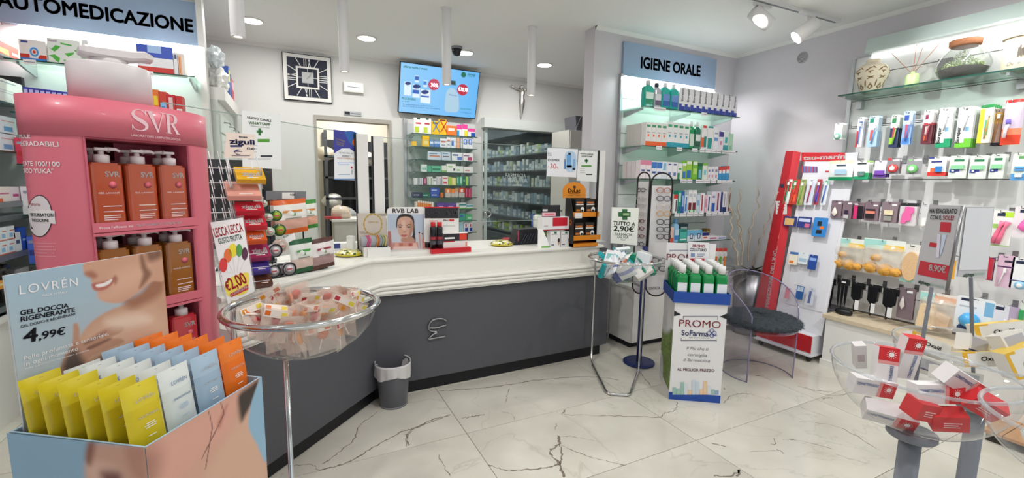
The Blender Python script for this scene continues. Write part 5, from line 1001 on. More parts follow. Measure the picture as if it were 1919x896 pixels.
def sponge_bag(t,w,h):
    part('bag',bag_mb(w,h*.86,.09,'#f2ead8',14,.008,3),FILM,t)
    part('header_card',MB().box(0,w,-.004,.004,h*.72,h,'#e9eee6').box(0,w*.55,-.0046,-.004,h*.74,h*.98,'#a8dcd4').box(w*.5,w*.98,-.0048,-.004,h*.72,h*.86,'#f0c848'),PRINT,t)
    for i,(x,z,r_) in enumerate(((.25,.2,.19),(.6,.18,.2),(.85,.16,.15),(.35,.48,.13))):
        m_ = MB(); qq = random.Random(i); m_.grid(16,10,lambda a,b: (w*x+w*r_*math.cos((b-.5)*math.pi)*math.cos(a*2*math.pi)*(1+.18*math.sin(a*31+b*17+i)),-.01+.032*math.cos((b-.5)*math.pi)*math.sin(a*2*math.pi),h*z+h*r_*.75*math.sin((b-.5)*math.pi)*(1+.15*math.sin(a*23))),'#dba24a',smooth=False)
        part('sponge',m_,SOFT,t)
hang(K,92,352,478,745,'bag of yellow sea sponges','#000000',shape=sponge_bag,n=1,where=RW); hang(K,345,690,488,795,'larger bag of yellow sea sponges','#000000',shape=sponge_bag,n=1,where=RW)
def loofah(t,w,h):
    part('card',hole_card(w,h,'#e6e4de',[(0,0,1,.08,'#a8d8c8')]),PRINT,t); m_ = MB(); oval(m_,0,0,1,1,0,'#dcb88a',24)
    part('loofah_pad',MB().plate([(w*.52+w*.42*math.cos(i*math.pi/12),h*.43+h*.38*math.sin(i*math.pi/12)) for i in range(24)],.02,'#dcb890',y=-.021),noisy(mat('loofah','#dcb78c',.9),160,.25,.5),t)
hang(K,668,835,528,852,'card with oval loofah pad','#000000',shape=loofah,where=RW)
hang(K,1385,1448,638,832,'red and purple carton','#a82a3c',[(.5,0,1,1,'#5a2a68'),(.1,.8,.9,.9,'#e8e0e4')],(.05,.05,.95,.95,.03,'#b83040','box'),where=RW)
hang(K,1468,1606,618,895,'lilac baby toothbrush card','#d8b8cc',[(0,.62,1,.66,'#4a2a58'),(.4,.78,.9,.84,'#3a3048')],(.25,.08,.55,.6,.014,'#f4eef4','brush'),where=RW)
hang(K,1588,1740,640,905,'white baby card with blue scissors','#eceef0',[(.2,.8,.65,.9,'#26304a'),(0,.24,1,.27,'#3a4a70')],(.3,.02,.95,.22,.02,'#8ac0e0','disc'),where=RW)
hang(K,1092,1120,665,825,'amber bottle card behind the sign','#e8a838',[],where=RW)
K = crop(1540,480,.22321); RW = 'fifth hook row'
BLK = mat('comb_black','#16171a',.35)
def brushp(kind):
    def f(t,w,h):
        part('header',MB().box(0,w,-.003,.003,h*.8,h,'#1a1a1c').box(w*.35,w*.7,-.0036,-.003,h*.87,h*.92,'#e8e8ea'),PRINT,t)
        if kind == 'comb':
            for i in range(3): part('tail_comb',MB().plate([(w*(.08+.3*i),h*.8),(w*(.32+.3*i),h*.8),(w*(.3+.3*i),h*.45),(w*(.2+.3*i),h*.0),(w*(.1+.3*i),h*.45)],.006,'#17181b',y=-.004*i-.004),GLOSSY,t)
        else:
            part('brush_head',MB().plate([(w*.12,h*.92),(w*.88,h*.92),(w*.85,h*.5),(w*.6,h*.38),(w*.4,h*.38),(w*.15,h*.5)],.03,'#17181b',y=-.031),GLOSSY,t)
            part('brush_handle',MB().tube([(w*.5,-.015,h*.42),(w*.45,-.015,h*.2),(w*.4,-.015,0)],[.012,.014,.006],8,col='#1b1c20'),GLOSSY,t)
            part('price_label',MB().quad((w*.5,-.034,h*.1),(w*.8,-.034,h*.1),(w*.8,-.034,h*.42),(w*.5,-.034,h*.42),'#e4e4e6'),PRINT,t)
    return f
hang(K,-2,108,185,440,'black tail comb pack','#000000',shape=brushp('comb'),n=1,where=RW); hang(K,122,226,190,442,'second black tail comb pack','#000000',shape=brushp('comb'),where=RW)
hang(K,243,358,220,470,'black hairbrush pack with broad head','#000000',shape=brushp('b'),where=RW); hang(K,380,492,240,502,'black hairbrush pack beside the broad one','#000000',shape=brushp('b'),where=RW); hang(K,505,642,270,538,'black hairbrush pack nearest the mauve card','#000000',shape=brushp('b'),where=RW)
hang(K,638,772,268,532,'mauve card with small cream handle','#7a6a72',[(.5,.86,.85,.93,'#e8e8ea')],(.15,.3,.5,.75,.02,'#d8d0cc','egg'),where=RW,n=2)
def pale(t,w,h):
    part('bag',bag_mb(w,h*.9,.1,'#f0e4d4',14,.01,8),FILM,t); part('header_card',MB().box(0,w,-.004,.004,h*.76,h,'#eadfd6').box(0,w*.4,-.0046,-.004,h*.76,h*.98,'#a8dcd8').box(w*.4,w,-.0046,-.004,h*.8,h*.94,'#e8b89a'),PRINT,t)
    part('bath_sponge',MB().plate([(w*.02,h*.05),(w*.5,h*.02),(w*.55,h*.3),(w*.45,h*.68),(w*.1,h*.66)],.06,'#e4cba6',y=-.04),SOFT,t); part('bath_sponge',MB().plate([(w*.5,h*.1),(w*.9,h*.12),(w*.92,h*.4),(w*.55,h*.5)],.05,'#d8b898',y=-.03),SOFT,t)
hang(K,815,1115,312,625,'bag of pale bath sponges','#000000',shape=pale,where=RW)
def bluedev(t,w,h):
    part('card',hole_card(w,h,'#e9edf0',[(.12,.86,.36,.94,'#26304a'),(.75,.5,.98,.92,'#7fb8dc'),(.1,.0,.9,.08,'#26406a'),(.1,.68,.55,.72,'#b8c0c8')]),PRINT,t)
    part('nasal_bulb',MB().lathe([(0,-.05),(.03,-.045),(.05,-.015),(.052,.01),(.035,.04),(.015,.05),(0,.052)],18,0,0,'#4fa8e0').xf(Matrix.Translation((w*.45,-.03,h*.32)) @ Matrix.Rotation(1.2,4,'Y')),GLOSSY,t); part('base',MB().rbox(w*.2,w*.75,-.05,-.01,h*.12,h*.16,.01,'#27406f'),GLOSSY,t)
hang(K,1120,1442,348,632,'white baby card with blue bulb','#000000',shape=bluedev,where=RW)
hang(K,1422,1655,415,692,'lilac baby thermometer card','#b8a8c4',[(.0,0,.6,1,'#dfe0e8'),(.1,.84,.42,.94,'#26304a'),(.65,.5,.9,.65,'#e0d0c0')],(.3,.05,.55,.6,.02,'#7aa0e8','brush'),where=RW)
hang(K,1662,1720,380,560,'green bottle card at the right edge','#d8e0d8',[],(.1,.05,.8,.6,.03,'#3aa060','box'),where=RW)
# ---------------------------------------------------------------- low base unit under the hooks
gb = thing('wall_base_unit','low white base unit with beige stone top under the hook wall','cabinet',Matrix.Translation((4.15,1.2,0)))
gz = onx(1544,589,3.98).z
part('body',MB().box(4.0,RX+.028,YN,2.05,.05,gz-.03),WHITE,gb,ident); part('stone_top',MB().box(3.98,RX+.028,YN,2.07,gz-.03,gz),noisy(mat('beige_stone','#cdbda2',.5),25,.2),gb,ident); part('plinth',MB().box(3.99,RX+.028,YN,2.06,0,.05),WHITE,gb,ident)
p = onz(1578,590,gz)
c_ = thing('black_device','small black rounded gadget on the stone top','device',Matrix.Translation((p.x+.02,p.y,gz)))
part('body',MB().lathe([(.0,0),(.05,.002),(.06,.02),(.055,.04),(.03,.05),(0,.052)],20,sx=.7,sy=1.1),BLACK,c_); part('cable',MB().tube([(0,.06,.02),(-.02,.1,.01),(.02,.13,.012)],.003,6),BLACK,c_)
# ---------------------------------------------------------------- leaning red toothbrush stand
ts = thing('toothbrush_floor_stand','leaning red and white toothbrush display stand in the right corner','display stand',Matrix.Translation((4.1,2.4,0)))
TRED = mat('stand_red','#c1202c',.4); TW = mat('stand_white','#dcdce2',.45)
Yf,Yn = 2.60,2.10; BXF = 3.93
part('base_box',MB().box(BXF,4.34,Yn,Yf,.07,.235),TW,ts,ident); part('base_front',MB().box(BXF-.004,BXF,Yn+.004,Yf,.085,.232),TRED,ts,ident); part('base_ledge',MB().box(BXF-.02,4.34,Yn-.01,Yf+.01,.055,.07),TW,ts,ident)
for x,y in ((BXF+.03,Yf-.03),(BXF+.03,Yn+.03),(4.3,Yn+.03),(4.3,Yf-.03)):
    w_ = part('castor',MB().lathe([(.022,-.012),(.026,-.008),(.026,.008),(.022,.012)],14).xf(Matrix.Translation((x,y,.027)) @ Matrix.Rotation(R90,4,'X')).box(x-.01,x+.01,y-.016,y+.016,.045,.056),BLACK,ts,ident)
# leaning board: foot line and head line
zt = 1.80; b0 = Vector((4.02,0,.235)); b1 = Vector((4.27,0,zt)); lean = (b1-b0).normalized(); LT = (b1-b0).length
TP = Plane((b0.x,Yf-.1,b0.z),(0,-1,0),lean)
BW = Yf-.1-Yn+.02
part('board',MB().prism([(0,0),(BW,0),(BW,LT),(.03,LT),(0,LT-.03)],-.012,0),TW,ts,TP.mw())
for i in range(13): part('slat',MB().box(.06+i*(BW-.08)/13,.06+i*(BW-.08)/13+.026,.2,LT-.38,0,.004),TW,ts,TP.mw())
# red side column, wider at the foot
K = crop(1340,260,.26794)
P = [TP.uv(*K(495,88)),TP.uv(*K(600,95)),TP.uv(1452,590),TP.uv(1408,610)]
cm = MB(); fr_ = [P[3],P[2],P[1],P[0]]; mid = lambda a,b,t: (a[0]+(b[0]-a[0])*t,a[1]+(b[1]-a[1])*t)
r0,r1 = mid(P[3],P[2],.72),mid(P[0],P[1],.72)
cm.add([(*P[3],.0),(*r0,.05),(*P[2],.0),(*P[1],.0),(*r1,.05),(*P[0],.0)],[[0,1,4,5],[1,2,3,4],[5,4,3],[0,2,1],[0,5,3,2]])
colm = part('red_column',cm,TRED,ts,TP.mw())
# lettering on the column face
U = Vector((*r0,.05))-Vector((*P[3],0)); V_ = Vector((*r1,.05))-Vector((*r0,.05)); M0 = TP.mw(); g0 = M0 @ Vector((*mid(P[3],r0,.5),.025)); 
fu = (M0.to_3x3() @ U).normalized(); fv = (M0.to_3x3() @ (Vector((*mid(P[0],r1,.5),.025))-Vector((*mid(P[3],r0,.5),.025)))).normalized()
CP = Plane(M0 @ Vector((*P[3],0)),fu,fv,.002)
a_,e_ = CP.uv(1438,592),CP.uv(1464,414); ang = math.atan2(e_[1]-a_[1],e_[0]-a_[0]); text(colm,"LA PERFEZIONE DELL'INCLINAZIONE",CP.mw(a_[0],a_[1],.001) @ Matrix.Rotation(ang,4,'Z'),INKW,math.hypot(e_[0]-a_[0],e_[1]-a_[1]),.042,.025)
lbq = bars(colm,CP,[(1454,377,1475,402,'#e6e2e2')],name='price_label',lift=.001); bars(colm,CP,[(1462,345,1474,352,'#2c3348'),(1459,380,1472,382,'#c83a44'),(1458,386,1471,388,'#c83a44'),(1457,392,1470,394,'#c83a44')],lift=.002)
hb_ = bars(ts,TP,[(1502,286,1584,302.5,'#c1202c')],name='header_band',lift=.0016)
text_px(ts,TP,'tau-marin',(1505,300),(1584,297),INKW,7.5,.03,lift=.003)
bars(ts,TP,[(1503+i*2.1,311+.1*i,1504.8+i*2.1,324,['#c83a44','#3a4a90','#6a7ac0'][i % 3]) for i in range(14)] + [(1547,320,1558,323,'#c83a44')],name='printed_brushes',lift=.002)
GT = 'packs on the red toothbrush stand'
def tpack(x0,x1,y0,y1,words,card,prints,bub=None,n=1):
    a,b = K(x0,y0),K(x1,y1); xm,ym = (a[0]+b[0])/2,(a[1]+b[1])/2; uL,uR = TP.uv(a[0],ym)[0],TP.uv(b[0],ym)[0]; vB,vT = TP.uv(xm,b[1])[1],TP.uv(xm,a[1])[1]; q0 = (uL,vB); w,h = uR-uL,vT-vB
    t = thing('toothbrush_pack','','hanging pack',TP.mw(q0[0],q0[1],.045) @ Matrix.Rotation(R90,4,'X').inverted() ); lab(t,words+' on the red toothbrush stand','hanging pack',GT)
    L2 = TP.mw(q0[0],q0[1],.045) @ Matrix(((1,0,0,0),(0,0,1,0),(0,-1,0,0),(0,0,0,1)))
    part('card',hole_card(w,h,card,prints),PRINT,t,L2)
    if bub: x = w*.5; part('toothbrush',MB().tube([(x-.006,-.008,h*.08),(x,-.008,h*.5),(x+.004,-.008,h*.85)],.005,7,col=bub).box(x-.004,x+.01,-.02,-.008,h*.75,h*.87,'#f2f2f2'),GLOSSY,t,L2)
    part('peg',MB().tube([(w*.5,.046,h*.94),(w*.5,-.015,h*.94)],.0025,6),HOOK,t,L2)
tpack(508,548,290,460,'green and white toothbrush pack','#dfe8e4',[(0,0,.4,1,'#2a9a6a'),(.5,.5,.9,.9,'#c83a3c')],'#2f9a70')
tpack(550,600,290,465,'red and green toothbrush pack','#c23a34',[(.1,.6,.6,.95,'#3aa05a'),(.2,.1,.8,.4,'#e8603a')],'#d84a3c'); tpack(603,645,292,472,'olive patterned toothbrush pack','#8a9a5a',[(.1,.1,.9,.9,'#a8a870')],'#7ab03c')
tpack(655,712,290,470,'clear pack with red and blue toothbrushes','#d8dce6',[(.5,.1,.9,.9,'#c8d0e0')],'#b03048'); tpack(722,755,290,468,'maroon and blue toothbrush pack','#a83a48',[(.1,.1,.7,.45,'#5a5ac0')],'#7a5ac8'); tpack(770,808,292,470,'clear pack with white and blue toothbrush','#dbe2e6',[(.1,.8,.9,.95,'#8ad0b0')],'#4a6ab8')
tpack(498,592,548,615,'navy pack with tan interior','#2c3a78',[(.1,.1,.8,.8,'#d8b070')]); tpack(597,695,552,628,'navy lettered pack','#2a3a80',[(.1,.55,.9,.85,'#c8d0ee'),(.55,.05,.9,.4,'#c86a90')]); tpack(703,803,556,690,'blue card with black caps','#2f80c8',[(.3,.55,.6,.8,'#20242c'),(.3,.15,.7,.35,'#20242c'),(.5,.4,.8,.55,'#e8703c')])
tpack(538,598,795,885,'cream and orange carton pack','#ece6d4',[(.1,.1,.6,.3,'#e8803a'),(0,.8,1,1,'#4a7ab8')]); tpack(602,668,800,880,'white and sky pack','#dfe6ea',[(.1,.2,.9,.5,'#a8c4d8')]); tpack(672,732,815,920,'deep blue hanging pack','#24489a',[(.1,.6,.9,.8,'#8fb0e8')])
K = crop(1340,460,.29014)
tpack(470,500,275,345,'faded red pack','#d88a98',[]); tpack(542,590,262,352,'blue lower pack','#2a5a9a',[(.1,.6,.9,.95,'#b8c8dc')]); tpack(618,660,275,390,'white lower pack with blue figure','#c8ccd8',[(.1,.1,.5,.8,'#5a6a98')])
# ================================================================ PINK PUMP-BOTTLE DISPLAY
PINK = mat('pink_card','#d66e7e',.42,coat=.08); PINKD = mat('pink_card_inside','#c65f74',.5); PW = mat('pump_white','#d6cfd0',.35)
SVC = Vector((-.48,1.88)); SA,SB = .25,.15
SV = at(SVC.x,SVC.y,0,math.radians(47.5)); SVI = SV.inverted()
PTOP = 1.72; ZB = .32
def el(t,dr=0): return ((SA+dr)*math.cos(t),(SB+dr)*math.sin(t))
def hit(px,py,dr=0):
    """where a pixel meets the oval shell: local angle and height"""
    o = SVI @ EYE; d = SVI.to_3x3() @ ray(px,py); a_,b_ = SA+dr,SB+dr
    A_ = (d.x/a_)**2+(d.y/b_)**2; B_ = 2*(o.x*d.x/a_**2+o.y*d.y/b_**2); C_ = (o.x/a_)**2+(o.y/b_)**2-1; t = (-B_-math.sqrt(max(B_*B_-4*A_*C_,0)))/(2*A_); p = o+d*t
    return math.atan2(p.y/b_,p.x/a_),p.z
_T = [-math.pi*1.5+i*.01 for i in range(630)]; _S = [0]
for i in range(1,630): p_,q_ = el(_T[i-1]),el(_T[i]); _S.append(_S[-1]+math.hypot(q_[0]-p_[0],q_[1]-p_[1]))
def along(t,s):
    """angle reached after walking s metres along the oval from angle t"""
    if t > _T[-1]: t -= 2*math.pi
    return float(np.interp(np.interp(t,_T,_S)+s,_S,_T))
A0,A1 = hit(166,330)[0],hit(357,330)[0]
ZH = (hit(250,263)[1]+hit(160,255)[1])/2
pd = thing('pink_display','tall pink oval display shaped like a pump bottle at left','display stand',SV)
def arc(a0,a1,n,dr=0): return [el(a0+(a1-a0)*i/n,dr) for i in range(n+1)]
def shell(a0,a1,n,t=.006): return arc(a0,a1,n) + arc(a0,a1,n,-t)[::-1]
m_ = MB(); m_.prism(shell(A1,A0+2*math.pi,44),0,ZH,cap=False)
for i in range(44): m_.sm[i] = True
part('body_wall',m_,PINK,pd)
part('foot_wall',MB().prism(shell(A0,A1,14),0,ZB,cap=False),PINK,pd)
part('header',MB().prism(arc(0,2*math.pi,64,.003)[:-1],ZH,PTOP,smooth=True),PINK,pd)
c0,c1 = Vector((*el(A0),0)),Vector((*el(A1),0)); cx_ = (c1-c0); cwid = cx_.length; cm_ = (c0+c1)/2
SH = SV @ Matrix.Translation(cm_) @ Matrix.Rotation(math.atan2(cx_.y,cx_.x),4,'Z')      # frame of the opening: x along it, y inwards
cw = cwid/2; cy = 0; DEP = .15
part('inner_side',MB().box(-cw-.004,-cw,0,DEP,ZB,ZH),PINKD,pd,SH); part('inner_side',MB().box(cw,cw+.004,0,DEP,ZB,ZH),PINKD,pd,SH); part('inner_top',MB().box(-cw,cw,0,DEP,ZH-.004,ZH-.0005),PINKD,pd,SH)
SPF = Plane(SH @ Vector((0,-.001,0)),SH.to_3x3() @ Vector((1,0,0)),(0,0,1))
ZS = [SPF.uv(277,428)[1],SPF.uv(305,572)[1]]; ZS.append(ZS[1]-(ZS[0]-ZS[1]))
for i,(a,b) in enumerate(((ZS[0],ZH),(ZS[1],ZS[0]),(ZS[2],ZS[1]))):
    gap = .06
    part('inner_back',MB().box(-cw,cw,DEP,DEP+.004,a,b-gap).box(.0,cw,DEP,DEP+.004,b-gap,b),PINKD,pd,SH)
for i,z in enumerate(ZS):
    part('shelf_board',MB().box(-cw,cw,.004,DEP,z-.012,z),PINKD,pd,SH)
    lp = part('shelf_lip',MB().box(-cw-.004,cw+.012,-.002,.003,z-.002,z+.026),PINK,pd,SH); part('shelf_edge',MB().box(-cw-.004,cw+.012,-.003,.003,z-.013,z-.005),PINK,pd,SH)
    if i == 0: text(lp,"Prova l'efficacia del",SH @ Matrix.Translation((-cw+.012,-.0025,z+.008)) @ Matrix.Rotation(R90,4,'X'),INKW,cw*.6,.007); text(lp,'TRATTAMENTO TOPIALYSE!',SH @ Matrix.Translation((-cw+.02+cw*.6,-.0025,z+.008)) @ Matrix.Rotation(R90,4,'X'),INKW,cw*.95,.007,.02)
# pump on top
_c = SVI @ onz(212,192,PTOP); PCX,PCY = _c.x+.05,_c.y+.08
pk = atd(290,190,1.0)
PR_ = .1
part('pump_collar',MB().lathe([(PR_,PTOP),(PR_,PTOP+.112),(PR_-.004,PTOP+.118),(0,PTOP+.119)],40,PCX,PCY),PW,pd)
part('pump_neck',MB().lathe([(.045,PTOP+.116),(.045,PTOP+.143)],28,PCX,PCY),PW,pd)
sp = MB(); secs = [(-.068,.036,.008,.0),(-.055,.046,.014,.0),(0,.048,.016,.001),(.05,.042,.015,.004),(.085,.036,.014,.012),(.105,.032,.01,.008)]
ring_ = []
for x,hw,hh,dz in secs:
    for ax,az in ((-1,-.6),(-1,.6),(-.7,1),(.7,1),(1,.6),(1,-.6),(.7,-1),(-.7,-1)): ring_.append((x,hw*ax,PTOP+.153+dz+hh*az))
fs = [[i*8+j,i*8+(j+1) % 8,(i+1)*8+(j+1) % 8,(i+1)*8+j] for i in range(len(secs)-1) for j in range(8)]; fs = [f[::-1] for f in fs] + [list(range(8)),[(len(secs)-1)*8+j for j in range(7,-1,-1)]]
sp.add(ring_,fs,smooth=False); sp.xf(Matrix.Translation((PCX,PCY,0)) @ Matrix.Rotation(math.radians(-25),4,'Z')); part('pump_spout',sp,PW,pd)
# lettering wrapped on the shell
def wrap(parent,s,px,py,w,h,m,bold=.0,dr=.0012,right=False):
    """lettering that bends round the display, starting (or ending) where the pixel sees it"""
    a0,z0 = hit(px,py,dr); me,x0,x1,top = text_mesh(s,bold); me = me.copy(); sx,sy = w/(x1-x0),h/.7
    for v in me.vertices: q = along(a0,((v.co.x-x1) if right else (v.co.x-x0))*sx); p_ = el(q,dr); v.co = (p_[0],p_[1],z0+v.co.y*sy)
    me.materials.clear(); me.materials.append(m); return add('lettering',me,SV,parent)
LPK = mat('pale_pink_ink','#efc9cf',.6)
# serif letters S V R cut as shapes
def serif(parent,px,py,h):
    a0,z0 = hit(px,py,.0045)
    m_ = MB()
    def poly(pts): m_.add([(x*h,y*h,0) for x,y in pts],[list(range(len(pts)))])
    ctr = curve([(.62,.80),(.55,.93),(.38,1.0),(.2,.95),(.1,.78),(.2,.6),(.42,.47),(.6,.33),(.62,.16),(.48,.03),(.3,.0),(.12,.07),(.04,.24)],5); N = len(ctr)
    for i in range(N-1):
        def nrm(k): p,q = ctr[max(k-1,0)],ctr[min(k+1,N-1)]; v = Vector((q[0]-p[0],q[1]-p[1])).normalized(); return Vector((-v.y,v.x))
        def wd(k): q = k/(N-1); return .018+.075*max(0,math.sin(math.pi*(q-.18)/.64))**1.5 if .18 < q < .82 else .018
        n0,n1 = nrm(i)*wd(i),nrm(i+1)*wd(i+1); p,q = ctr[i],ctr[i+1]
        poly([(p[0]-n0.x,p[1]-n0.y),(q[0]-n1.x,q[1]-n1.y),(q[0]+n1.x,q[1]+n1.y),(p[0]+n0.x,p[1]+n0.y)])
    poly([(.6,.76),(.64,.76),(.64,1.0),(.61,1.0)]); poly([(.02,.0),(.05,.0),(.06,.26),(.02,.26)])
    X = .68; poly([(X,1),(X+.02,.975),(X+.12,.975),(X+.13,1)]); poly([(X+.02,.99),(X+.22,.99),(X+.50,.02),(X+.42,-.01)]); poly([(X+.42,-.01),(X+.47,-.01),(X+.78,.99),(X+.73,.99)]); poly([(X-.02,.97),(X+.3,.97),(X+.3,1),(X-.02,1)]); poly([(X+.62,.97),(X+.88,.97),(X+.88,1),(X+.62,1)])
    X = 1.52; poly([(X+.08,0),(X+.24,0),(X+.24,1),(X+.08,1)]); poly([(X,0),(X+.32,0),(X+.32,.03),(X,.03)]); poly([(X,.97),(X+.3,.97),(X+.3,1),(X,1)])
    bo = curve([(X+.24,1),(X+.45,.99),(X+.62,.9),(X+.66,.75),(X+.6,.58),(X+.42,.5),(X+.24,.49)],4); bi = curve([(X+.24,.955),(X+.38,.95),(X+.46,.88),(X+.48,.75),(X+.45,.62),(X+.36,.54),(X+.24,.525)],4)
    for i in range(len(bo)-1): poly([bo[i],bo[i+1],bi[i+1],bi[i]])
    poly([(X+.28,.5),(X+.44,.5),(X+.72,.03),(X+.56,.03)]); poly([(X+.54,0),(X+.8,0),(X+.8,.03),(X+.54,.03)])
    for i in range(len(m_.v)): x,y,z = m_.v[i]; m_.v[i] = (*el(along(a0,x),.0045),z0+y)
    return part('lettering',m_,LPK,parent,SV)
serif(pd,247,243,.062)
wrap(pd,'LABORATOIRE DERMATOLOGIQUE',246,255,.145,.007,LPK,dr=.0045)
W4 = dict(dr=.0012,right=True)
wrap(pd,'FORMULE',57,259,.085,.012,INKW,.012,**W4); wrap(pd,'BIODEGRADABILI',110,275,.15,.013,INKW,.012,**W4); wrap(pd,'VALUTATE 100/100',113,312,.15,.013,INKW,.012,**W4); wrap(pd,'SECONDO YUKA"',101,325,.13,.013,INKW,.012,**W4)
def wrap_shape(pts,m,col,dr,name):
    v = []
    n = len(pts); cx = sum(p[0] for p in pts)/n; cy_ = sum(p[1] for p in pts)/n
    for k in range(5):
        f_ = 1-k/5
        for px,py in pts: t_,z_ = hit(cx+(px-cx)*f_,cy_+(py-cy_)*f_,dr); v.append((*el(t_,dr),z_))
    t_,z_ = hit(cx,cy_,dr); v.append((*el(t_,dr),z_))
    return part(name,MB().add(v,[[k*n+i,k*n+(i+1) % n,(k+1)*n+(i+1) % n,(k+1)*n+i] for k in range(4) for i in range(n)] + [[4*n+i,4*n+(i+1) % n,5*n] for i in range(n)],col),m,pd)
wrap_shape(disc_px(74,405,24,39.5,28)[::-1],MATTE,'#2a2428',.0012,'seal_rim'); wrap_shape(disc_px(74,405,22.5,38,28)[::-1],MATTE,'#d8d0d2',.0016,'seal'); wrap_shape([(50,412),(63,414),(77,416),(90,418),(104,420),(102,395),(90,394),(77,393),(63,392),(49,391)],MATTE,'#e0dadb',.002,'seal_band')
wrap(pd,'TESTATO',75,386,.036,.0065,REDI,.01,.0022,True); wrap(pd,'PERTURBATORI',101.5,406,.072,.009,INK,.02,.0028,True); wrap(pd,'ENDOCRINI',91,416,.052,.0085,INK,.02,.0028,True)
for i in range(5): wrap(pd,'iiiiiiiiiiiiiiiiii',104-i % 2*3,457+i*6,.07,.0025,LPK,0,.0012,True)
# bottles of shower gel and oil
def pump_bottle(M_,liq,label,w=.08,d=.048,h=.165,turn=-.35):
    t = lab(thing('pump_bottle','','bottle',M_),label,'bottle','pump bottles in the pink display')
    part('body',MB().prism(rrect(-w/2,w/2,-d/2,d/2,.012,3),0,h*.97,liq).prism(rrect(-w/2+.006,w/2-.006,-d/2+.004,d/2-.004,.01,3),h*.97,h,liq),LIQUID,t)
    part('pump_collar',MB().lathe([(.019,h),(.019,h+.022),(.016,h+.024),(.007,h+.025),(.007,h+.038)],16,col='#ddd0d2'),GLOSSY,t)
    sp_ = MB().rbox(-.016,.016,-.011,.011,h+.036,h+.044,.006,'#ddd0d2').tube([(.01,0,h+.041),(.034,0,h+.041),(.044,0,h+.035)],[.007,.005,.004],8,col='#ddd0d2'); part('pump_head',sp_.xf(Matrix.Rotation(turn,4,'Z')),GLOSSY,t)
    lm_ = M_ @ Matrix.Translation((0,-d/2-.0008,0)) @ Matrix.Rotation(R90,4,'X')
    PR = MB().lathe([(.0105,0),(0,.0002)],18,w*.14,h*.68,'#e06a78'); part('round_seal',PR,MATTE,t,lm_)
    text(t,'SVR',lm_ @ Matrix.Translation((-w*.06,h*.80,.0004)),INKW,w*.42,h*.075,.02); text(t,'GEL LAVANT' if liq != OIL else 'HUILE LAVANTE',lm_ @ Matrix.Translation((-w*.3,h*.55,.0004)),INKW,w*.62,h*.022)
    for k,(zz,ww) in enumerate(((.36,.55),(.28,.58),(.22,.5),(.19,.5),(.16,.4))): part('small_print',MB().quad((-w*.2,h*zz,.0004),(-w*.2+w*ww,h*zz,.0004),(-w*.2+w*ww,h*(zz+.012),.0004),(-w*.2,h*(zz+.012),.0004),'#efd8d8'),MATTE,t,lm_)
    return t
GEL,OIL = '#b44c2a','#96591c'; HB = SPF.uv(300,309)[1]-ZS[0]
bw = cwid/3-.003; kb = bw/.08
for r_ in range(2):
    for c_ in range(3):
        for zi,(cl,ds) in enumerate(((GEL,'orange gel pump bottle in the %s row of the upper pink shelf'),(OIL,'amber oil pump bottle in the %s row of the middle pink shelf'))):
            pump_bottle(SH @ Matrix.Translation((-cw+bw*.52+c_*(bw+.002),.028+r_*.055,ZS[zi])),cl,ds % ['front','back'][r_],bw*.94,.042,HB,turn=[-.3,-.35,2.7][c_] if not zi else [.2,.1,-.4][c_])
for c_ in range(3): pump_bottle(SH @ Matrix.Translation((-cw+bw*.52+c_*(bw+.002),.028,ZS[2])),'#c4303c','red pump bottle on the lowest pink shelf',bw*.94,.042,HB,turn=.3)
# ================================================================ CARDBOARD SACHET DISPLAY
A,B,Cc = onz(272,839,1.0),onz(490,706,1.0),onz(13,811,1.0)
ex = (B-A); LW = ex.length; ex = ex/LW; LD = (Cc-A).length; LM2 = at(A.x,A.y,0,math.atan2(ex.y,ex.x)); RZ = 1.0
ld = thing('sachet_display','light blue cardboard shower gel display with portrait print at lower left','display stand',LM2)
SKY = mat('card_sky','#9fbbcd',.5); CARD = mat('card_inside','#cfd4d6',.6)
part('tray_wall',MB().box(0,LW,LD-.004,LD,0,RZ).box(LW-.004,LW,.004,LD-.004,0,RZ),SKY,ld); part('tray_front',MB().box(0,LW,0,.004,0,RZ),SKY,ld); part('tray_side',MB().box(0,.004,.004,LD-.004,0,RZ),SKY,ld); part('tray_floor',MB().box(.004,LW-.004,.004,LD-.004,.862,.868),CARD,ld)
FP = Plane(A,ex,(0,0,1),.0008); SP2 = Plane(Cc,(A-Cc),(0,0,1),.0008)
SK,SKD,SKL,SKP = '#cfa08c','#a87460','#e2bca8','#d88f84'
def fpx(*p): return [FP.uv(*q) for q in p]
zb = .62-1.0
lay = [(None,SK,0),(smoothpoly(fpx((275,840),(330,810),(400,770),(440,745),(430,800),(380,850),(320,900),(270,900))),'#d8a090',.05),(smoothpoly(fpx((262,835),(300,850),(290,905),(255,905))),'#a87868',.06),
    (smoothpoly(fpx((390,905),(410,850),(440,800),(470,770),(500,900))),'#d4aa92',.05),(smoothpoly(fpx((448,740),(470,722),(484,712),(480,740),(462,775),(452,790),(447,765))),'#3f342f',.02),
    (smoothpoly(fpx((470,760),(484,718),(495,700),(500,860),(480,830),(466,800))),'#8fb4cc',.01),(smoothpoly(fpx((410,790),(425,760),(420,775),(412,800))),'#b06858',.02)]
for a_,b_ in (((391,771),(398,800)),((398,800),(385,880)),((414,755),(420,775)),((420,775),(408,800)),((408,800),(378,860))):
    d_ = Vector((b_[0]-a_[0],b_[1]-a_[1])).normalized(); n2 = (-d_.y*.8,d_.x*.8); lay.append((fpx((a_[0]+n2[0],a_[1]+n2[1]),(b_[0]+n2[0],b_[1]+n2[1]),(b_[0]-n2[0],b_[1]-n2[1]),(a_[0]-n2[0],a_[1]-n2[1])),'#6a4a42',.0016))
part('front_print',painting('front_print',[(0,zb,0),(LW,zb,0),(LW,0,0),(0,0,0)],110,120,lay),None,ld,FP.mw())
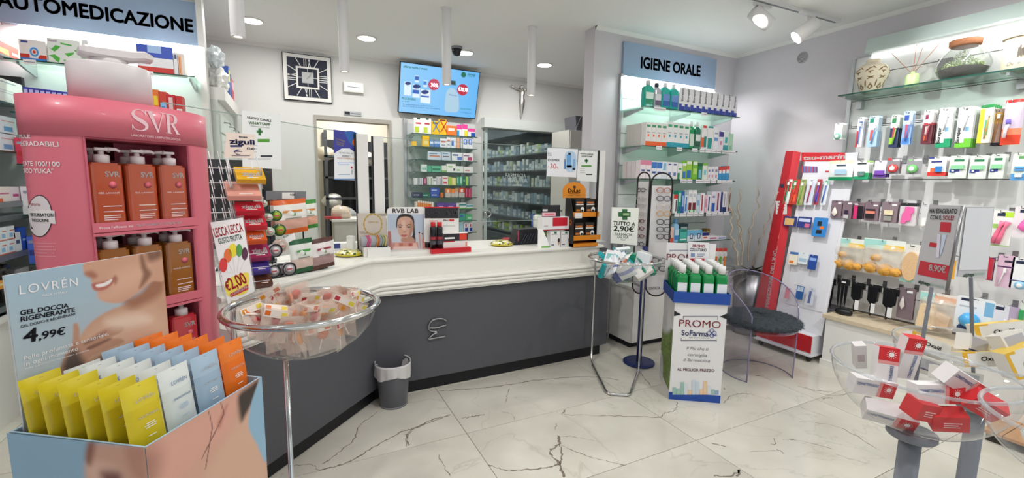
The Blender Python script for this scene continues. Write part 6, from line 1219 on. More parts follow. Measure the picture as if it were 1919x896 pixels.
def spx(*p): return [SP2.uv(*q) for q in p]
lay = [(None,'#8fb4cc',0),(smoothpoly(spx((175,832),(230,834),(300,840),(300,960),(240,960),(170,920),(160,880),(165,850))),SK,.02),(smoothpoly(spx((168,870),(200,868),(228,885),(225,910),(185,910),(165,895))),'#e0b8a4',.03),
    (smoothpoly(spx((165,830),(178,832),(170,870),(160,860))),'#8a5a48',.02),(smoothpoly(spx((190,885),(222,885),(228,905),(200,910))),'#7a4a42',.03),(smoothpoly(spx((235,840),(272,842),(272,900),(250,890))),'#c08c78',.03)]
part('side_print',painting('side_print',[(0,zb,0),(LD,zb,0),(LD,0,0),(0,0,0)],90,90,lay),None,ld,SP2.mw())
# back board with portrait
BPm = LM2 @ Matrix.Translation((0,LD-.012,0)); BP = Plane(BPm.to_translation(),ex,(0,0,1),.0)
bl,tl,tr = BP.uv(27,800),BP.uv(8,525),BP.uv(302,464)
zt_ = (tl[1]+tr[1])/2; xl,xr = max(bl[0],tl[0]),tr[0]
part('back_board',MB().box(xl,xr,0,.004,.862,zt_),CARD,ld,BPm)
BP = Plane(BPm @ Vector((0,0,0)),ex,(0,0,1),.0008)
def bpx(*p): return [BP.uv(*q) for q in p]
def blend(P): 
    t_ = np.clip((P[:,1]-1.02)/(zt_-1.02),0,1)[:,None]; return np.array(lin('#b9c0c2'))*(1-t_)+np.array(lin('#a3bccd'))*t_
lay = [(None,blend,0),
    (smoothpoly(bpx((150,690),(140,655),(152,628),(172,603),(205,582),(245,566),(275,545),(310,520),(330,620),(310,720),(200,730)),6),'#c99c82',.008),
    (smoothpoly(bpx((165,640),(190,610),(230,590),(290,580),(320,620),(300,690),(220,700))),'#d9b299',.06),
    (smoothpoly(bpx((230,562),(262,548),(285,520),(305,500),(305,545),(270,570),(245,578))),'#a27058',.03),
    (smoothpoly(bpx((155,502),(157,494),(170,470),(310,440),(310,520),(285,528),(262,545),(240,561),(222,568),(202,567),(189,562),(184,552),(182,546),(173,541),(175,533),(170,527),(171,521),(160,516))),'#cf9f86',.006),
    (smoothpoly(bpx((215,515),(250,500),(275,505),(260,535),(230,550),(205,556),(212,530))),'#dcae96',.05),(smoothpoly(bpx((158,512),(172,508),(182,516),(176,522),(165,519))),'#a8705c',.012),
    (smoothpoly(bpx((172,532),(188,529),(205,524),(216,519),(210,533),(196,543),(180,545),(174,540))),'#b86a5e',.005),(smoothpoly(bpx((180,534),(195,530),(210,523),(206,531),(194,537),(182,538))),'#f2ece8',.003),
    (smoothpoly(bpx((215,517),(220,522),(217,532),(213,527))),'#a06a58',.012),(smoothpoly(bpx((184,552),(200,549),(206,556),(196,561),(188,560))),'#d9a890',.02),
    (smoothpoly(bpx((262,480),(268,478),(275,500),(283,515),(262,540),(268,515),(264,500))),'#8d6450',.014),(smoothpoly(bpx((276,470),(298,465),(305,480),(285,490),(276,485))),'#86604e',.02),
    (smoothpoly(bpx((137,622),(138,608),(145,606),(149,618),(150,640),(160,640),(185,622),(215,610),(232,612),(228,622),(205,634),(225,634),(232,642),(200,655),(165,672),(150,690),(115,700),(120,670),(135,645))),'#bf927a',.006),
    (smoothpoly(bpx((165,650),(205,634),(206,637),(170,655))),'#8a6252',.006),(smoothpoly(bpx((160,642),(195,622),(196,625),(163,646))),'#9a6e5c',.006),(smoothpoly(bpx((118,695),(130,660),(142,655),(160,680),(170,700))),'#5a4a44',.02),(smoothpoly(bpx((200,600),(260,588),(285,600),(255,612),(215,615))),'#e9cdb9',.03)]
bprint = part('portrait_print',painting('portrait_print',[(xl,.9,0),(xr,.9,0),(xr,zt_,0),(xl,zt_,0)],150,150,lay),None,ld,BP.mw())
DINK = mat('navy_black_ink','#23262e',.6)
text_px(bprint,BP,'LOVRÉN',(36,552),(145,535),INKW,17,.0,spacing=1.2); text_px(bprint,BP,'MADE IN ITALY',(78,556),(126,549),INKW,4)
text_px(bprint,BP,'GEL DOCCIA',(37,591),(128,576),DINK,9,.022); text_px(bprint,BP,'RIGENERANTE',(38,603),(140,584),DINK,9,.022); text_px(bprint,BP,'GEL DOUCHE RÉGÉNÉRANT',(38,615),(142,590),DINK,5,.012)
text_px(bprint,BP,'4',(42,643),(70,638),DINK,25,.03); text_px(bprint,BP,',99€',(72,637),(122,626),DINK,14,.02)
text_px(bprint,BP,'Pelle profumata e sensoriale,',(44,676),(203,628),INKW,8); text_px(bprint,BP,'in ogni momento',(45,687),(146,656),INKW,8)
text_px(bprint,BP,'Pelle perfettamente idratata e nutrita',(46,693),(166,657),INKW,3)
# sachets
def sach_mesh(col,col2,band):
    w,h,t = .071,.152,.018
    return bag_mb(w,h,t,lambda a,b: col2 if b > .93 else (col if b < .72 else band),10)
SC4 = [('yellow','#d2bb22','#d8c42c','#d9c530','ARMONIA','white_ink'),('white','#d5dad6','#dfe2de','#dfe3e0','BIANCOFIORE','pale_blue_ink'),('light blue','#9db4c8','#a9bfd2','#a9bfd2','OLTREMARE','white_ink'),('orange','#e8701e','#ec7a26','#ec7c2a','ORIENTE','white_ink')]
mat('pale_blue_ink','#8fb0d8',.6)
zt_s = Plane(LM2 @ Vector((0,.03,0)),ex,(0,0,1)).uv(275,719)[1]
for ci,(cn,c1,c2,c3,nm_,ink) in enumerate(SC4):
    me = sach_mesh(c1,c2,c3).mesh('pouch',GLOSSY)
    for k in range(6):
        y = LD-.045-k*.0455; x = .004+ci*.0765+.001; zz = zt_s-.152+rnd.uniform(-.003,.003)
        if ci == 1 and k == 0: zz -= .012
        M_ = LM2 @ Matrix.Translation((x,y,zz)) @ Matrix.Rotation(rnd.uniform(-.03,.03),4,'Z') @ Matrix.Rotation(-.12,4,'X')
        t = thing('gel_sachet','%s shower gel sachet, %s from the back in the cardboard tray' % (cn,ORD[k]) if k < 5 else '%s shower gel sachet at the front of the cardboard tray' % cn,'sachet',M_,'shower gel sachets')
        add('pouch',me,M_,t)
        lm_ = M_ @ Matrix.Translation((0,-.0105,0)) @ Matrix.Rotation(R90,4,'X')
        part('hang_slot',MB().box(.033,.039,-.0016,-.001,.141,.146),DARK,t)
        text(t,'LOVRÉN',lm_ @ Matrix.Translation((.017,.118,.0002)),MATS[ink],.037,.0075,.012)
        if k > 3:
            text(t,nm_,lm_ @ Matrix.Translation((.016,.085,.0005)),MATS[ink],.04,.0045,.012)
            for q,(zz2,ww) in enumerate(((.07,.018),(.066,.024),(.062,.02),(.045,.016))): part('small_print',MB().quad((.036-ww/2,zz2,.0006),(.036+ww/2,zz2,.0006),(.036+ww/2,zz2+.0016,.0006),(.036-ww/2,zz2+.0016,.0006),'#f2f0e8' if ci != 1 else '#b0c4dc'),MATTE,t,lm_)
# ================================================================ BACK WALL THINGS
WP = Plane((0,YB,0),(1,0,0),(0,0,1))
def wpx(x,y): return WP.uv(x,y)
K = crop(380,40,.20093)
x0,z1 = wpx(527.7,97.3); x1,z0 = wpx(622.7,194.7)
ck = thing('wall_clock','square black and white wall clock with roman numerals','clock',Matrix.Translation((x0,YB-.03,z0))); cw_,ch_ = x1-x0,z1-z0; NAVY = mat('clock_navy','#1d2236',.4)
part('frame',MB().box(0,cw_,.006,.03,0,ch_),BLACK,ck); part('rim',MB().box(.008,cw_-.008,0,.006,.008,ch_-.008),WHITE,ck); part('dial',MB().box(.045,cw_-.045,-.003,0,.045,ch_-.045),NAVY,ck)
cc = (cw_/2,ch_/2); num = MB(); q_ = min(cw_,ch_)
def bar(m_,xa,za,xb,zb,w,y=-.005):
    d = Vector((xb-xa,zb-za)).normalized(); nx,nz = -d.y*w/2,d.x*w/2; m_.add([(xa+nx,y,za+nz),(xa-nx,y,za-nz),(xb-nx,y,zb-nz),(xb+nx,y,zb+nz)],[[0,1,2,3]])
rin,rout = q_*.235,q_*.405
for a in range(12):
    an = math.radians(90-30*a); dx,dz = math.cos(an),math.sin(an); k = 1/max(abs(dx),abs(dz)); S = [0] if a not in (0,3,6,9) else [-.032,-.012,.012,.032]
    for s in S:
        tx,tz = -dz,dx; ko = .5 if (a in (0,6,9) and s in (-.032,-.012)) else 1
        bar(num,cc[0]+dx*k*rin+tx*s,cc[1]+dz*k*rin+tz*s,cc[0]+dx*k*rout+tx*(s*ko if ko == 1 else -s*.6-.03),cc[1]+dz*k*rout+tz*(s*ko if ko == 1 else -s*.6-.03),.007)
part('numerals',num,WHITE,ck)
part('inner_ring',MB().box(cc[0]-rin,cc[0]+rin,-.009,-.003,cc[1]-rin,cc[1]+rin),WHITE,ck); r2 = rin*.84; part('inner_field',MB().box(cc[0]-r2,cc[0]+r2,-.0095,-.009,cc[1]-r2,cc[1]+r2),NAVY,ck); r3 = rin*.5; part('center_plate',MB().box(cc[0]-r3,cc[0]+r3,-.012,-.0095,cc[1]-r3,cc[1]+r3),mat('clock_silver','#c9ccce',.3,.5),ck)
for s,t_ in ((1,0),(-1,0),(0,1),(0,-1)): part('tick',MB().box(cc[0]+min(s*r3,s*r2)-(.002 if not s else 0),cc[0]+max(s*r3,s*r2)+(.002 if not s else 0),-.0105,-.0095,cc[1]+min(t_*r3,t_*r2)-(.002 if not t_ else 0),cc[1]+max(t_*r3,t_*r2)+(.002 if not t_ else 0)),WHITE,ck)
hm = MB(); bar(hm,cc[0]-.012,cc[1]-.018,cc[0]+.05,cc[1]+.07,.005,-.015); part('minute_hand',hm,SILVER,ck); hm = MB(); bar(hm,cc[0]-.008,cc[1]-.012,cc[0]+.035,cc[1]+.028,.006,-.0165); part('hour_hand',hm,SILVER,ck)
x0,z1 = wpx(643,154); x1,z0 = wpx(681,176); t = thing('emergency_light','white emergency light box on the back wall right of the clock','light',Matrix.Translation((x0,YB-.05,z0)))
part('housing',MB().rbox(0,x1-x0,0,.05,0,z1-z0,.008),WHITE,t); part('lens',MB().box(.012,x1-x0-.012,-.004,0,.012,z1-z0-.012),mat('emergency_lens','#eceff0',.25),t); part('label_strip',MB().box(.04,x1-x0-.04,-.005,-.004,(z1-z0)/2-.003,(z1-z0)/2+.003),GREY,t)
x0,z1 = wpx(645,208); x1,z0 = wpx(677,218); t = thing('door_plate','small dark and silver plate above the doorway','sign',Matrix.Translation((x0,YB-.012,z0)))
part('plate',MB().box(0,x1-x0,0,.012,0,z1-z0),ALU,t); part('dark_field',MB().box(.004,.06,-.001,0,.006,z1-z0-.006).box(.07,x1-x0-.01,-.001,0,.018,.024),DARK,t)
# crucified figure
def cpx(x,y): p = ony(x,y,YB-.03); return p
K = crop(720,100,.22327)
cf = thing('crucifix','silver crucifix figure on the wall above the sliding door','crucifix',Matrix.Translation(cpx(978,190)))
def limb(name,pts,r): part(name,MB().tube([tuple(cpx(*K(*p))+Vector((0,-.005,0))) for p in pts],r,8),SILVER,cf,ident)
hp_ = cpx(*K(1155,285))
limb('body',[(1155,300),(1160,330),(1158,365),(1157,400),(1157,440),(1155,490),(1150,545)],[.02,.036,.026,.032,.028,.018,.01]); limb('leg',[(1165,390),(1163,440),(1157,490),(1151,530)],[.026,.024,.016,.012])
limb('arm',[(1150,312),(1120,300),(1085,285),(1062,270)],[.014,.012,.01,.012]); limb('arm',[(1165,315),(1190,305),(1225,298),(1252,288)],[.014,.012,.01,.012])
part('head',MB().lathe([(0,-.032),(.018,-.024),(.024,0),(.018,.022),(0,.03)],14).xf(Matrix.Translation(hp_+Vector((-.006,-.012,.0)))),SILVER,cf,ident)
# wall screen
TL,TR,BR,BL = ony(749,116.7,5.28),ony(896,135.7,5.28),ony(889.7,221.7,5.43),ony(747.2,209,5.43)
TVP = Plane(BL,BR-BL,TL-BL); tvw,tvh = (BR-BL).length,((TL-BL).dot(TVP.v)+(TR-BR).dot(TVP.v))/2
tv = thing('wall_screen','tilted wall screen showing a blue pharmacy advert','television',TVP.mw())
part('housing',MB().box(-.008,tvw+.008,-.012,tvh+.008,-.04,0),BLACK,tv)
def scr(name,col,e=.9): return mat(name,col,.3,emit=e)
def scr_grad(P): t_ = np.clip(P[:,0]/tvw,0,1)[:,None]; return np.array(lin('#8cc6f2'))*(1-t_)+np.array(lin('#63b2ee'))*t_
SEM = attr_mat('screen_light',.25); n,l,b = nodes(SEM); l.new([x for x in n if x.type == 'ATTRIBUTE'][0].outputs['Color'],b.inputs['Emission Color']); b.inputs['Emission Strength'].default_value = .75
n_ = [x for x in l if x.to_socket == b.inputs['Base Color']]; l.remove(n_[0]); b.inputs['Base Color'].default_value = (.02,.02,.02,1)
Kt = K
def tpx(*p): return [TVP.uv(*Kt(*q)) for q in p]
lay = [(None,scr_grad,0)]
for pts,c in (([(168,235),(228,240),(225,355),(165,350)],'#dcecf8'),([(238,260),(300,265),(297,375),(236,368)],'#dcecf8'),([(306,300),(388,310),(385,422),(304,412)],'#e0eef8'),([(258,185),(292,188),(290,245),(258,240)],'#d8e8f6'),([(330,225),(362,230),(360,285),(328,280)],'#d8e8f6')): lay.append((tpx(*pts),c,.006))
for c,rx,ry,col in (((200,252),26,14,'#27407c'),((272,278),33,18,'#1f3a78'),((342,325),33,17,'#1f3a78')): lay.append((tpx(*disc_px(*c,rx,ry)),col,.004))
for pts,c in (([(238,302),(294,308),(292,342),(236,336)],'#2f60b8'),([(307,352),(378,358),(376,372),(306,366)],'#2f60b8'),([(260,190),(291,193),(290,228),(259,225)],'#3a62b0'),([(330,232),(358,236),(357,268),(330,264)],'#3f86d0')): lay.append((tpx(*pts),c,.004))
for c,r_,col in (((417,262),47,'#c03a58'),((658,306),47,'#b8203a')): lay.append((tpx(*disc_px(*c,r_,r_*1.02,28)),col,.004))
lay += [(smoothpoly(tpx((515,360),(530,310),(560,290),(590,300),(622,360),(622,480),(560,494),(510,478))),'#a8c8dc',.012),(tpx((556,226),(600,232),(600,268),(556,262)),'#27463c',.006),(tpx(*disc_px(666,180,21,23)),'#0f6a4a',.004)]
sc_ = part('screen_picture',painting('screen_picture',[(0,0,.001),(tvw,0,.001),(tvw,tvh,.001),(0,tvh,.001)],150,90,lay,SEM),None,tv,TVP.mw())
EW,EG,EN = scr('screen_white','#f2f6fa',.8),scr('screen_green','#1f6a48',.5),scr('screen_navy','#24487c',.4)
for s_,a_,b_,m_,h_ in (('30%',(390,278),(452,284),EW,7),('€10,70',(620,312),(698,324),EW,7),('alphega',(700,182),(766,190),EG,4),('FARMACIA',(700,196),(758,203),EG,1.8),('PELLE SENSIBILE',(148,384),(264,396),EG,4),('Ti aspettiamo in farmacia',(150,432),(410,448),EN,2.4),('offerte valide su tutta la linea detergente',(150,446),(468,470),EN,2.4),('a soli',(150,404),(210,408),EG,2.4),('offerta valida 1 mese',(160,118),(360,140),EG,4.5),('Nutritiva',(545,352),(608,362),EN,3),('AVENE INTIMA',(636,470),(726,478),EG,3),('in esclusiva per te',(636,496),(728,508),EN,2)):
    text_px(sc_,TVP,s_,Kt(*a_),Kt(*b_),m_,h_,.015 if h_ > 3.5 else 0,lift=.003)
part('stand_bump',MB().box(tvw*.4,tvw*.52,-.02,-.012,-.03,-.005),BLACK,tv,TVP.mw())
# store room: shelves and bags seen through the doorway
sr_ = thing('store_room_shelving','dark metal shelving with bags in the room through the doorway','shelving',Matrix.Translation((.8,6.9,0)))
SRX0,SRX1,SRY = .45,1.55,6.9
for x in (SRX0,SRX1): part('upright',MB().box(x-.02,x+.02,SRY-.02,SRY+.02,0,2.2).box(x-.02,x+.02,7.25,7.29,0,2.2),mat('dark_metal','#3a3d42',.5),sr_,ident)
for z in (.55,.95,1.25,1.55,1.85): part('shelf_board',MB().box(SRX0-.02,SRX1+.02,SRY-.02,7.29,z-.03,z),MATS['dark_metal'],sr_,ident)
part('back_sheet',MB().box(SRX0,SRX1,7.285,7.295,.5,2.1),DARK,sr_,ident)
def lump(px,py,Y,s,c,label,sd,name='plastic_bag',m=None):
    p = ony(px,py,Y); q = random.Random(sd); f1,f2,f3 = q.uniform(0,6),q.uniform(0,6),q.uniform(3,6)
    mb = MB().grid(20,12,lambda a,b: (s*(1+.2*math.sin(f3*2*math.pi*a+f1+6*b))*math.cos((b-.5)*math.pi)*math.cos(a*2*math.pi),s*.8*math.cos((b-.5)*math.pi)*math.sin(a*2*math.pi),s*.8*(1+math.sin((b-.5)*math.pi)*(1+.1*math.sin(9*a+f2)))),c,smooth=False)
    return single(name,mb,m or GLOSSY,label,'bag',Matrix.Translation((p.x,Y,p.z)),'bags in the store room')
lump(624,410-20,6.98,.13,'#d8d6d2','white plastic bag on the middle store room shelf',1); lump(648,420,6.98,.16,'#b0b4b8','grey plastic bag on the lower store room shelf',2); lump(640,415,6.2,.13,'#c8b8a8','crumpled white and brown paper bag on the store room table',3)
lump(610,300,7.1,.12,'#c8bca8','beige bag high on the store room shelf',5); lump(690,310,7.1,.12,'#c9c4bc','pale bag seen between the screen posts',6); lump(706,305,7.05,.1,'#8a6a3a','golden bag seen between the screen posts',7)
tb_ = thing('store_table','white table in the room through the doorway','table',Matrix.Translation((.75,6.2,0))); a_ = ony(622,412,6.0)
part('table_top',MB().box(a_.x,a_.x+.8,6.0,6.5,a_.z-.03,a_.z),WHITE,tb_,ident); part('table_panel',MB().box(a_.x+.03,a_.x+.77,6.03,6.47,0,a_.z-.03),mat('table_side','#c4c3bb',.6),tb_,ident)
single('red_tray',MB().prism(rrect(a_.x-.08,a_.x+.12,6.05,6.2,.02),a_.z+.001,a_.z+.03),mat('red_tray_plastic','#b03038',.4),'red tray on the store room table','tray')
lamp('store_room_glow','AREA',(.8,6.4,2.85),26,shape='DISK',size=.3); lamp('corridor_glow','AREA',(2.7,6.6,2.85),20,shape='DISK',size=.3); lamp('corridor_glow','AREA',(2.7,8.2,2.85),18,shape='DISK',size=.3)
# tall pale cabinet beside the column
a_,b_ = ony(1067,243,4.6),ony(1094,243,4.6)
tc_ = thing('tall_cabinet','pale tall cabinet behind the right screen beside the column','cabinet',Matrix.Translation((a_.x,4.6,0))); part('body',MB().box(a_.x,a_.x+.6,4.6,5.0,0,a_.z),mat('pale_cabinet','#c8c6bf',.5),tc_,ident); part('door',MB().box(a_.x+.01,a_.x+.59,4.585,4.599,.08,a_.z-.01),mat('pale_cabinet','#c8c6bf',.5),tc_,ident)
p = ony(1078,243,4.62); bk_ = thing('wire_basket','dark wire basket on top of the pale tall cabinet','basket',Matrix.Translation((p.x,4.62,a_.z)))
bkw,bkh = .3,ony(1080,217,4.62).z-a_.z; part('basket_body',MB().plate([(0.02,0),(bkw-.02,0),(bkw,bkh),(0,bkh)],.25,y=0),mat('basket_mesh','#5a5a60',.5),bk_)
for i in range(4): part('wire',MB().tube([(.0+i*.08,-.004,0),(.08+i*.08,-.004,bkh)],.004,6),mat('wire_light','#8c8c90',.4),bk_)
# ================================================================ ON THE COUNTER
CT = .9815
def ctp(x,y): return onz(x,y,CT)
def front_plane(px,py,ang,z=CT,lean=0.):
    o = onz(px,py,z); u = Vector((math.cos(ang),math.sin(ang),0)); b = Vector((-math.sin(ang),math.cos(ang),0)); return Plane(o,u,Vector((0,0,math.cos(lean)))+b*math.sin(lean))
# sweets rack
RKA = .25; RK = front_plane(478,546,RKA)
rk = thing('sweets_rack','white wire sweets rack with fruit candy boxes on the counter end','rack',RK.mw()); WIRE = mat('white_wire','#dcd8da',.4)
K = crop(380,330,.25660)
rkz = RK.uv(440,300)[1]
for x_ in (396,440,484):
    u_ = RK.uv(x_,440)[0]; part('upright',MB().tube([(u_,.01,.0),(u_,rkz,-.05)],.0035,6),WIRE,rk); part('base_wire',MB().tube([(u_,.003,0),(u_,.003,-.16)],.0035,6),WIRE,rk)
for i in range(9):
    zz = .03+i*(rkz-.08)/8.2; ua,ub,uc = RK.uv(392,440)[0],RK.uv(440,440)[0],RK.uv(496,440)[0]
    for (p_,q_) in ((ua,ub-.005),(ub+.002,uc)):
        dz = -.05*zz/rkz; part('tier_wire',MB().tube([(p_,zz+.1,dz-.06),(p_,zz+.0,dz+.05),(p_,zz+.025,dz+.055),(q_,zz+.025,dz+.055),(q_,zz,dz+.05),(q_,zz+.1,dz-.06)],.0022,5),WIRE,rk)
    for k in range(3):
        if ua+.03+k*.035 < ub: part('tier_wire',MB().tube([(ua+.03+k*.035,zz+.1,dz-.06),(ua+.03+k*.035,zz,dz+.05)],.002,5),WIRE,rk)
GZ = 'candy packs on the wire rack'
def ziguli(x0,x1,yt,yb,col,words,txt='ziguli',tcol=None):
    a,b = RK.uv(x0,yb),RK.uv(x1,yb); t_ = RK.uv(x0,yt); w = b[0]-a[0]; M_ = RK.mw(a[0],a[1],.055-.05*a[1]/rkz) @ Matrix.Rotation(.62,4,'X')
    H_ = .026; D_ = max(.05,(t_[1]-a[1]-H_*.7)/.6)
    o_ = thing('candy_box',words,'candy box',M_,GZ); part('carton',MB().box(0,w,0,H_,-D_,0,col),GLOSSY,o_)
    if txt: text(o_,txt,M_ @ Matrix.Translation((w*.22,H_+.0008,-D_*.28)) @ Matrix.Rotation(-R90,4,'X'),tcol or INKW,w*.66,D_*.34,.03)
    part('print_bar',MB().box(w*.35,w*.75,H_,H_+.0006,-D_*.18,-D_*.12,'#f2e8e0'),PRINT,o_)
ziguli(443,497,313,345,'#dba61e','yellow candy box at the top of the wire rack'); ziguli(425,488,340,376,'#e8a898','pale pink peach candy box on the wire rack',None)
ziguli(440,493,379,404,'#c82238','red candy box above another red one on the wire rack'); ziguli(446,498,404,432,'#cc2638','second red candy box on the wire rack'); ziguli(455,497,434,458,'#e0622a','orange candy box on the wire rack'); ziguli(462,504,458,489,'#9a2a58','plum candy box on the wire rack'); ziguli(468,502,489,513,'#4a3f98','violet blueberry candy pack low on the wire rack',None); ziguli(474,506,515,538,'#5a3424','brown candy pack at the foot of the wire rack',None)
K = crop(370,60,.3125)
so,spl_ = sheet('candy_sign','cream card sign with bold blue lettering above the wire rack',RK,[K(172,750),K(350,758),K(360,610),K(183,597)],'#ecdfd2','sign',-.05,PRINT,.003)
NI = mat('deep_blue_ink','#262f6a',.6); text_px(so,spl_,'linea',K(250,634),K(300,636),NI,3.5,.02); text_px(so,spl_,'zigulì',K(192,668),K(345,676),NI,9,.035); text_px(so,spl_,'€2,80',K(296,705),K(342,707),NI,4,.02)
bars(so,spl_,[(*K(196,678),*K(268,690),'#262f6a'),(*K(218,715),*K(268,719),'#262f6a'),(*K(205,740),*K(315,744),'#4a4a70')])
blob(so,spl_,[K(*p) for p in ((216,715),(240,704),(262,706),(240,712),(226,720),(232,730),(262,734),(235,736))],'#262f6a',smooth=False)
# lolly sign in an acrylic holder
_o = atd(452,558,1.68); LSP = Plane(_o,(math.cos(.35),math.sin(.35),0),Vector((0,0,1))+Vector((-math.sin(.35),math.cos(.35),0))*.15)
so,pl = sheet('lolly_sign','white price sign with coloured lollipops in a clear holder',LSP,[(427,570),(477,546),(455,408),(394,417)],'#f0ecec','sign',0,PRINT,.0015)
acr = [pl.uv(*p) for p in ((423,577),(481,548),(457,403),(391,413))]; part('clear_holder',MB().prism(acr,-.004,-.002),ACRYL,so,pl.mw()); part('holder_stem',MB().tube([((acr[0][0]+acr[1][0])/2,acr[1][1]+.04,-.004),((acr[0][0]+acr[1][0])/2,acr[1][1]-.02,-.006)],.005,6),CHROME,so,pl.mw())
K = crop(380,330,.25660); LR = mat('lolly_red','#dd3c4a',.5); LGn = mat('lolly_teal','#1f7068',.5)
text_px(so,pl,'LECCA LECCA',K(92,448),K(297,402),LR,17,.014); text_px(so,pl,'GUSTO FRUTTA',K(120,497),K(290,460),LGn,10.5,.012)
blob(so,pl,[K(*p) for p in ((160,800),(190,750),(250,722),(330,705),(335,780),(320,850),(220,880),(180,870))],'#f2dc5a',lift=.0005)
for (x,y,rx,ry,c) in ((150,650,30,52,'#d83a3c'),(183,580,29,50,'#e8703a'),(219,543,30,50,'#ecd83a'),(265,543,23,46,'#5aa055'),(306,568,22,46,'#5a2a4a')):
    blob(so,pl,[K(*p) for p in disc_px(x,y,rx,ry,14)],c,lift=.0009); a_,b_ = pl.uv(*K(x,y+ry)),pl.uv(*K(235+(x-220)*.35,705)); mb = MB(); d_ = Vector((b_[0]-a_[0],b_[1]-a_[1])).normalized()*.0009; mb.add([(a_[0]-d_.y,a_[1]+d_.x,.0004),(a_[0]+d_.y,a_[1]-d_.x,.0004),(b_[0]+d_.y,b_[1]-d_.x,.0004),(b_[0]-d_.y,b_[1]+d_.x,.0004)],[[0,1,2,3]],'#dcd8d8'); part('printed_stick',mb,PRINT,so,pl.mw())
text_px(so,pl,'€',K(176,838),K(206,828),LR,16,.03,lift=.0016); text_px(so,pl,'2,00',K(212,828),K(328,775),LR,22,.02,lift=.0016)
blob(so,pl,[K(*p) for p in ((196,862),(330,790),(334,826),(205,886))],'#cc3040',lift=.0011,smooth=False); text_px(so,pl,'A CONFEZIONE',K(205,880),K(328,815),INKW,5,.03,lift=.0018)
# bags of candy on a little stand
BGP = front_plane(592,507,.62)
bs = thing('candy_bag_stand','grey headed rack with bags of herbal candy on the counter','rack',BGP.mw()); K = crop(500,330,.21212)
hd_ = [BGP.uv(*K(*p)) for p in ((22,212),(375,208),(375,135),(22,132))]; part('header_board',MB().prism(hd_,-.03,-.026),mat('rack_grey','#77777c',.5),bs); tg_ = [BGP.uv(*K(*p)) for p in ((162,202),(267,202),(267,146),(162,146))]; pt_ = part('price_card',MB().prism(tg_,-.0255,-.0245),WHITE,bs); 
text_px(bs,Plane(BGP.o,BGP.u,BGP.v,-.0243),'€3,80',K(205,172),K(250,172),INK,3.5,.02)
for x_ in (50,340): u_,v__ = BGP.uv(*K(x_,212)); part('stand_post',MB().tube([(u_,0.003,-.03),(u_,v__+.02,-.03)],.004,6),BLACK,bs)
part('stand_base',MB().box(BGP.uv(*K(40,850))[0],BGP.uv(*K(540,800))[0],.0005,.006,-.16,.0),BLACK,bs)
def cbag(x0,x1,y0,y1,top,body,lowc,words,dz,ang=0.,stripe=None,n=1):
    a,b = BGP.uv(*K(x0,y1)),BGP.uv(*K(x1,y0)); w,h = b[0]-a[0],b[1]-a[1]
    for i in range(n):
        M_ = BGP.mw(a[0],a[1],dz-.042*i) @ Matrix.Rotation(ang,4,'Z') @ Matrix(((1,0,0,0),(0,0,1,0),(0,-1,0,0),(0,0,0,1))); t = thing('candy_bag',words if not i else words+', one behind','candy bag',M_,'bags of herbal candy')
        part('bag',bag_mb(w,h,.035,lambda p,q: top if q > .84 else (body if q > .4 else (lowc if q > .12 else top)),14,.004,i+3),GLOSSY,t)
        part('label_print',MB().quad((w*.2,-.0195,h*.63),(w*.8,-.0195,h*.63),(w*.8,-.0195,h*.69),(w*.2,-.0195,h*.69),stripe or top).quad((w*.42,-.0196,h*.52),(w*.58,-.0196,h*.52),(w*.58,-.0196,h*.6),(w*.42,-.0196,h*.6),'#5a9a50').quad((w*.25,-.0194,h*.44),(w*.75,-.0194,h*.44),(w*.75,-.0194,h*.47),(w*.25,-.0194,h*.47),'#8a8a80'),PRINT,t)
cbag(85,355,210,530,'#e0662a','#eceae4','#d8a898','orange topped candy bag on the counter rack',.0,.06,'#d88a3a',2); cbag(318,475,212,480,'#3f8a3c','#e9ebe4','#e0a890','green topped candy bag on the counter rack',-.03,.05,'#d88a3a')
cbag(165,352,540,862,'#1f5a34','#e9ece6','#d8c0b4','dark green topped candy bag standing on the counter',.05,.03,'#4aa04a'); cbag(350,540,535,830,'#5a3a34','#ece4e4','#a88a88','brown topped candy bag standing on the counter',.05,.06,'#9a3a48')
a_,b_ = BGP.uv(*K(515,800)),BGP.uv(*K(592,560)); bx_ = thing('tissue_box','small white and green carton beside the brown candy bag','carton',BGP.mw(a_[0]+.01,0,.0)); part('carton',MB().box(0,b_[0]-a_[0]-.01,0,b_[1],-.05,0,'#e9ece8').box(.004,.05,b_[1]*.42,b_[1]*.6,0,.0006,'#6ab04a').box(.006,.05,b_[1]*.8,b_[1]*.88,0,.0006,'#3a5a80').box(.006,.05,b_[1]*.3,b_[1]*.36,0,.0006,'#3a5a80'),PRINT,bx_)
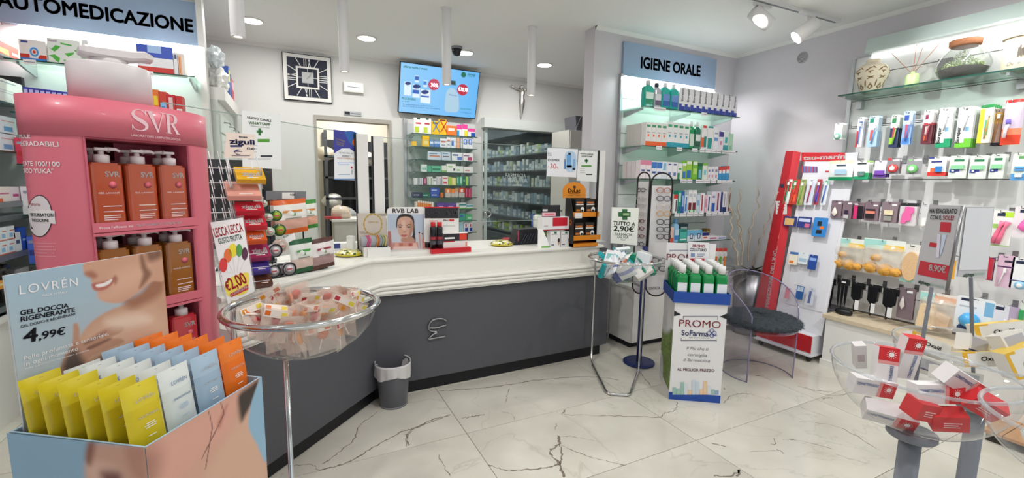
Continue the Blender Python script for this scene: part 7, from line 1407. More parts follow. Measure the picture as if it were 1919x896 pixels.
# round tins and clip lollies between the racks
K = crop(380,330,.25660); TNP = front_plane(535,535,.45)
def tin(cx,cy,r_px,c1,c2,words,dz=0,name='candy_tin',ring=None):
    a = TNP.uv(*K(cx,cy)); r_ = abs(TNP.uv(*K(cx+r_px,cy))[0]-a[0]); M_ = TNP.mw(a[0],a[1],dz); t = thing(name,words,'candy tin',M_,'round candy tins')
    part('tin',MB().lathe([(r_*.96,-.03),(r_,-.026),(r_,-.004),(r_*.96,0),(0,.0005)],24,col=c1),GLOSSY,t); part('tin_label',MB().lathe([(r_*.72,.001),(0,.0014)],20,col=c2).box(-r_*.4,r_*.4,-r_*.1,r_*.12,.0012,.002,'#b84a58'),PRINT,t)
    if ring: part('rim',MB().tube([(r_*.96*math.cos(i*math.pi/10),r_*.96*math.sin(i*math.pi/10),.002) for i in range(20)],.0035,6,True),DARK,t)
tin(540,290,42,'#1f5a2e','#a8b83a','upper green round candy tin between the racks'); tin(565,395,46,'#1c5028','#a8b83a','lower green round candy tin between the racks'); tin(470,300,30,'#b8c8b0','#e6ece2','upper white and green tin beside the wire rack',.02); tin(480,405,34,'#b8c8b0','#e6ece2','lower white and green tin beside the wire rack',.02); tin(440,200,28,'#c4d4c0','#dfe8da','pale green tin high beside the wire rack',.01)
tin(510,540,48,'#c8c4c8','#ece6e8','grey ringed lolly tin left of the cream disc',.03,ring=1); tin(563,510,50,'#d8c0b4','#e6d4c8','cream round disc above the ringed tins',.015); tin(500,690,46,'#c8c4c8','#ece6e8','lower left grey ringed lolly tin',.03,ring=1); tin(560,680,44,'#9a9a9c','#b0b0b2','middle lower grey ringed lolly tin',.015,ring=1); tin(608,672,48,'#c8c4c8','#ece6e8','lower right grey ringed lolly tin',.035,ring=1)
pt_,pp_ = sheet('tin_price_tag','small white price tag above the ringed tins',TNP,[K(582,482),K(642,452),K(630,408),K(562,448)],'#f0efef','price tag',.05,PRINT,.001); text_px(pt_,pp_,'€1,20',K(590,455),K(625,438),INK,4,.01)
# dark computer screens behind the racks
for nm_,a_,b_,Y_ in (('left',(383,298),(470,430),2.95),('right',(488,315),(509,430),3.1)):
    p,q_ = ony(*a_,Y_),ony(b_[0],a_[1],Y_); w_ = max(q_.x-p.x,.05); t = thing('computer_monitor','dark back of the %s computer monitor behind the wire rack' % nm_,'monitor',Matrix.Translation((p.x,Y_,CT))); hh_ = p.z-CT
    part('panel',MB().rbox(0,w_,0,.03,.12,hh_,.01),mat('monitor_dark','#26282e',.5),t); part('stand',MB().box(w_/2-.02,w_/2+.02,.01,.03,.01,.14).box(max(w_/2-.09,0),min(w_/2+.09,w_),-.04,.1,0,.01),mat('monitor_dark','#26282e',.5),t)
# foil dishes
FOIL = mat('gold_foil','#d2bf2c',.25,.3); n,l,b = nodes(FOIL); vz = n.new('ShaderNodeTexVoronoi'); vz.inputs['Scale'].default_value = 55; cr_ = n.new('ShaderNodeValToRGB'); e = cr_.color_ramp.elements; e[0].color = (*lin('#2f5a2a'),1); e[0].position = .2; e[1].color = (*lin('#e0cf3a'),1); e[1].position = .42; k_ = e.new(.85); k_.color = (*lin('#f4f0d8'),1); tc = n.new('ShaderNodeTexCoord'); l.new(tc.outputs['Object'],vz.inputs['Vector']); l.new(vz.outputs['Color'],cr_.inputs[0]); l.new(cr_.outputs[0],b.inputs['Base Color'])
for (x_,y_,rp_,lb_) in ((655,479,28,'yellow and green patterned dish near the counter corner'),(940,460,22.5,'yellow and green patterned dish in the middle of the counter')):
    c = ctp(x_,y_); d_ = (c-EYE).dot(CF); r_ = rp_/FPX*d_*.97; t = thing('patterned_dish',lb_,'dish',Matrix.Translation(c),'patterned counter dishes')
    part('plate',MB().lathe([(r_*.5,.0),(r_*.9,.006),(r_,.016),(r_*.98,.018),(r_*.6,.008)],32),mat('dish_rim','#c9bb3a',.25,.2),t); part('patterned_lid',MB().lathe([(r_*.93,.016),(r_*.85,.03),(r_*.55,.042),(r_*.2,.046),(0,.047)],32),FOIL,t)
# bracelet display
K = crop(600,360,.18760); P_ = front_plane(700,480,0); p = ctp(690,462); BY = 3.165
bd = thing('bracelet_display','beige card display with bracelets on a grey roll','display',Matrix.Translation((p.x,BY,CT)))
BPn = Plane((0,BY,0),(1,0,0),(0,0,1)); q = [BPn.uv(*K(*c)) for c in ((385,540),(665,500),(660,212),(372,212))]
part('back_card',MB().prism(q,-.004,0),mat('beige_card','#c9bfb4',.6),bd,BPn.mw())
ring_c = BPn.uv(*K(528,322)); GOLDI = mat('gold_ink','#b89a4a',.5)
for k in range(14): a = 2*math.pi*k/14; part('printed_wreath',MB().add([(ring_c[0]+.06*math.cos(a+x*.2)*(1+y*.14),ring_c[1]+.07*math.sin(a+x*.2)*(1+y*.14),.0006) for x,y in ((-1,-.4),(1,-.4),(1.2,.6),(-.8,.8))],[[0,1,2,3]]),GOLDI,bd,BPn.mw())
text_px(bd,BPn,'LE BRACCIALI',K(480,310),K(580,310),GOLDI,4); bars(bd,BPn,[(*K(580,222),*K(655,228),'#8a7f76'),(*K(600,236),*K(650,240),'#8a7f76'),(*K(390,395),*K(445,400),'#8a7f76'),(*K(395,408),*K(480,413),'#8a7f76')])
ra,rb = BPn.uv(*K(400,490)),BPn.uv(*K(660,475)); part('roll',MB().lathe([(.0,0),(.036,.0),(.038,.004),(.038,rb[0]-ra[0]),(0,rb[0]-ra[0])],20).xf(Matrix.Translation((ra[0],BY-.042,ra[1])) @ Matrix.Rotation(R90,4,'Y')),mat('roll_grey','#9a9aa0',.8),bd,ident)
for i,(f_,c_) in enumerate(((.22,'#c23a78'),(.3,'#c8507a'),(.58,'#c08a4a'),(.64,'#a86a50'),(.8,'#8aa070'),(.9,'#c8b060'))):
    x = ra[0]+(rb[0]-ra[0])*f_; part('bracelet',MB().tube([(x+.004*math.sin(j),BY-.042+.041*math.cos(j*math.pi/9),ra[1]+.041*math.sin(j*math.pi/9)) for j in range(18)],.005,6,True,col=c_),GLOSSY,bd,ident)
part('tray',MB().box(BPn.uv(*K(440,0))[0],BPn.uv(*K(665,0))[0],BY-.09,BY-.001,CT,ra[1]-.04),WHITE,bd,ident)
def cbox(px0,px1,py0,py1,Y,col,words,d=.08,prints=(),name='small_box',cat='box',side=None):
    a,b = ony(px0,py1,Y),ony(px1,py0,Y); z0 = CT; return carton(at(a.x,Y,z0),b.x-a.x,d,b.z-z0,col,prints,words,cat,None,side,name)
y0 = ctp(705,481).y
cbox(682,706,463,481,y0,'#e6e2de','white end of a low box by the counter edge',.1); cbox(706.5,726,461,479,y0+.002,'#23263a','dark navy end of a low box by the counter edge',.1,[(.45,.1,.48,.9,'#c8c8d0')])
y0 = ctp(628,470).y
cbox(619,637.5,456,470,y0,'#d8d8dc','small navy topped box behind the patterned dish',.1,[(0,.3,1,.95,'#2c3a7a')]); cbox(638,672,455,470,y0+.02,'#e4e2de','low white box behind the bracelet display',.1)
# portrait card of the make-up stand
y0 = 3.16; MPn = Plane((0,y0,0),(1,0,0),(0,0,1)); K = crop(600,360,.18760)
mk = thing('makeup_display','make-up display card with portrait of dark-haired woman on white base','display',Matrix.Translation((MPn.uv(765,470)[0],y0,CT)))
def mpx(*p): return [MPn.uv(*K(*q)) for q in p]
xa,xb = mpx((672,500))[0][0],mpx((1065,500))[0][0]; zb_,zt2 = CT+.025,mpx((860,150))[0][1]
part('base',MB().box(xa-.01,xb+.03,y0-.06,y0+.03,CT,CT+.025),WHITE,mk,ident)
rr_ = [(x,z) for x,z in rrect(xa,xb,zb_,zt2,.035,4)]; part('card',MB().plate(rr_,.006,y=y0),WHITE,mk,ident)
lay = [(None,'#e6e4e6',0),(mpx((600,222),(1100,222),(1100,620),(600,620)),'#b4c0d2',.004),(smoothpoly(mpx((640,400),(760,380),(900,420),(1100,400),(1100,640),(640,640))),'#c4c6d0',.05),
    (smoothpoly(mpx((758,330),(768,260),(800,226),(850,218),(905,228),(935,265),(942,330),(948,420),(952,495),(925,500),(905,470),(930,400),(900,300),(850,262),(800,275),(775,320),(765,360))),'#2c2624',.006),
    (smoothpoly(mpx((772,300),(790,262),(850,245),(905,262),(928,310),(930,360),(918,410),(895,448),(862,470),(835,472),(805,450),(782,410),(770,350))),'#c99f8c',.006),(smoothpoly(mpx((815,460),(880,455),(910,440),(945,495),(820,500))),'#b48672',.008),
    (smoothpoly(mpx((900,290),(928,320),(926,380),(905,430),(880,455),(895,380))),'#a87c68',.02),(smoothpoly(mpx((820,290),(845,285),(850,350),(840,380),(815,340))),'#d8b4a2',.02),
    (smoothpoly(mpx((776,330),(800,322),(822,332),(818,338),(798,330),(778,338))),'#4a342c',.003),(smoothpoly(mpx((860,332),(885,320),(908,326),(906,333),(886,328),(864,338))),'#4a342c',.003),
    (smoothpoly(mpx((780,350),(798,342),(816,350),(800,358))),'#3a3434',.003),(smoothpoly(mpx((864,350),(884,342),(904,348),(886,358))),'#3a3434',.003),(smoothpoly(mpx((825,398),(838,404),(852,400),(858,392),(840,396))),'#a06a5a',.005),(smoothpoly(mpx((806,432),(824,425),(838,428),(852,424),(870,430),(848,446),(828,446))),'#b25e60',.004),
    (mpx((720,505),(975,500),(985,565),(715,572)),'#c48a80',.01),(mpx((735,545),(970,540),(980,572),(728,576)),'#e0c0b8',.01),(mpx((672,395),(705,390),(720,575),(676,580)),'#b07068',.01),(mpx((1015,465),(1065,460),(1070,565),(1020,568)),'#d8938c',.008),(mpx((984,410),(996,408),(1006,560),(996,562)),'#c89a86',.003),(mpx((1018,420),(1028,420),(1032,470),(1022,470)),'#c08a78',.003),(mpx(*disc_px(990,405,9,9)),'#3a2c2a',.003),(mpx(*disc_px(1022,416,8,8)),'#3a2c2a',.003)]
for i in range(5): lay.append((mpx((745+i*46,510),(780+i*46,508),(782+i*46,540),(745+i*46,543)),['#d8a090','#b8705e','#c88a78','#a85a50','#e0b0a0'][i],.004))
mp_ = part('portrait_print',painting('portrait_print',[(xa+.004,zb_+.002,0),(xb-.004,zb_+.002,0),(xb-.004,zt2-.012,0),(xa+.004,zt2-.012,0)],120,120,lay),None,mk,MPn.mw(0,0,.001))
text_px(mp_,MPn,'RVB LAB',K(722,208),K(980,208),GREYI,8,.01,lift=.003)
# black and red hair product display
y0 = 3.06; HPn = Plane((0,y0+.08,0),(1,0,0),(0,0,1)); hd3 = thing('hair_spray_display','red and black hair product display with dark spray cans','display',Matrix.Translation((HPn.uv(840,470)[0],y0,CT)))
def hpx(x,y): return HPn.uv(*K(x,y))
RED2 = mat('display_red','#c61f2b',.4)
fa,fb = ony(*K(1113,600),y0),ony(*K(1508,590),y0); part('red_tray',MB().box(fa.x,fb.x,y0,y0+.16,CT,CT+.035),RED2,hd3,ident)
q = [hpx(*c) for c in ((1040,500),(1385,500),(1385,150),(1040,150))]; part('back_card',MB().prism(q,-.006,0),WHITE,hd3,HPn.mw())
bars(hd3,HPn,[(*K(1040,148),*K(1385,160),'#c8202c'),(*K(1045,160),*K(1383,262),'#26242a'),(*K(1290,272),*K(1338,292),'#d03038'),(*K(1230,335),*K(1345,340),'#b0b0b4'),(*K(1085,285),*K(1180,292),'#d88a88')],lift=.001)
text_px(hd3,HPn,'6,99€',K(1258,228),K(1375,226),INKW,7.5,.03,lift=.002); text_px(hd3,HPn,'capelli forti',K(1058,222),K(1188,220),INKW,4.2,.015,lift=.002); text_px(hd3,HPn,'rigenerati',K(1072,250),K(1180,250),INKW,4.2,.015,lift=.002); text_px(hd3,HPn,'SPRAY',K(1230,290),K(1285,290),REDI,3,.02,lift=.002)
for i,x_ in enumerate((1095,1160)):
    for k in range(2):
        xx0,xx1 = ony(*K(x_+3,500),y0+.03).x,ony(*K(x_+66,500),y0+.03).x; r_ = (xx1-xx0)/2*.95; zt3 = ony(*K(x_+30,300),y0+.03).z; t = thing('spray_can','black spray can with red cap, %s in the %s row' % (['left','right'][i],['front','back'][k]),'spray can',Matrix.Translation(((xx0+xx1)/2-.02*k,y0+.035+k*.07,CT+.035)),'black spray cans'); hh_ = zt3-CT-.035
        part('can',MB().lathe([(r_,0),(r_,hh_*.8),(r_*.8,hh_*.83)],18,cols=['#1c1b1f','#1c1b1f','#1c1b1f']),GLOSSY,t); part('cap',MB().lathe([(r_*.8,hh_*.82),(r_*.8,hh_*.98),(r_*.7,hh_)],18,col='#d02a30'),GLOSSY,t)
        part('label',MB().lathe([(r_*1.01,hh_*.16),(r_*1.01,hh_*.3)],18,col='#4a4a50',cap=False).lathe([(r_*1.01,hh_*.34),(r_*1.01,hh_*.45)],18,col='#9a3038',cap=False),PRINT,t)
a,b_ = ony(*K(1232,490),y0+.03),ony(*K(1475,405),y0+.03)
o = carton(at(a.x,y0+.03,CT+.0352),b_.x-a.x,.05,b_.z-CT-.035,'#ece6e4',[(0,.45,1,.96,'#28262c'),(.65,.5,.95,.95,'#d8402c'),(0,.38,.45,.46,'#c83038'),(.05,.6,.45,.72,'#f0f0f0'),(.9,.05,.96,.35,'#d88a70')],'black and orange carton lying in the red tray','carton')
# red folder, black case, tissue holder
p = ctp(965,452); single('red_folder',MB().prism([(p.x-.11,p.y+.05),(p.x+.1,p.y+.0),(p.x+.12,p.y+.14),(p.x-.02,p.y+.2)],CT,CT+.012),mat('folder_red','#a8283a',.4),'red folder lying on the counter by the black case','folder')
y0 = ctp(990,458).y; a,b_ = ony(963,458,y0),ony(1012,428,y0); t = thing('black_case','black case of pens and folded spectacles on the counter','case',Matrix.Translation((a.x,y0,CT))); w_,h_ = b_.x-a.x,b_.z-CT
part('case_body',MB().plate([(0,.0),(w_,0),(w_,h_),(.05,h_*.95),(.03,h_*.6)],.12,y=0),BLACK,t); part('case_flap',MB().box(.035,.045,-.002,0,h_*.25,h_*.9),mat('case_pink','#b02a58',.5),t)
for i in range(5): part('pen',MB().tube([(.06+i*.03,-.006,.01+.01*(i % 2)),(.11+i*.025,-.006,h_*.7)],.004,6),mat('pen_grey','#3a3f50',.4),t)
y0 = ctp(1000,452).y+.06; a,b_ = ony(997,452,y0),ony(1016,403,y0); t = thing('roll_holder','white roll with blue frame standing behind the black case','dispenser',Matrix.Translation((a.x+.05,y0,CT))); hh_ = b_.z-CT
part('roll',MB().lathe([(.0,0),(.04,0),(.04,hh_),(0,hh_)],20),mat('paper_roll','#e4e6dc',.8),t); part('frame',MB().tube([(-.05,0,0),(-.055,0,hh_),(-.03,0,hh_+.01)],.008,8),mat('frame_blue','#2a4a9a',.4),t)
# face-care cartons with red sachet box and price card
K = crop(1000,330,.15625); y0 = ctp(1040,463).y
def kx(x,y,Y): return ony(*K(x,y),Y)
for i,(x0,x1,lbl_) in enumerate(((200,322,'left'),(328,450,'right'))):
    a,b_ = kx(x0,852,y0),kx(x1,662,y0)
    def face(m,w,h): oval(m,w*.86,h*.3,w*.1,h*.2,-.0012,'#c99878'); oval(m,w*.86,h*.42,w*.12,h*.14,-.0014,'#3a2a26'); oval(m,w*.5,h*.92,w*.14,h*.07,-.0012,'#2a7a50')
    carton(at(a.x,y0,CT),b_.x-a.x-.002,.06,b_.z-CT,'#eceaea',[(.1,.78,.7,.84,'#b0b0b8'),(.1,.1,.4,.18,'#6a6a80')],'%s white face mask carton with small portrait on the counter' % lbl_,'carton',extra=face)
a,b_ = kx(85,852,y0+.01),kx(195,640,y0+.01); single('mask_holder',MB().plate([(a.x,CT),(b_.x,CT),(a.x+.012,b_.z),(a.x,b_.z)],.06,y=y0+.0).box(a.x,b_.x,y0-.004,y0,CT,CT+.012,'#6ab04a'),PRINT,'white slanted card holder with green foot beside the face mask cartons','holder')
zlow = kx(300,648,y0).z; a,b_ = kx(105,640,y0+.005),kx(432,488,y0+.005)
o = carton(at(a.x,y0+.005,zlow),b_.x-a.x,.08,b_.z-zlow,'#ebe8e8',[(.37,.3,.92,.95,'#c8182a'),(0,0,1,.06,'#b02030'),(.05,.3,.2,.36,'#b0a8a8')],'white carton with red rose picture stacked on the mask cartons','carton')
a,b_ = kx(125,488,y0+.02),kx(345,345,y0+.02); zl2 = b_.z-(b_.z-a.z); pc_ = single('price_card',MB().box(a.x,b_.x,y0+.05,y0+.053,kx(200,492,y0+.05).z,kx(200,348,y0+.05).z,'#26262a').box(a.x+.003,a.x+.05,y0+.0494,y0+.05,kx(0,425,y0+.05).z,kx(0,400,y0+.05).z,'#d8d8da'),PRINT,'small black price card reading 4,99 above the mask cartons','price card')
text_px(pc_,Plane((0,y0+.049,0),(1,0,0),(0,0,1)),'4,99€',K(262,428),K(345,430),INKW,4,.02)
carton(at(kx(115,480,y0+.03).x,y0+.03,kx(0,490,y0+.005).z),.12,.02,.03,'#e8b8c0',[(.1,.2,.9,.7,'#d8788a')],'pink sachet strip on top of the rose carton','carton')
# orange and black propolis display
y0 = ctp(1095,462).y; DPn = Plane((0,y0,0),(1,0,0),(0,0,1)); dl = thing('honey_display','orange arched display with two tiers of black candy packs','display',Matrix.Translation((DPn.uv(1095,462)[0],y0,CT)))
DORG = mat('display_orange','#e08a1e',.45); DBLK = mat('display_black','#1c1a1c',.45)
def dp(x,y,Y=y0): p = ony(*K(x,y),Y); return p.x,p.z
YB2 = y0+.13
arch = [dp(352,262,YB2),dp(352,160,YB2),dp(375,115,YB2),dp(420,84,YB2),dp(488,72,YB2),dp(555,84,YB2),dp(605,115,YB2),dp(625,160,YB2),dp(625,262,YB2)]
part('arched_header',MB().plate(arch[::-1],.006,y=YB2),DORG,dl,ident); hpn = Plane((0,YB2-.001,0),(1,0,0),(0,0,1)); text_px(dl,hpn,'DuLac',K(413,196),K(560,196),DBLK,7.5,.015); text_px(dl,hpn,'FARMACEUTICI',K(425,216),K(548,216),DBLK,1.8); bars(dl,hpn,[(*K(413,232),*K(470,235),'#3a2a1a'),(*K(505,232),*K(560,235),'#3a2a1a')])
blob(dl,hpn,[K(*p) for p in disc_px(490,132,17,17,12)],'#4a2c12',lift=.001); bars(dl,hpn,[(*K(488,145),*K(492,180),'#4a2c12')],lift=.001)
sl_ = [dp(345,845),dp(470,845),dp(470,450),dp(410,262),dp(352,262)]; xl_,zl_ = dp(470,845); xr_,_ = dp(770,845); part('side_wall',MB().plate([(y0,CT),(YB2,CT),(YB2,dp(400,262,YB2)[1]),(y0+.06,dp(400,262,YB2)[1]),(y0,dp(470,520)[1])],.005,y=0).xf(Matrix(((0,1,0,xl_),(1,0,0,0),(0,0,1,0),(0,0,0,1)))),DBLK,dl,ident); part('side_wall',MB().box(xr_,xr_+.005,y0+.03,YB2,CT,dp(770,270,YB2)[1]),DBLK,dl,ident); part('back_wall',MB().box(xl_,xr_,YB2-.006,YB2-.001,CT,dp(600,262,YB2)[1]),DBLK,dl,ident); part('foot',MB().box(xl_,xr_,y0,YB2,CT,CT+.025),DORG,dl,ident)
for ti,(zt4,zb4,ta) in enumerate((((470,262),(480,440),'upper'),((470,550),(480,720),'lower'))):
    Yt = y0+.045 if ti == 0 else y0+.012; zsh = dp(600,zb4[1],Yt)[1]
    part('tier_board',MB().box(xl_+.005,xr_,Yt,YB2-.006,zsh-.006,zsh),DORG,dl,ident); part('tier_lip',MB().box(xl_+.003,xr_+.03,Yt-.004,Yt,zsh-.035,zsh+.006),DORG,dl,ident)
    for i in range(2):
        a,b_ = dp(515+i*130,0,Yt+.01)[0],dp(625+i*130,0,Yt+.01)[0]; hpk = dp(560,zt4[1]+12,Yt+.01)[1]-zsh
        def pk_(m,w,h): oval(m,w*.78,h*.22,w*.22,h*.2,-.0014,'#ecebe8'); oval(m,w*.78,h*.14,w*.14,h*.1,-.0016,'#2a2422')
        carton(at(a,Yt+.01,zsh),b_-a-.003,.04,hpk,'#26211f',[(.1,.68,.85,.8,'#c8743a'),(.05,.55,.9,.64,'#ece4d8'),(.1,.1,.5,.25,'#c8742a')],'black and copper candy pack, %s on the %s tier' % (['left','right'][i],ta),'candy pack','black candy packs',extra=pk_,name='candy_pack')
    if ti == 0: part('price_tag',MB().box(dp(545,0)[0],dp(632,0)[0],Yt-.006,Yt-.0042,zsh-.045,zsh+.0),WHITE,dl,ident)
for i in range(9):
    a = i*.7; p2 = (lambda x,y: dp(x,y,y0+.02)); cx_,cz_ = dp(405,340,y0); part('printed_flower',MB().add([(xl_-.001,y0+.045+.03*math.cos(a),CT+.2+.03*math.sin(a)),(xl_-.001,y0+.045+.012*math.cos(a+.3),CT+.2+.012*math.sin(a+.3)),(xl_-.001,y0+.045+.012*math.cos(a-.3),CT+.2+.012*math.sin(a-.3))],[[0,1,2]]),DORG,dl,ident)
# ================================================================ CHROME BOWL STANDS
BOWLM = clear_mat('clear_bowl','#fbfbfb',.9,density=.018)
def bowl_shell(R_,dep,n=40,k=8,t=.003):
    prof = [(max(R_*math.sin(a),.0),dep*(1-math.cos(a))/1.0) for a in [math.radians(90*i/k) for i in range(k+1)]]
    return MB().lathe(prof,n,cap=False)
def ring_pts(R_,z,n=40): return [(R_*math.cos(2*math.pi*i/n),R_*math.sin(2*math.pi*i/n),z) for i in range(n)]
def inside(q,R_,dep,m=.05,top=.03):
    """random spot inside a bowl, heaped in the middle"""
    while True:
        x,y = q.uniform(-R_,R_),q.uniform(-R_,R_); r_ = math.hypot(x,y)
        if r_ < R_-m: break
    zl = dep*(1-math.sqrt(max(0,1-((r_+m*.6)/R_)**2))); zh = dep+top*(1-r_/R_); return x,y,zl+(zh-zl)*q.uniform(.08,1)
# --- lollipop bowl
c1 = atd(571,573,1.5); R1,D1 = .238,.172
M1 = Matrix.Translation((c1.x,c1.y,c1.z-D1))
b1 = thing('bowl_stand','clear bowl of lollipops on a chrome stand before the counter','bowl stand',Matrix.Translation((c1.x,c1.y,0)))
part('bowl',bowl_shell(R1-.004,D1),BOWLM,b1,M1); part('rim_ring',MB().tube(ring_pts(R1,D1),.0105,10,True),CHROME,b1,M1)
pb = atd(536,690,1.5); pz = Vector((pb.x-c1.x,pb.y-c1.y))
part('front_leg',MB().tube([(pb.x,pb.y,c1.z-D1-.002),(pb.x+.0,pb.y,.25),(pb.x-.02,pb.y-.1,.012)],.0095,10),CHROME,b1,ident)
la = atd(431,590,1.52); part('rear_leg',MB().tube([(la.x+.01,la.y+.03,c1.z-.002),(la.x,la.y+.06,c1.z-.1),(la.x+.0,la.y+.1,.012)],.0095,10),CHROME,b1,ident)
part('foot',MB().tube([(la.x,la.y+.1,.012),(pb.x-.1,pb.y-.12,.012),(pb.x-.02,pb.y-.1,.012)],.0095,10),CHROME,b1,ident)
ra = atd(532,545,1.7); part('ring_clip',MB().box(ra.x-.012,ra.x+.012,c1.y+R1-.02,c1.y+R1+.012,c1.z-.05,c1.z+.004),CHROME,b1,ident)
q = random.Random(3); cols = ['#e0602a','#c8352c','#e89a2c','#b8303c','#e0702a']
for i in range(58):
    x,y,z = inside(q,R1,D1,.075,.012); M_ = M1 @ Matrix.Translation((x,y,z+.006)) @ Matrix.Rotation(q.uniform(0,6.28),4,'Z') @ Matrix.Rotation(q.uniform(-.7,.7),4,'X') @ Matrix.Rotation(q.uniform(-.5,.5),4,'Y')
    t = thing('wrapped_lollipop','','lollipop',M_); lab(t,'wrapped lollipop with %s sweet in the chrome-rimmed bowl' % ['orange','red','amber','crimson','tangerine'][i % 5],'lollipop','wrapped lollipops')
    sw = .062
    part('wrapper',bag_mb(.085,.1,.016,'#f0ddd0',7,.004,i).xf(Matrix.Translation((-.042,0,-.05))),FILM,t)
    part('sweet',MB().lathe([(0,-.006),(.016,-.004),(.019,0),(.016,.004),(0,.006)],14,col=cols[i % 5]).xf(Matrix.Translation((.008,0,.012)) @ Matrix.Rotation(R90,4,'X')),GLOSSY,t)
    part('stick',MB().tube([(.004,0,-.004),(-.012,0,-.046)],.0022,6,col='#f2f0ec'),GLOSSY,t)
    part('paper_tag',MB().quad((-.036,-.0095,.022),(.036,-.0095,.022),(.036,-.0095,.044),(-.036,-.0095,.044),'#f0e4da').quad((-.032,-.0099,.026),(-.016,-.0099,.026),(-.016,-.0099,.04),(-.032,-.0099,.04),cols[(i+1) % 5]).quad((.016,-.0099,.026),(.034,-.0099,.026),(.034,-.0099,.04),(.016,-.0099,.04),'#e8d04a' if i % 3 else '#d88a70'),PRINT,t)
# --- bowl of small packs
c2 = atd(1171,484,3.1); R2,D2 = .25,.17; M2 = Matrix.Translation((c2.x,c2.y,c2.z-D2))
b2 = thing('bowl_stand','clear bowl of small packs on a chrome wire stand at counter end','bowl stand',Matrix.Translation((c2.x,c2.y,0)))
part('bowl',bowl_shell(R2-.004,D2),BOWLM,b2,M2); part('rim_ring',MB().tube(ring_pts(R2,D2),.009,10,True),CHROME,b2,M2)
f1,f2,f3,f4 = onz(1108,678,.012),onz(1138,738,.012),onz(1180,741,.012),onz(1197,692,.012)
def to_rim(p): d = Vector((p.x-c2.x,p.y-c2.y)); d = d.normalized()*R2 if d.length > R2 else d; return (c2.x+d.x,c2.y+d.y,c2.z-.006)
part('wire_frame',MB().tube([to_rim(f1),(f1.x,f1.y,c2.z-.12),(f1.x,f1.y,.05),tuple(f1*.9+f2*.1),tuple(f2*.93+f1*.07),tuple(f2*.9+f3*.1),tuple(f3*.9+f2*.1),tuple(f3*.93+f4*.07),tuple(f4*.9+f3*.1),(f4.x,f4.y,.05),(f4.x,f4.y,c2.z-.12),to_rim(f4)],.009,10),CHROME,b2,ident)
# rear leg pair
rl1 = onz(1139,640,.012); part('rear_leg',MB().tube([(rl1.x,rl1.y,.004),(rl1.x,rl1.y,c2.z-.15),(c2.x+.12,c2.y+R2*.86,c2.z-.01)],.008,8),CHROME,b2,ident)
q = random.Random(12)
kinds = [('#eceef0',[(.1,.5,.9,.8,'#8fc8c8'),(.1,.15,.6,.3,'#7a6aa8')],'white and aqua'),('#1f8a6a',[(.1,.4,.9,.7,'#cfe8dc')],'green'),('#e9ecf2',[(0,.6,1,.9,'#5a70b8')],'white and blue'),('#2ab0b8',[(.2,.2,.8,.8,'#7fd8dc')],'turquoise'),('#ece8e2',[(.1,.2,.9,.4,'#c86a50')],'white and coral'),('#dfe4e6',[(.3,.1,.7,.9,'#9aa0c8')],'pale grey'),('#4a5aa0',[(.2,.3,.8,.6,'#c8d0ee')],'blue')]
for i in range(30):
    x,y,z = inside(q,R2,D2,.09,.03); c_,p_,w_ = kinds[i % 7]; M_ = M2 @ Matrix.Translation((x,y,z)) @ Matrix.Rotation(q.uniform(0,6.28),4,'Z') @ Matrix.Rotation(q.uniform(-.9,.9),4,'X') @ Matrix.Rotation(q.uniform(-.7,.7),4,'Y') @ Matrix.Translation((-.055,-.015,-.06))
    if i % 3 == 1: mb = bag_mb(.115,.135,.03,lambda a,b,c_=c_,p_=p_: p_[0][4] if .4 < b < .65 else c_,8,.003,i)
    else: mb = carton_mb(.1,.03,.125,c_,p_)
    lab(single('small_pack',mb,GLOSSY,'','pack',M_),'%s small pack in the bowl beside the counter end' % w_,'pack','small packs in the bowl')
# price sign behind that bowl
TS = Plane(atd(1171,470,3.42),(math.cos(-.38),math.sin(-.38),0),(0,0,1)); K = crop(1130,280,.26786)
so,pl = sheet('price_sign','white sign reading TUTTO A 2,90 with green cross behind the bowl',TS,[K(52,655),K(238,672),K(250,410),K(62,405)],'#e9eae2','sign',0,PRINT,.002)
hq = [pl.uv(*K(*p)) for p in ((47,668),(244,684),(254,404),(57,398))]; part('clear_holder',MB().prism(hq,-.005,-.0025),ACRYL,so,pl.mw()); part('holder_stem',MB().tube([((hq[0][0]+hq[1][0])/2,hq[0][1]+.02,-.004),((hq[0][0]+hq[1][0])/2,hq[0][1]-.12,-.03)],.005,6),CHROME,so,pl.mw())
bars(so,pl,[(*K(108,438),*K(193,472),'#2f6a3a'),(*K(134,418),*K(170,494),'#2f6a3a')],lift=.0005); bars(so,pl,[(*K(140,446),*K(182,464),'#9ab88a')],lift=.0009)
DK = mat('forest_ink','#24402c',.6); text_px(so,pl,'TUTTO A',K(70,527),K(224,537),DK,7,.022); text_px(so,pl,'2,90€',K(72,568),K(216,577),DK,9.5,.022); text_px(so,pl,'FARMACIA',K(82,602),K(204,608),DK,5); text_px(so,pl,'SALVIA',K(98,621),K(178,626),DK,5); text_px(so,pl,'RODI',K(124,636),K(155,638),DK,2)
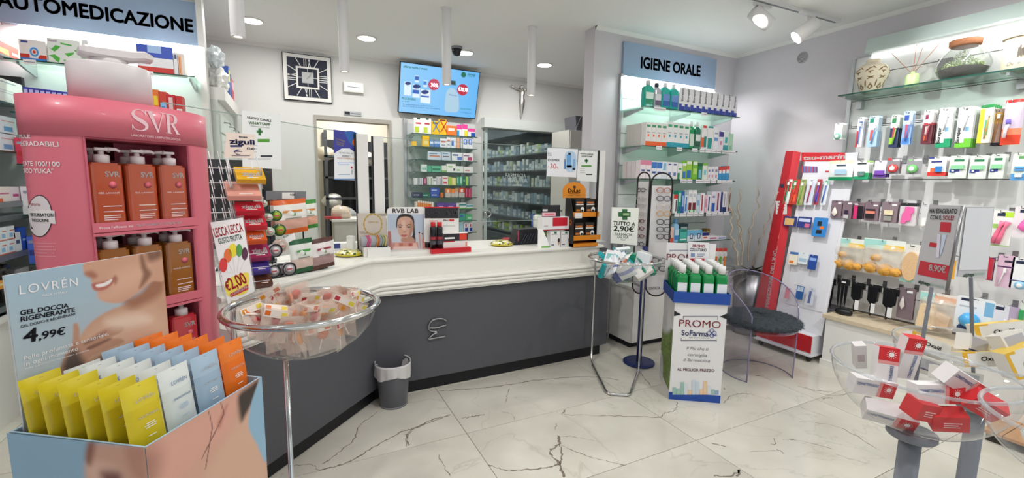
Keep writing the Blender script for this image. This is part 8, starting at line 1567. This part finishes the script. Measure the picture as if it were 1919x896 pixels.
# ================================================================ WASTE BIN
c = onz(736,752,0); c.y -= .03; hb_ = .30; t = thing('waste_bin','grey waste bin with white liner bag against the counter','bin',Matrix.Translation((c.x,c.y,0)))
part('bin_body',MB().lathe([(.088,0),(.092,.004),(.108,.24),(.111,hb_)],32,cap=False).lathe([(.088,.003),(0,.0035)],32,cap=False),clear_mat('bin_plastic','#a8a8b0',.8,.3,density=.7,dcol='#74757c'),t); part('bin_foot',MB().lathe([(.093,0),(.094,.012),(.09,.014)],32),mat('bin_grey','#7c7d84',.5),t)
LIN = mat('liner_bag','#d2d0d0',.55); qs = random.Random(2); ph = [qs.uniform(0,6) for _ in range(4)]
def lin_f(a,b):
    th = a*2*math.pi; w_ = .004*math.sin(9*th+ph[0])+.003*math.sin(17*th+ph[1])
    if b < .45: k = b/.45; return ((.116+w_*(1-k)+.002*k)*math.cos(th),(.116+w_*(1-k)+.002*k)*math.sin(th),hb_-.09+.015*math.sin(3*th+ph[2])*(1-k)+k*.096)
    k = (b-.45)/.55; r_ = .116-.03*k+.008*math.sin(11*th+ph[3])*k; return (r_*math.cos(th),r_*math.sin(th),hb_+.006+.022*math.sin(2*th+1)*math.sin(k*3)-.17*k)
part('liner',MB().grid(60,14,lin_f),LIN,t)
# ================================================================ PROMO FLOOR DISPLAY
F0 = onz(1253,748,0); F1 = onz(1349,756,0); PW_ = (F1-F0).length; pa = math.atan2(F1.y-F0.y,F1.x-F0.x); PM = at(F0.x,F0.y,0,pa); PD_ = .36
pdp = thing('promo_floor_display','white and blue cardboard floor display of green mouthwash','display stand',PM); PWH = mat('promo_white','#e4e3e4',.45); PBL = mat('promo_blue','#1f4aa0',.45)
FPL = Plane(F0,F1-F0,(0,0,1)); zt5 = FPL.uv(1300,568)[1]; zt6 = FPL.uv(1305,548)[1]
part('body',MB().box(0,PW_,0,PD_,0,zt5),PWH,pdp); part('foot_band',MB().box(-.001,PW_+.001,-.0012,0,.0,.055),PBL,pdp)
part('tray',MB().box(-.012,PW_+.012,-.012,-.006,zt5,zt6).box(-.012,-.006,-.006,PD_,zt5,zt6).box(PW_+.006,PW_+.012,-.006,PD_,zt5,zt6).box(-.012,PW_+.012,PD_,PD_+.006,zt5,zt6).box(-.006,PW_+.006,-.006,PD_,zt5,zt5+.004),PBL,pdp)
for s_,x_ in ((0,0),(1,PW_)): part('side_notch',MB().add([(x_,-.0015,zt5-.10),(x_+(.045 if not s_ else -.045),-.0015,zt5-.085),(x_,-.0015,zt5-.06)],[[0,1,2] if not s_ else [2,1,0]]),DARK,pdp)
FPL2 = Plane(F0,F1-F0,(0,0,1),.0015); K = crop(1060,440,.37946)
MAR = mat('maroon_ink','#7a1f2c',.6); text_px(pdp,FPL2,'PROMO',K(560,452),K(765,462),MAR,13,.0); text_px(pdp,FPL2,'SoFarma',K(572,496),K(704,503),BLUEI,10,.01); text_px(pdp,FPL2,'più',K(722,500),K(747,501),BLUEI,4); text_px(pdp,FPL2,'ogni giorno insieme',K(608,509),K(706,513),GREYI,2.2)
for a_,b_ in (((580,402),(752,410)),((570,522),(745,530))): bars(pdp,FPL2,[(*K(*a_),K(*b_)[0],K(*a_)[1]+.9,'#26325f')])
bars(pdp,FPL2,[(*K(580,402),*K(582,416),'#26325f'),(*K(750,407),*K(752,420),'#26325f'),(*K(570,510),*K(572,522),'#26325f'),(*K(743,516),*K(745,530),'#26325f')])
for dx,dy in ((0,-12),(12,0),(-12,0),(0,12)):
    pts = disc_px(722+dx,486+dy,10,10,14); qd = [FPL2.uv(*K(*p)) for p in pts]; part('printed_flower',MB().tube([(a,b,.001) for a,b in qd],.0016,5,True),BLUEI,pdp,FPL2.mw())
SL = GREYI; text_px(pdp,FPL2,'Il Più che ti',K(597,566),K(706,572),SL,5.5,slant=.25); text_px(pdp,FPL2,'consiglia',K(602,598),K(697,603),SL,5.5,slant=.25); text_px(pdp,FPL2,'il farmacista',K(582,624),K(712,630),SL,5.5,slant=.25); text_px(pdp,FPL2,'AL MIGLIOR PREZZO',K(551,671),K(735,678),MAR,5,.015)
jr = random.Random(5); bars(pdp,FPL2,[(*K(528+i*19,790-jr.uniform(15,60)*(1.5-abs(i-5.5)*.12)),*K(546+i*19,790),jr.choice(['#a9c0d8','#c8d4e0','#8fa8c8','#e8c8a0','#d8dde2','#9fc0b8'])) for i in range(12)],lift=.0012)
# leafy photograph on the side panel
SPP = Plane(PM @ Vector((0,PD_,0)),PM.to_3x3() @ Vector((0,-1,0)),(0,0,1),.0012)
def leafc(P):
    r_ = np.sin(P[:,0]*90+np.sin(P[:,1]*70)*2)*np.sin(P[:,1]*80+np.cos(P[:,0]*60)*2); t_ = np.clip(.5+.5*r_,0,1)[:,None]; g_ = np.clip(P[:,0]/PD_,0,1)[:,None]
    return (np.array(lin('#5a6a3a'))*(1-t_)+np.array(lin('#8fae4c'))*t_)*(.35+.65*(1-g_*.4))
part('side_photo',painting('side_photo',[(0,.06,0),(PD_,.06,0),(PD_,.5,0),(0,.5,0)],50,60,[(None,'#dcdcdc',0),(smoothpoly([(.0,.06),(PD_,.06),(PD_,.5),(PD_*.7,.46),(PD_*.3,.4),(-.02,.36)]),leafc,.06),(smoothpoly([(-.02,.0),(.12,.0),(.1,.16),(.03,.22),(-.02,.2)]),'#d0cfd4',.004)]),None,pdp,SPP.mw())
bkx = PM @ Vector((0,PD_+.002,0)); BKP = Plane(bkx,F1-F0,(0,0,1)); zt7 = BKP.uv(1290,456)[1]
part('header_card',MB().box(-.006,PW_+.006,PD_+.002,PD_+.008,zt5,zt7),PWH,pdp); K = crop(1200,440,.17857); text_px(pdp,Plane(BKP.o,BKP.u,BKP.v,.002),'PROMO',K(275,265),K(640,275),MAR,12); bars(pdp,Plane(BKP.o,BKP.u,BKP.v,.001),[(*K(305,160),K(500,160)[0],K(500,160)[1]+.8,'#26325f'),(*K(305,160),*K(308,182),'#26325f')])
pcl = Plane(PM @ Vector((0,PD_-.01,0)),F1-F0,(0,0,1)); so,pl = sheet('promo_price_card','white mouthwash price card clipped to the promo display',pcl,[K(500,335),K(712,350),K(722,85),K(503,72)],'#e9e8ec','price card',.0,PRINT,.001)
text_px(so,pl,'PROMO',K(548,132),K(676,136),REDI,5.5,.03); text_px(so,pl,'COLLUTORIO',K(520,170),K(692,176),mat('navy_black_ink','#23262e',.6),5.5,.03); bars(so,pl,[(*K(520,248),*K(672,320),'#c42a38'),(*K(530,195),*K(572,232),'#7f92b8'),(*K(595,200),*K(680,205),'#5a6a90'),(*K(595,212),*K(675,217),'#5a6a90'),(*K(595,224),*K(660,229),'#5a6a90')]); text_px(so,pl,'€',K(528,300),K(550,300),INKW,4,.03,lift=.0016); text_px(so,pl,'2',K(556,306),K(592,306),INKW,9,.04,lift=.0016); text_px(so,pl,'.90',K(600,300),K(660,300),INKW,6,.03,lift=.0016)
bwid = PW_/4; 
for r_ in range(5):
    for c_ in range(4):
        M_ = PM @ Matrix.Translation((c_*bwid+.004,.004+r_*.068,zt5+.0045)); hbt = FPL.uv(1310,500)[1]-zt5
        bottle(M_,bwid-.008,.056,hbt,'#0f8a48','#ecebea','#dfe4ec' if r_ == 0 else None,'green mouthwash bottle with white cap in the promo display %s row' % ['front','second','third','fourth','back'][r_],'mouthwash bottles of the promo display',.2,.7,'#6a8ac0' if r_ == 0 else None)
# ================================================================ SPECTACLES STAND
gc = onz(1197,680,0); GSX = thing('spectacles_stand','navy pole stand with two white arched panels of reading glasses','display stand',Matrix.Translation((gc.x,gc.y,0))); NV = mat('stand_navy','#1b2a66',.4)
part('base_disc',MB().lathe([(.125,0),(.13,.004),(.13,.014),(.1,.018),(0,.019)],36),NV,GSX); part('pole',MB().lathe([(.022,.015),(.022,1.0)],16),NV,GSX)
K = crop(1160,300,.3125)
pe = atd(1214,440,(gc-EYE).dot(CF)-.06)
def gpanel(xl_,xr_,yt,yb,ang,name,label):
    o = Vector((pe.x,pe.y,0)); pl = Plane(o,(math.cos(ang),math.sin(ang),0),(0,0,1)); ym = (yt+yb)/2; a,b = (pl.uv(xl_,ym)[0],pl.uv((xl_+xr_)/2,yb)[1]),(pl.uv(xr_,ym)[0],pl.uv((xl_+xr_)/2,yt)[1]); w = b[0]-a[0]; r_ = w/2*.98; pts = [(a[0]+w/2+r_*math.cos(t),b[1]-r_+r_*math.sin(t)) for t in [math.pi*i/10 for i in range(11)]] + [(a[0]+w/2-r_*math.cos(t),a[1]+r_-r_*math.sin(t)) for t in [math.pi*i/10 for i in range(11)]]
    part('panel',MB().prism([(x,min(y,b[1]-r_*1.25)) for x,y in pts],-.006,0),mat('panel_white','#dbd9da',.5),GSX,pl.mw(),label); part('panel_frame',MB().tube([(x,y,0) for x,y in pts],.0065,8,True),BLACK,GSX,pl.mw())
    return pl,a,b
pR,aR,bR = gpanel(1215,1255,324,555,-.62,'panel','right white panel'); pL_,aL,bL = gpanel(1190,1213,323,551,-1.4,'panel','left white panel')
# put left panel beside, sharing the middle edge
def specs(pl,x,y,w_px,col,words,rnd_=1,thick=.0028):
    a,b = pl.uv(x-w_px/2,y),pl.uv(x+w_px/2,y); w = b[0]-a[0]; cx,cz = (a[0]+b[0])/2,(a[1]+b[1])/2; M_ = pl.mw(cx,cz,.022); t = lab(thing('reading_glasses','','glasses',M_),words,'glasses','reading glasses')
    m_ = mat('frame_'+col[1:],col,.3); r_ = w*.21
    for s in (-1,1):
        pts = [(s*w*.25+r_*1.08*math.copysign(abs(math.cos(k))**(.8),math.cos(k)),r_*.86*math.copysign(abs(math.sin(k))**(.8),math.sin(k)),0) for k in [2*math.pi*i/16 for i in range(16)]]
        part('lens_rim',MB().tube(pts,thick,6,True),m_,t); part('lens',MB().add([(p[0],p[1],-.0005) for p in pts],[list(range(16))]),ACRYL,t); part('temple',MB().tube([(s*w*.48,r_*.4,0),(s*w*.5,r_*.35,-.012),(s*w*.44,r_*.2,-.02)],thick,6),m_,t)
    part('bridge',MB().tube([(-w*.06,r_*.2,0),(0,r_*.35,.003),(w*.06,r_*.2,0)],thick,6),m_,t)
for y,c,w_ in ((182,'#b5623a','tortoise brown glasses at the top'),(231,'#4a4458','dark violet glasses second'),(282,'#d8cabc','pale clear glasses third'),(322,'#d8a050','amber glasses fourth'),(371,'#17181c','black round glasses fifth'),(416,'#1b1c22','black round glasses sixth'),(458,'#15161a','black round glasses seventh'),(600,'#3a3038','dark glasses near the foot'),(648,'#1a1a1e','black glasses at the foot')): specs(pR,*K(266 if y < 500 else 238,y),27,c,w_+' of the right panel')
for y,c,w_ in ((180,'#16171b','black round glasses at the top'),(230,'#c8c0bc','clear glasses second'),(272,'#c0b8b4','clear rimmed glasses third'),(320,'#c4bcb8','pale glasses fourth'),(365,'#6a1c24','dark red glasses fifth'),(409,'#701c26','dark red glasses sixth'),(455,'#6e1e26','dark red glasses seventh'),(502,'#1c1e2c','navy square glasses eighth')): specs(pL_,*K(142-(y-180)*.03,y),15,c,w_+' of the left panel')
for pl,a_,b_ in ((pR,(178,778),(246,774)),(pL_,(84,742),(138,770))): text_px(GSX,pl,'CONTACTA',K(*a_),K(*b_),INK,4.5,.01,lift=.002)
# ================================================================ CLEAR CHAIR WITH FUR CUSHION
cs_ = onz(1425,600,.44); t = thing('clear_chair','transparent acrylic chair with dark grey fur seat pad','chair',Matrix.Translation((cs_.x,cs_.y,0)))
CHA = clear_mat('chair_acrylic','#eeecf2',1.2,density=.04,dcol='#d8d6e6'); fa_ = math.radians(152)      # seat faces this way
ER = onz(1485,709,0); rc = math.hypot(ER.x-cs_.x,ER.y-cs_.y); a_e = math.atan2(ER.y-cs_.y,ER.x-cs_.x); rc = max(.24,min(rc,.33))
def shell_pt(a,b): 
    th = a_e+.0+a*math.radians(250); zt_c = .52+.28*math.sin(math.pi*a)**.7; return (rc*math.cos(th),rc*math.sin(th),b*zt_c)
part('shell',MB().grid(40,4,shell_pt),CHA,t)
VE = mat('acrylic_edge','#a8a0c8',.1,trans=.5)
part('shell_edge',MB().tube([shell_pt(0,k/6) for k in range(7)] + [shell_pt(k/30,1) for k in range(31)] + [shell_pt(1,1-k/6) for k in range(7)],.005,6),VE,t)
part('floor_edge',MB().tube([shell_pt(k/30,.003) for k in range(31)],.004,6),VE,t)
part('seat_plate',MB().lathe([(0,.395),(rc-.004,.395),(rc-.004,.405),(0,.405)],32),CHA,t)
FUR = noisy(mat('fur_grey','#3a4046',.95),60,.6,.8,6,stretch=(1,1,5))
fm = MB(); fq = random.Random(4)
def pad(a,b):
    th,r_ = a*2*math.pi,1; ph = (b-.5)*math.pi; cr_ = (rc+.03)*math.cos(ph)**.55; return (cr_*math.cos(th)*(1+.015*math.sin(23*th+9*b)),cr_*math.sin(th)*(1+.015*math.sin(19*th)),.448+.045*math.sin(ph)+.004*math.sin(31*th+b*20))
part('fur_pad',fm.grid(48,14,pad,smooth=True),FUR,t)
hf = MB()
for i in range(5200):
    a,b = fq.random(),.12+.88*fq.random()**.8; p = Vector(pad(a,b)); n_ = Vector((p.x,p.y,(p.z-.448)*4)).normalized(); d_ = (n_*.5+Vector((fq.uniform(-1,1),fq.uniform(-1,1),fq.uniform(-.6,.3)))*.6).normalized()*fq.uniform(.012,.024); s_ = d_.orthogonal().normalized()*.0011; hf.add([p-s_,p+s_,p+d_],[[0,1,2]],fq.choice(['#3c4248','#2e3338','#4d545b','#5a626a']))
ho = part('fur_pile',hf,SOFT,t); ho['kind'] = 'stuff'
# ================================================================ STEEL POT WITH DRY BRANCHES
pc_ = onz(1400,622,0); t = thing('steel_planter','tall steel planter with twisted dry branches in the corner','planter',Matrix.Translation((pc_.x,pc_.y,0))); Yp = pc_.y
hp2 = ony(1400,512,Yp).z; part('pot',MB().lathe([(.13,0),(.15,.01),(.158,hp2*.5),(.165,hp2),(.158,hp2),(.15,hp2-.04),(0,hp2-.05)],36),STEEL,t)
K = crop(1340,260,.26794); BR_ = noisy(mat('dry_branch','#b4a898',.85),40,.3); 
def branch(pts,r0,r1,m=BR_,dy=0,wig=.012,tip=0):
    P = []; jr = random.Random(int(pts[0][0])); C_ = curve(pts,6)
    for i,(x,y) in enumerate(C_): p = ony(*K(x,y),Yp+dy*(1-i/len(C_))+tip*i/len(C_)); P.append((p.x-pc_.x+wig*math.sin(i*1.1),p.y-pc_.y+.01*math.sin(i*.9),p.z))
    part('branch',MB().tube(P,[r0+(r1-r0)*i/(len(P)-1) for i in range(len(P))],7),m,t)
branch([(160,890),(150,800),(130,730),(110,640),(118,540),(95,430),(110,340)],.011,.007); branch([(185,890),(190,760),(180,640),(165,560),(172,440),(178,350)],.01,.006,dy=.05); branch([(175,740),(165,640),(150,560),(130,480)],.006,.004,dy=-.03); branch([(230,860),(240,690),(250,610),(295,490),(300,400),(305,325)],.009,.004,dy=.04,tip=-.08); branch([(260,890),(300,760),(330,670),(370,570),(400,460),(445,372)],.009,.004,dy=.02,tip=-.3)
DRY = ['#8c867c','#a39c90','#5c5852','#c0b8aa','#6a655e']
jr = random.Random(9)
for i in range(60):
    a = jr.uniform(0,6.28); L_ = jr.uniform(.16,.36); up = jr.uniform(.15,1.0); w_ = jr.uniform(.012,.03); d = Vector((math.cos(a),math.sin(a),up)).normalized(); s = d.cross(Vector((0,0,1))).normalized(); m_ = MB(); o_ = Vector((jr.uniform(-.05,.05),jr.uniform(-.05,.05),hp2-.02)); pts = []
    for k in range(6): f_ = k/5; c_ = o_+d*L_*f_+Vector((0,0,-.14*f_*f_*(1-up*.5))); ww = w_*math.sin(math.pi*min(.97,f_*.9+.08)); pts.append((c_-s*ww,c_+s*ww))
    if any(p.x+pc_.x > 4.35 or p.y+pc_.y > 3.06 for pr_ in pts for p in pr_): continue
    m_.add([p for pr_ in pts for p in pr_],[[2*k,2*k+1,2*k+3,2*k+2] for k in range(5)],jr.choice(DRY)); part('dry_leaf',m_,SOFT,t)
# ================================================================ CLEAR BOWLS ON POSTS, RIGHT FOREGROUND
GP = mat('post_grey','#7e828a',.45)
def post_bowl(px,py,d,R_,D_,label,post_px=None):
    c = atd(px,py,d); M_ = Matrix.Translation((c.x,c.y,c.z-D_)); t = thing('post_bowl',label,'bowl stand',Matrix.Translation((c.x,c.y,0)))
    part('bowl',bowl_shell(R_,D_,48,10),BOWLM,t,M_); part('rim',MB().tube(ring_pts(R_,D_,48),.0045,8,True),clear_mat('bowl_rim','#f4f6f8',1.6,density=.2,dcol='#e8ecf0') if 'bowl_rim' not in MATS else MATS['bowl_rim'],t,M_)
    part('collar',MB().lathe([(.055,-.022),(.058,-.018),(.058,-.004),(.05,-.001)],28),GP,t,M_); part('post',MB().lathe([(.026,.01),(.026,c.z-D_-.02)],20),GP,t,Matrix.Translation((c.x,c.y,0))); part('foot',MB().lathe([(.16,0),(.165,.006),(.15,.014),(.03,.02)],32),GP,t,Matrix.Translation((c.x,c.y,0)))
    return c,M_,t
cA,MA,tA = post_bowl(1725,690,1.25,.205,.185,'clear bowl of red and white sun cream cartons in the right foreground')
cB,MB_,tB = post_bowl(1848,655,1.55,.25,.2,'clear bowl of white and yellow cartons behind the red ones')
cC,MC,tC = post_bowl(2085,805,.82,.17,.13,'clear bowl cut off by the right edge of the frame')
def box_in(M0,px,py,d,dims,rot,col,prints,words,group,side=None,lett=None,top=None):
    ax = M0.to_translation(); d_ = ray(px,py); dn = min((k*.01 for k in range(60,220)),key=lambda k: math.hypot(EYE.x+d_.x*k-ax.x,EYE.y+d_.y*k-ax.y)); p = atd(px,py,dn+(d-(1.25 if M0 is MA else 1.55))*.45)
    M_ = Matrix.Translation(p) @ Matrix.Rotation(rot[2],4,'Z') @ Matrix.Rotation(rot[1],4,'Y') @ Matrix.Rotation(rot[0],4,'X') @ Matrix.Translation((-dims[0]/2,-dims[1]/2,-dims[2]/2))
    mb = carton_mb(dims[0],dims[1],dims[2],col,prints,side,top); o = single('product_carton',mb,PRINT,words,'carton',M_,group)
    if lett:
        for (s_,x,z,w,h,m_) in lett: text(o,s_,M_ @ Matrix.Translation((x*dims[0],-.0022,z*dims[2])) @ Matrix.Rotation(R90,4,'X'),m_,w*dims[0],h,.02)
    return o
RC_ = '#d5262e'; sun = lambda x,z,r: [(x-r,z-r*.5,x+r,z+r*.5,'#f6e4e0')]
CB_ = mat('carton_blue_ink','#2f66b8',.6)
GA_ = 'sun cream cartons in the right bowl'
sidep = [(0,0,.68,1,'#ececec')]
L_,W_,T_ = .135,.05,.034
def sun_face(o,x,z,r_,y=-.0024):
    M_ = MW[o.name]; m_ = MB(); oval(m_,x,z,r_*.5,r_*.5,y,'#f6ecea',14)
    for i in range(12):
        a = i*math.pi/6; m_.add([(x+r_*.65*math.cos(a-.1),y,z+r_*.65*math.sin(a-.1)),(x+r_*.65*math.cos(a+.1),y,z+r_*.65*math.sin(a+.1)),(x+r_*math.cos(a),y,z+r_*math.sin(a))],[[0,1,2]],'#f6ecea')
    part('printed_sun',m_,PRINT,o,M_)
items = [(1657,690,1.30,(.052,.036,.13),(-.15,.06,-.75),1,'upright red topped sun cream carton',True),(1700,668,1.36,(.05,.034,.13),(.1,.1,-.6),1,'red topped sun cream carton leaning behind the upright one',True),(1632,722,1.22,(.115,.036,.05),(.1,.12,-.55),0,'sun cream carton lying at the left with red end',False),(1665,775,1.2,(.12,.05,.045),(.5,.1,-.9),0,'sun cream carton low in the bowl with red end',False),(1753,735,1.22,(.125,.036,.052),(-.1,-.02,-.5),0,'sun cream carton across the middle of the bowl',False),(1725,765,1.14,(.06,.05,.05),(.15,.2,-.4),2,'red sun cream carton end facing the camera',False),(1775,785,1.2,(.075,.045,.05),(.3,-.2,-.9),2,'red sun cream carton at the bottom of the bowl',False),(1845,758,1.22,(.07,.04,.05),(.5,.5,-.9),2,'red sun cream carton at the right of the bowl',False),(1800,715,1.3,(.13,.04,.05),(.3,.5,-.3),0,'white sun cream carton at the back right of the bowl',False),(1610,665,1.36,(.03,.03,.08),(.2,-.2,-.8),3,'small grey carton at the back left of the bowl',False)]
for px,py,d,dims,rot,kind,words,up in items:
    if kind == 1: o = box_in(MA,px,py,d,dims,rot,'#e9e6e6',[(0,.7,1,1,RC_),(0,.62,1,.7,'#e89a98')],words,GA_,top=RC_); sun_face(o,dims[0]*.6,dims[2]*.85,.014); text(o,'CONNETTIVINASOLE',MW[o.name] @ Matrix.Translation((dims[0]*.75,-.0022,dims[2]*.04)) @ Matrix.Rotation(R90,4,'X') @ Matrix.Rotation(R90,4,'Z'),CB_,dims[2]*.56,.008,.025)
    elif kind == 0: o = box_in(MA,px,py,d,dims,rot,'#e9e6e6',[(.66,0,1,1,RC_),(.58,0,.66,1,'#e89a98')],words,GA_); sun_face(o,dims[0]*.82,dims[2]*.55,.014); text(o,'CONNETTIVINASOLE',MW[o.name] @ Matrix.Translation((dims[0]*.03,-.0022,dims[2]*.62)) @ Matrix.Rotation(R90,4,'X'),CB_,dims[0]*.52,.008,.025)
    elif kind == 2: o = box_in(MA,px,py,d,dims,rot,RC_,[(.3,.55,.8,.62,'#f0c8c4'),(.3,.42,.7,.48,'#f0c8c4'),(.3,.3,.75,.35,'#f0c8c4')],words,GA_)
    else: o = box_in(MA,px,py,d,dims,rot,'#d8d4d2',[(.2,.3,.8,.6,'#b8a8a8')],words,GA_)
GB_ = 'white and yellow cartons'; YEL = '#e8b430'
for px,py,d,dims,rot,words,k in ((1735,648,1.62,(.16,.04,.06),(-.4,.35,-.5),'white and yellow carton tilted at the left of the rear bowl',0),(1745,690,1.6,(.13,.05,.05),(-.5,.3,-.7),'white carton with grey panel in the rear bowl',1),(1822,645,1.55,(.075,.05,.06),(-.3,.3,-.5),'white carton corner with grey panel in the rear bowl',1),(1840,672,1.5,(.15,.05,.05),(-.3,-.1,-.6),'long white carton lying in the rear bowl',0),(1890,640,1.5,(.08,.05,.06),(-.4,-.3,-.4),'white carton with navy strip at the right of the rear bowl',1),(1868,620,1.66,(.15,.04,.06),(-.2,-.2,-.7),'white and yellow carton at the back of the rear bowl',0),(1912,675,1.45,(.11,.05,.09),(-.2,-.4,-.5),'yellow and white carton at the right edge of the frame',0),(1790,705,1.5,(.14,.05,.05),(-.2,.15,-.6),'white carton at the front of the rear bowl',1)):
    o = box_in(MB_,px,py,d,dims,rot,'#ece9e2',[(0,.0,.28,1,YEL),(.1,.1,.4,.9,'#ece9e2')] if k == 0 else [(.1,.1,.9,.85,'#b8b8c0'),(0,0,1,.1,'#2a3060')],words,GB_,top='#e6e2da' if k else '#eac860')
    if k == 0: text(o,'Oxalil',MW[o.name] @ Matrix.Translation((dims[0]*.35,-.0024,dims[2]*.4)) @ Matrix.Rotation(R90,4,'X'),INK,dims[0]*.4,.014,.02,slant=.2)
q = random.Random(21)
for i in range(10):
    x,y,z = inside(q,.17,.13,.085,-.02); c_ = ['#6a4ab0','#2f8a58','#dfe6e2','#7a5ac0','#bfe0d8'][i % 5]
    lab(single('product_carton',carton_mb(.05,.03,.07,c_,[(.1,.5,.9,.7,'#f0f0f0')]),PRINT,'','carton',MC @ Matrix.Translation((x,y,z)) @ Matrix.Rotation(q.uniform(0,6),4,'Z') @ Matrix.Rotation(q.uniform(-.8,.8),4,'X') @ Matrix.Translation((-.025,-.015,-.035))),'%s carton in the bowl at the right edge' % ['violet','green','white','purple','pale aqua'][i % 5],'carton','cartons in the right edge bowl')
# sign frames on rods above the bowls
K = crop(1540,340,.22321)
def holder(corn,dl,dr,label,base_px,rd):
    bl_,br_,tr_,tl_ = corn; A_ = atd(*tl_,dl); B_ = atd(*tr_,dr); u = Vector((B_.x-A_.x,B_.y-A_.y,0)); pl = Plane(A_,u,(0,0,1)); q_ = [pl.uv(*p) for p in corn]
    t = thing('sign_holder',label,'sign',pl.mw()); part('sign_board',MB().prism(q_,-.003,0),mat('sign_grey','#bdbdc0',.5),t,pl.mw())
    return t,pl,q_
t,pl,q_ = holder([K(765,860),K(1060,920),K(1195,205),K(905,195)],1.42,1.30,'tilted grey price sign on a rod, turned left above the bowls',None,None)
P1_ = Plane(pl.o,pl.u,pl.v,.0008)
blob(t,P1_,[K(*p) for p in ((802,780),(1062,835),(1090,712),(825,665))],'#bf3040',smooth=False,lift=.0003); blob(t,P1_,[K(*p) for p in ((990,420),(1078,430),(1085,345),(1000,340))],'#c02c3c',smooth=False); blob(t,P1_,[K(*p) for p in ((900,545),(965,555),(972,520),(910,510))],'#c02c3c',smooth=False)
blob(t,P1_,[K(*p) for p in ((972,440),(1000,445),(985,640),(958,640))],'#d8d4e4',smooth=False); blob(t,P1_,[K(*p) for p in ((1015,445),(1050,450),(1010,600),(990,640))],'#c4d0e4',smooth=False)
text_px(t,P1_,'HAI ESAGERATO',K(908,265),K(1138,270),INK,8,.015); text_px(t,P1_,'CON IL',K(912,318),K(1008,322),INK,8,.015); text_px(t,P1_,'SOLE?',K(1018,322),K(1112,326),REDI,8,.015); text_px(t,P1_,'8,90€',K(903,745),K(1043,768),INKW,11,.025,lift=.0018)
text_px(t,P1_,'alphega',K(812,852),K(912,876),DGREEN,6,.03,lift=.0015); text_px(t,P1_,'farmacia',K(914,876),K(1028,898),mat('mint_ink','#7aa890',.6),6,lift=.0015)
part('frame_edge',MB().tube([(*q_[1],.003),(*q_[2],.003)],.0045,8),STEEL,t,pl.mw())
top_ = pl.mw() @ Vector(((q_[0][0]+q_[1][0])/2,(q_[0][1]+q_[1][1])/2,-.006)); part('rod',MB().tube([tuple(top_+Vector((0,0,.12))),tuple(top_),(cA.x,cA.y+.01,cA.z-.18)],.0055,8),GP,t,ident)
t,pl,q_ = holder([K(1140,800),K(1385,820),K(1450,215),K(1212,212)],1.36,1.58,'white back of the second price sign on a rod, turned right',None,None)
P1_ = Plane(pl.o,pl.u,pl.v,.0008); blob(t,P1_,[K(*p) for p in ((1148,745),(1390,740),(1440,225),(1215,222))],'#dcdce2',smooth=False); text_px(t,P1_,'alphega',K(1185,803),K(1275,793),DGREEN,5.5,.03); text_px(t,P1_,'farmacia',K(1278,793),K(1368,783),MATS['mint_ink'],5.5)
top_ = pl.mw() @ Vector(((q_[0][0]+q_[1][0])/2,(q_[0][1]+q_[1][1])/2,-.006)); part('rod',MB().tube([tuple(top_+Vector((0,0,.12))),tuple(top_),(cB.x,cB.y+.01,cB.z-.195)],.0055,8),GP,t,ident)
# low wooden step at the right edge
p = onz(1870,835,.0); t = thing('wooden_step','low wooden platform on the floor at the right edge','platform',Matrix.Translation(p)); 
for i in range(4): part('plank',MB().box(.0,.5,-.28+i*.09,-.195+i*.09,.05,.068),noisy(mat('plank_wood','#b98a5e',.6),8,.2,stretch=(1,8,8)),t)
part('frame',MB().box(.02,.48,-.27,.06,.0,.05),mat('step_dark','#3a3632',.7),t)
finish_labels()
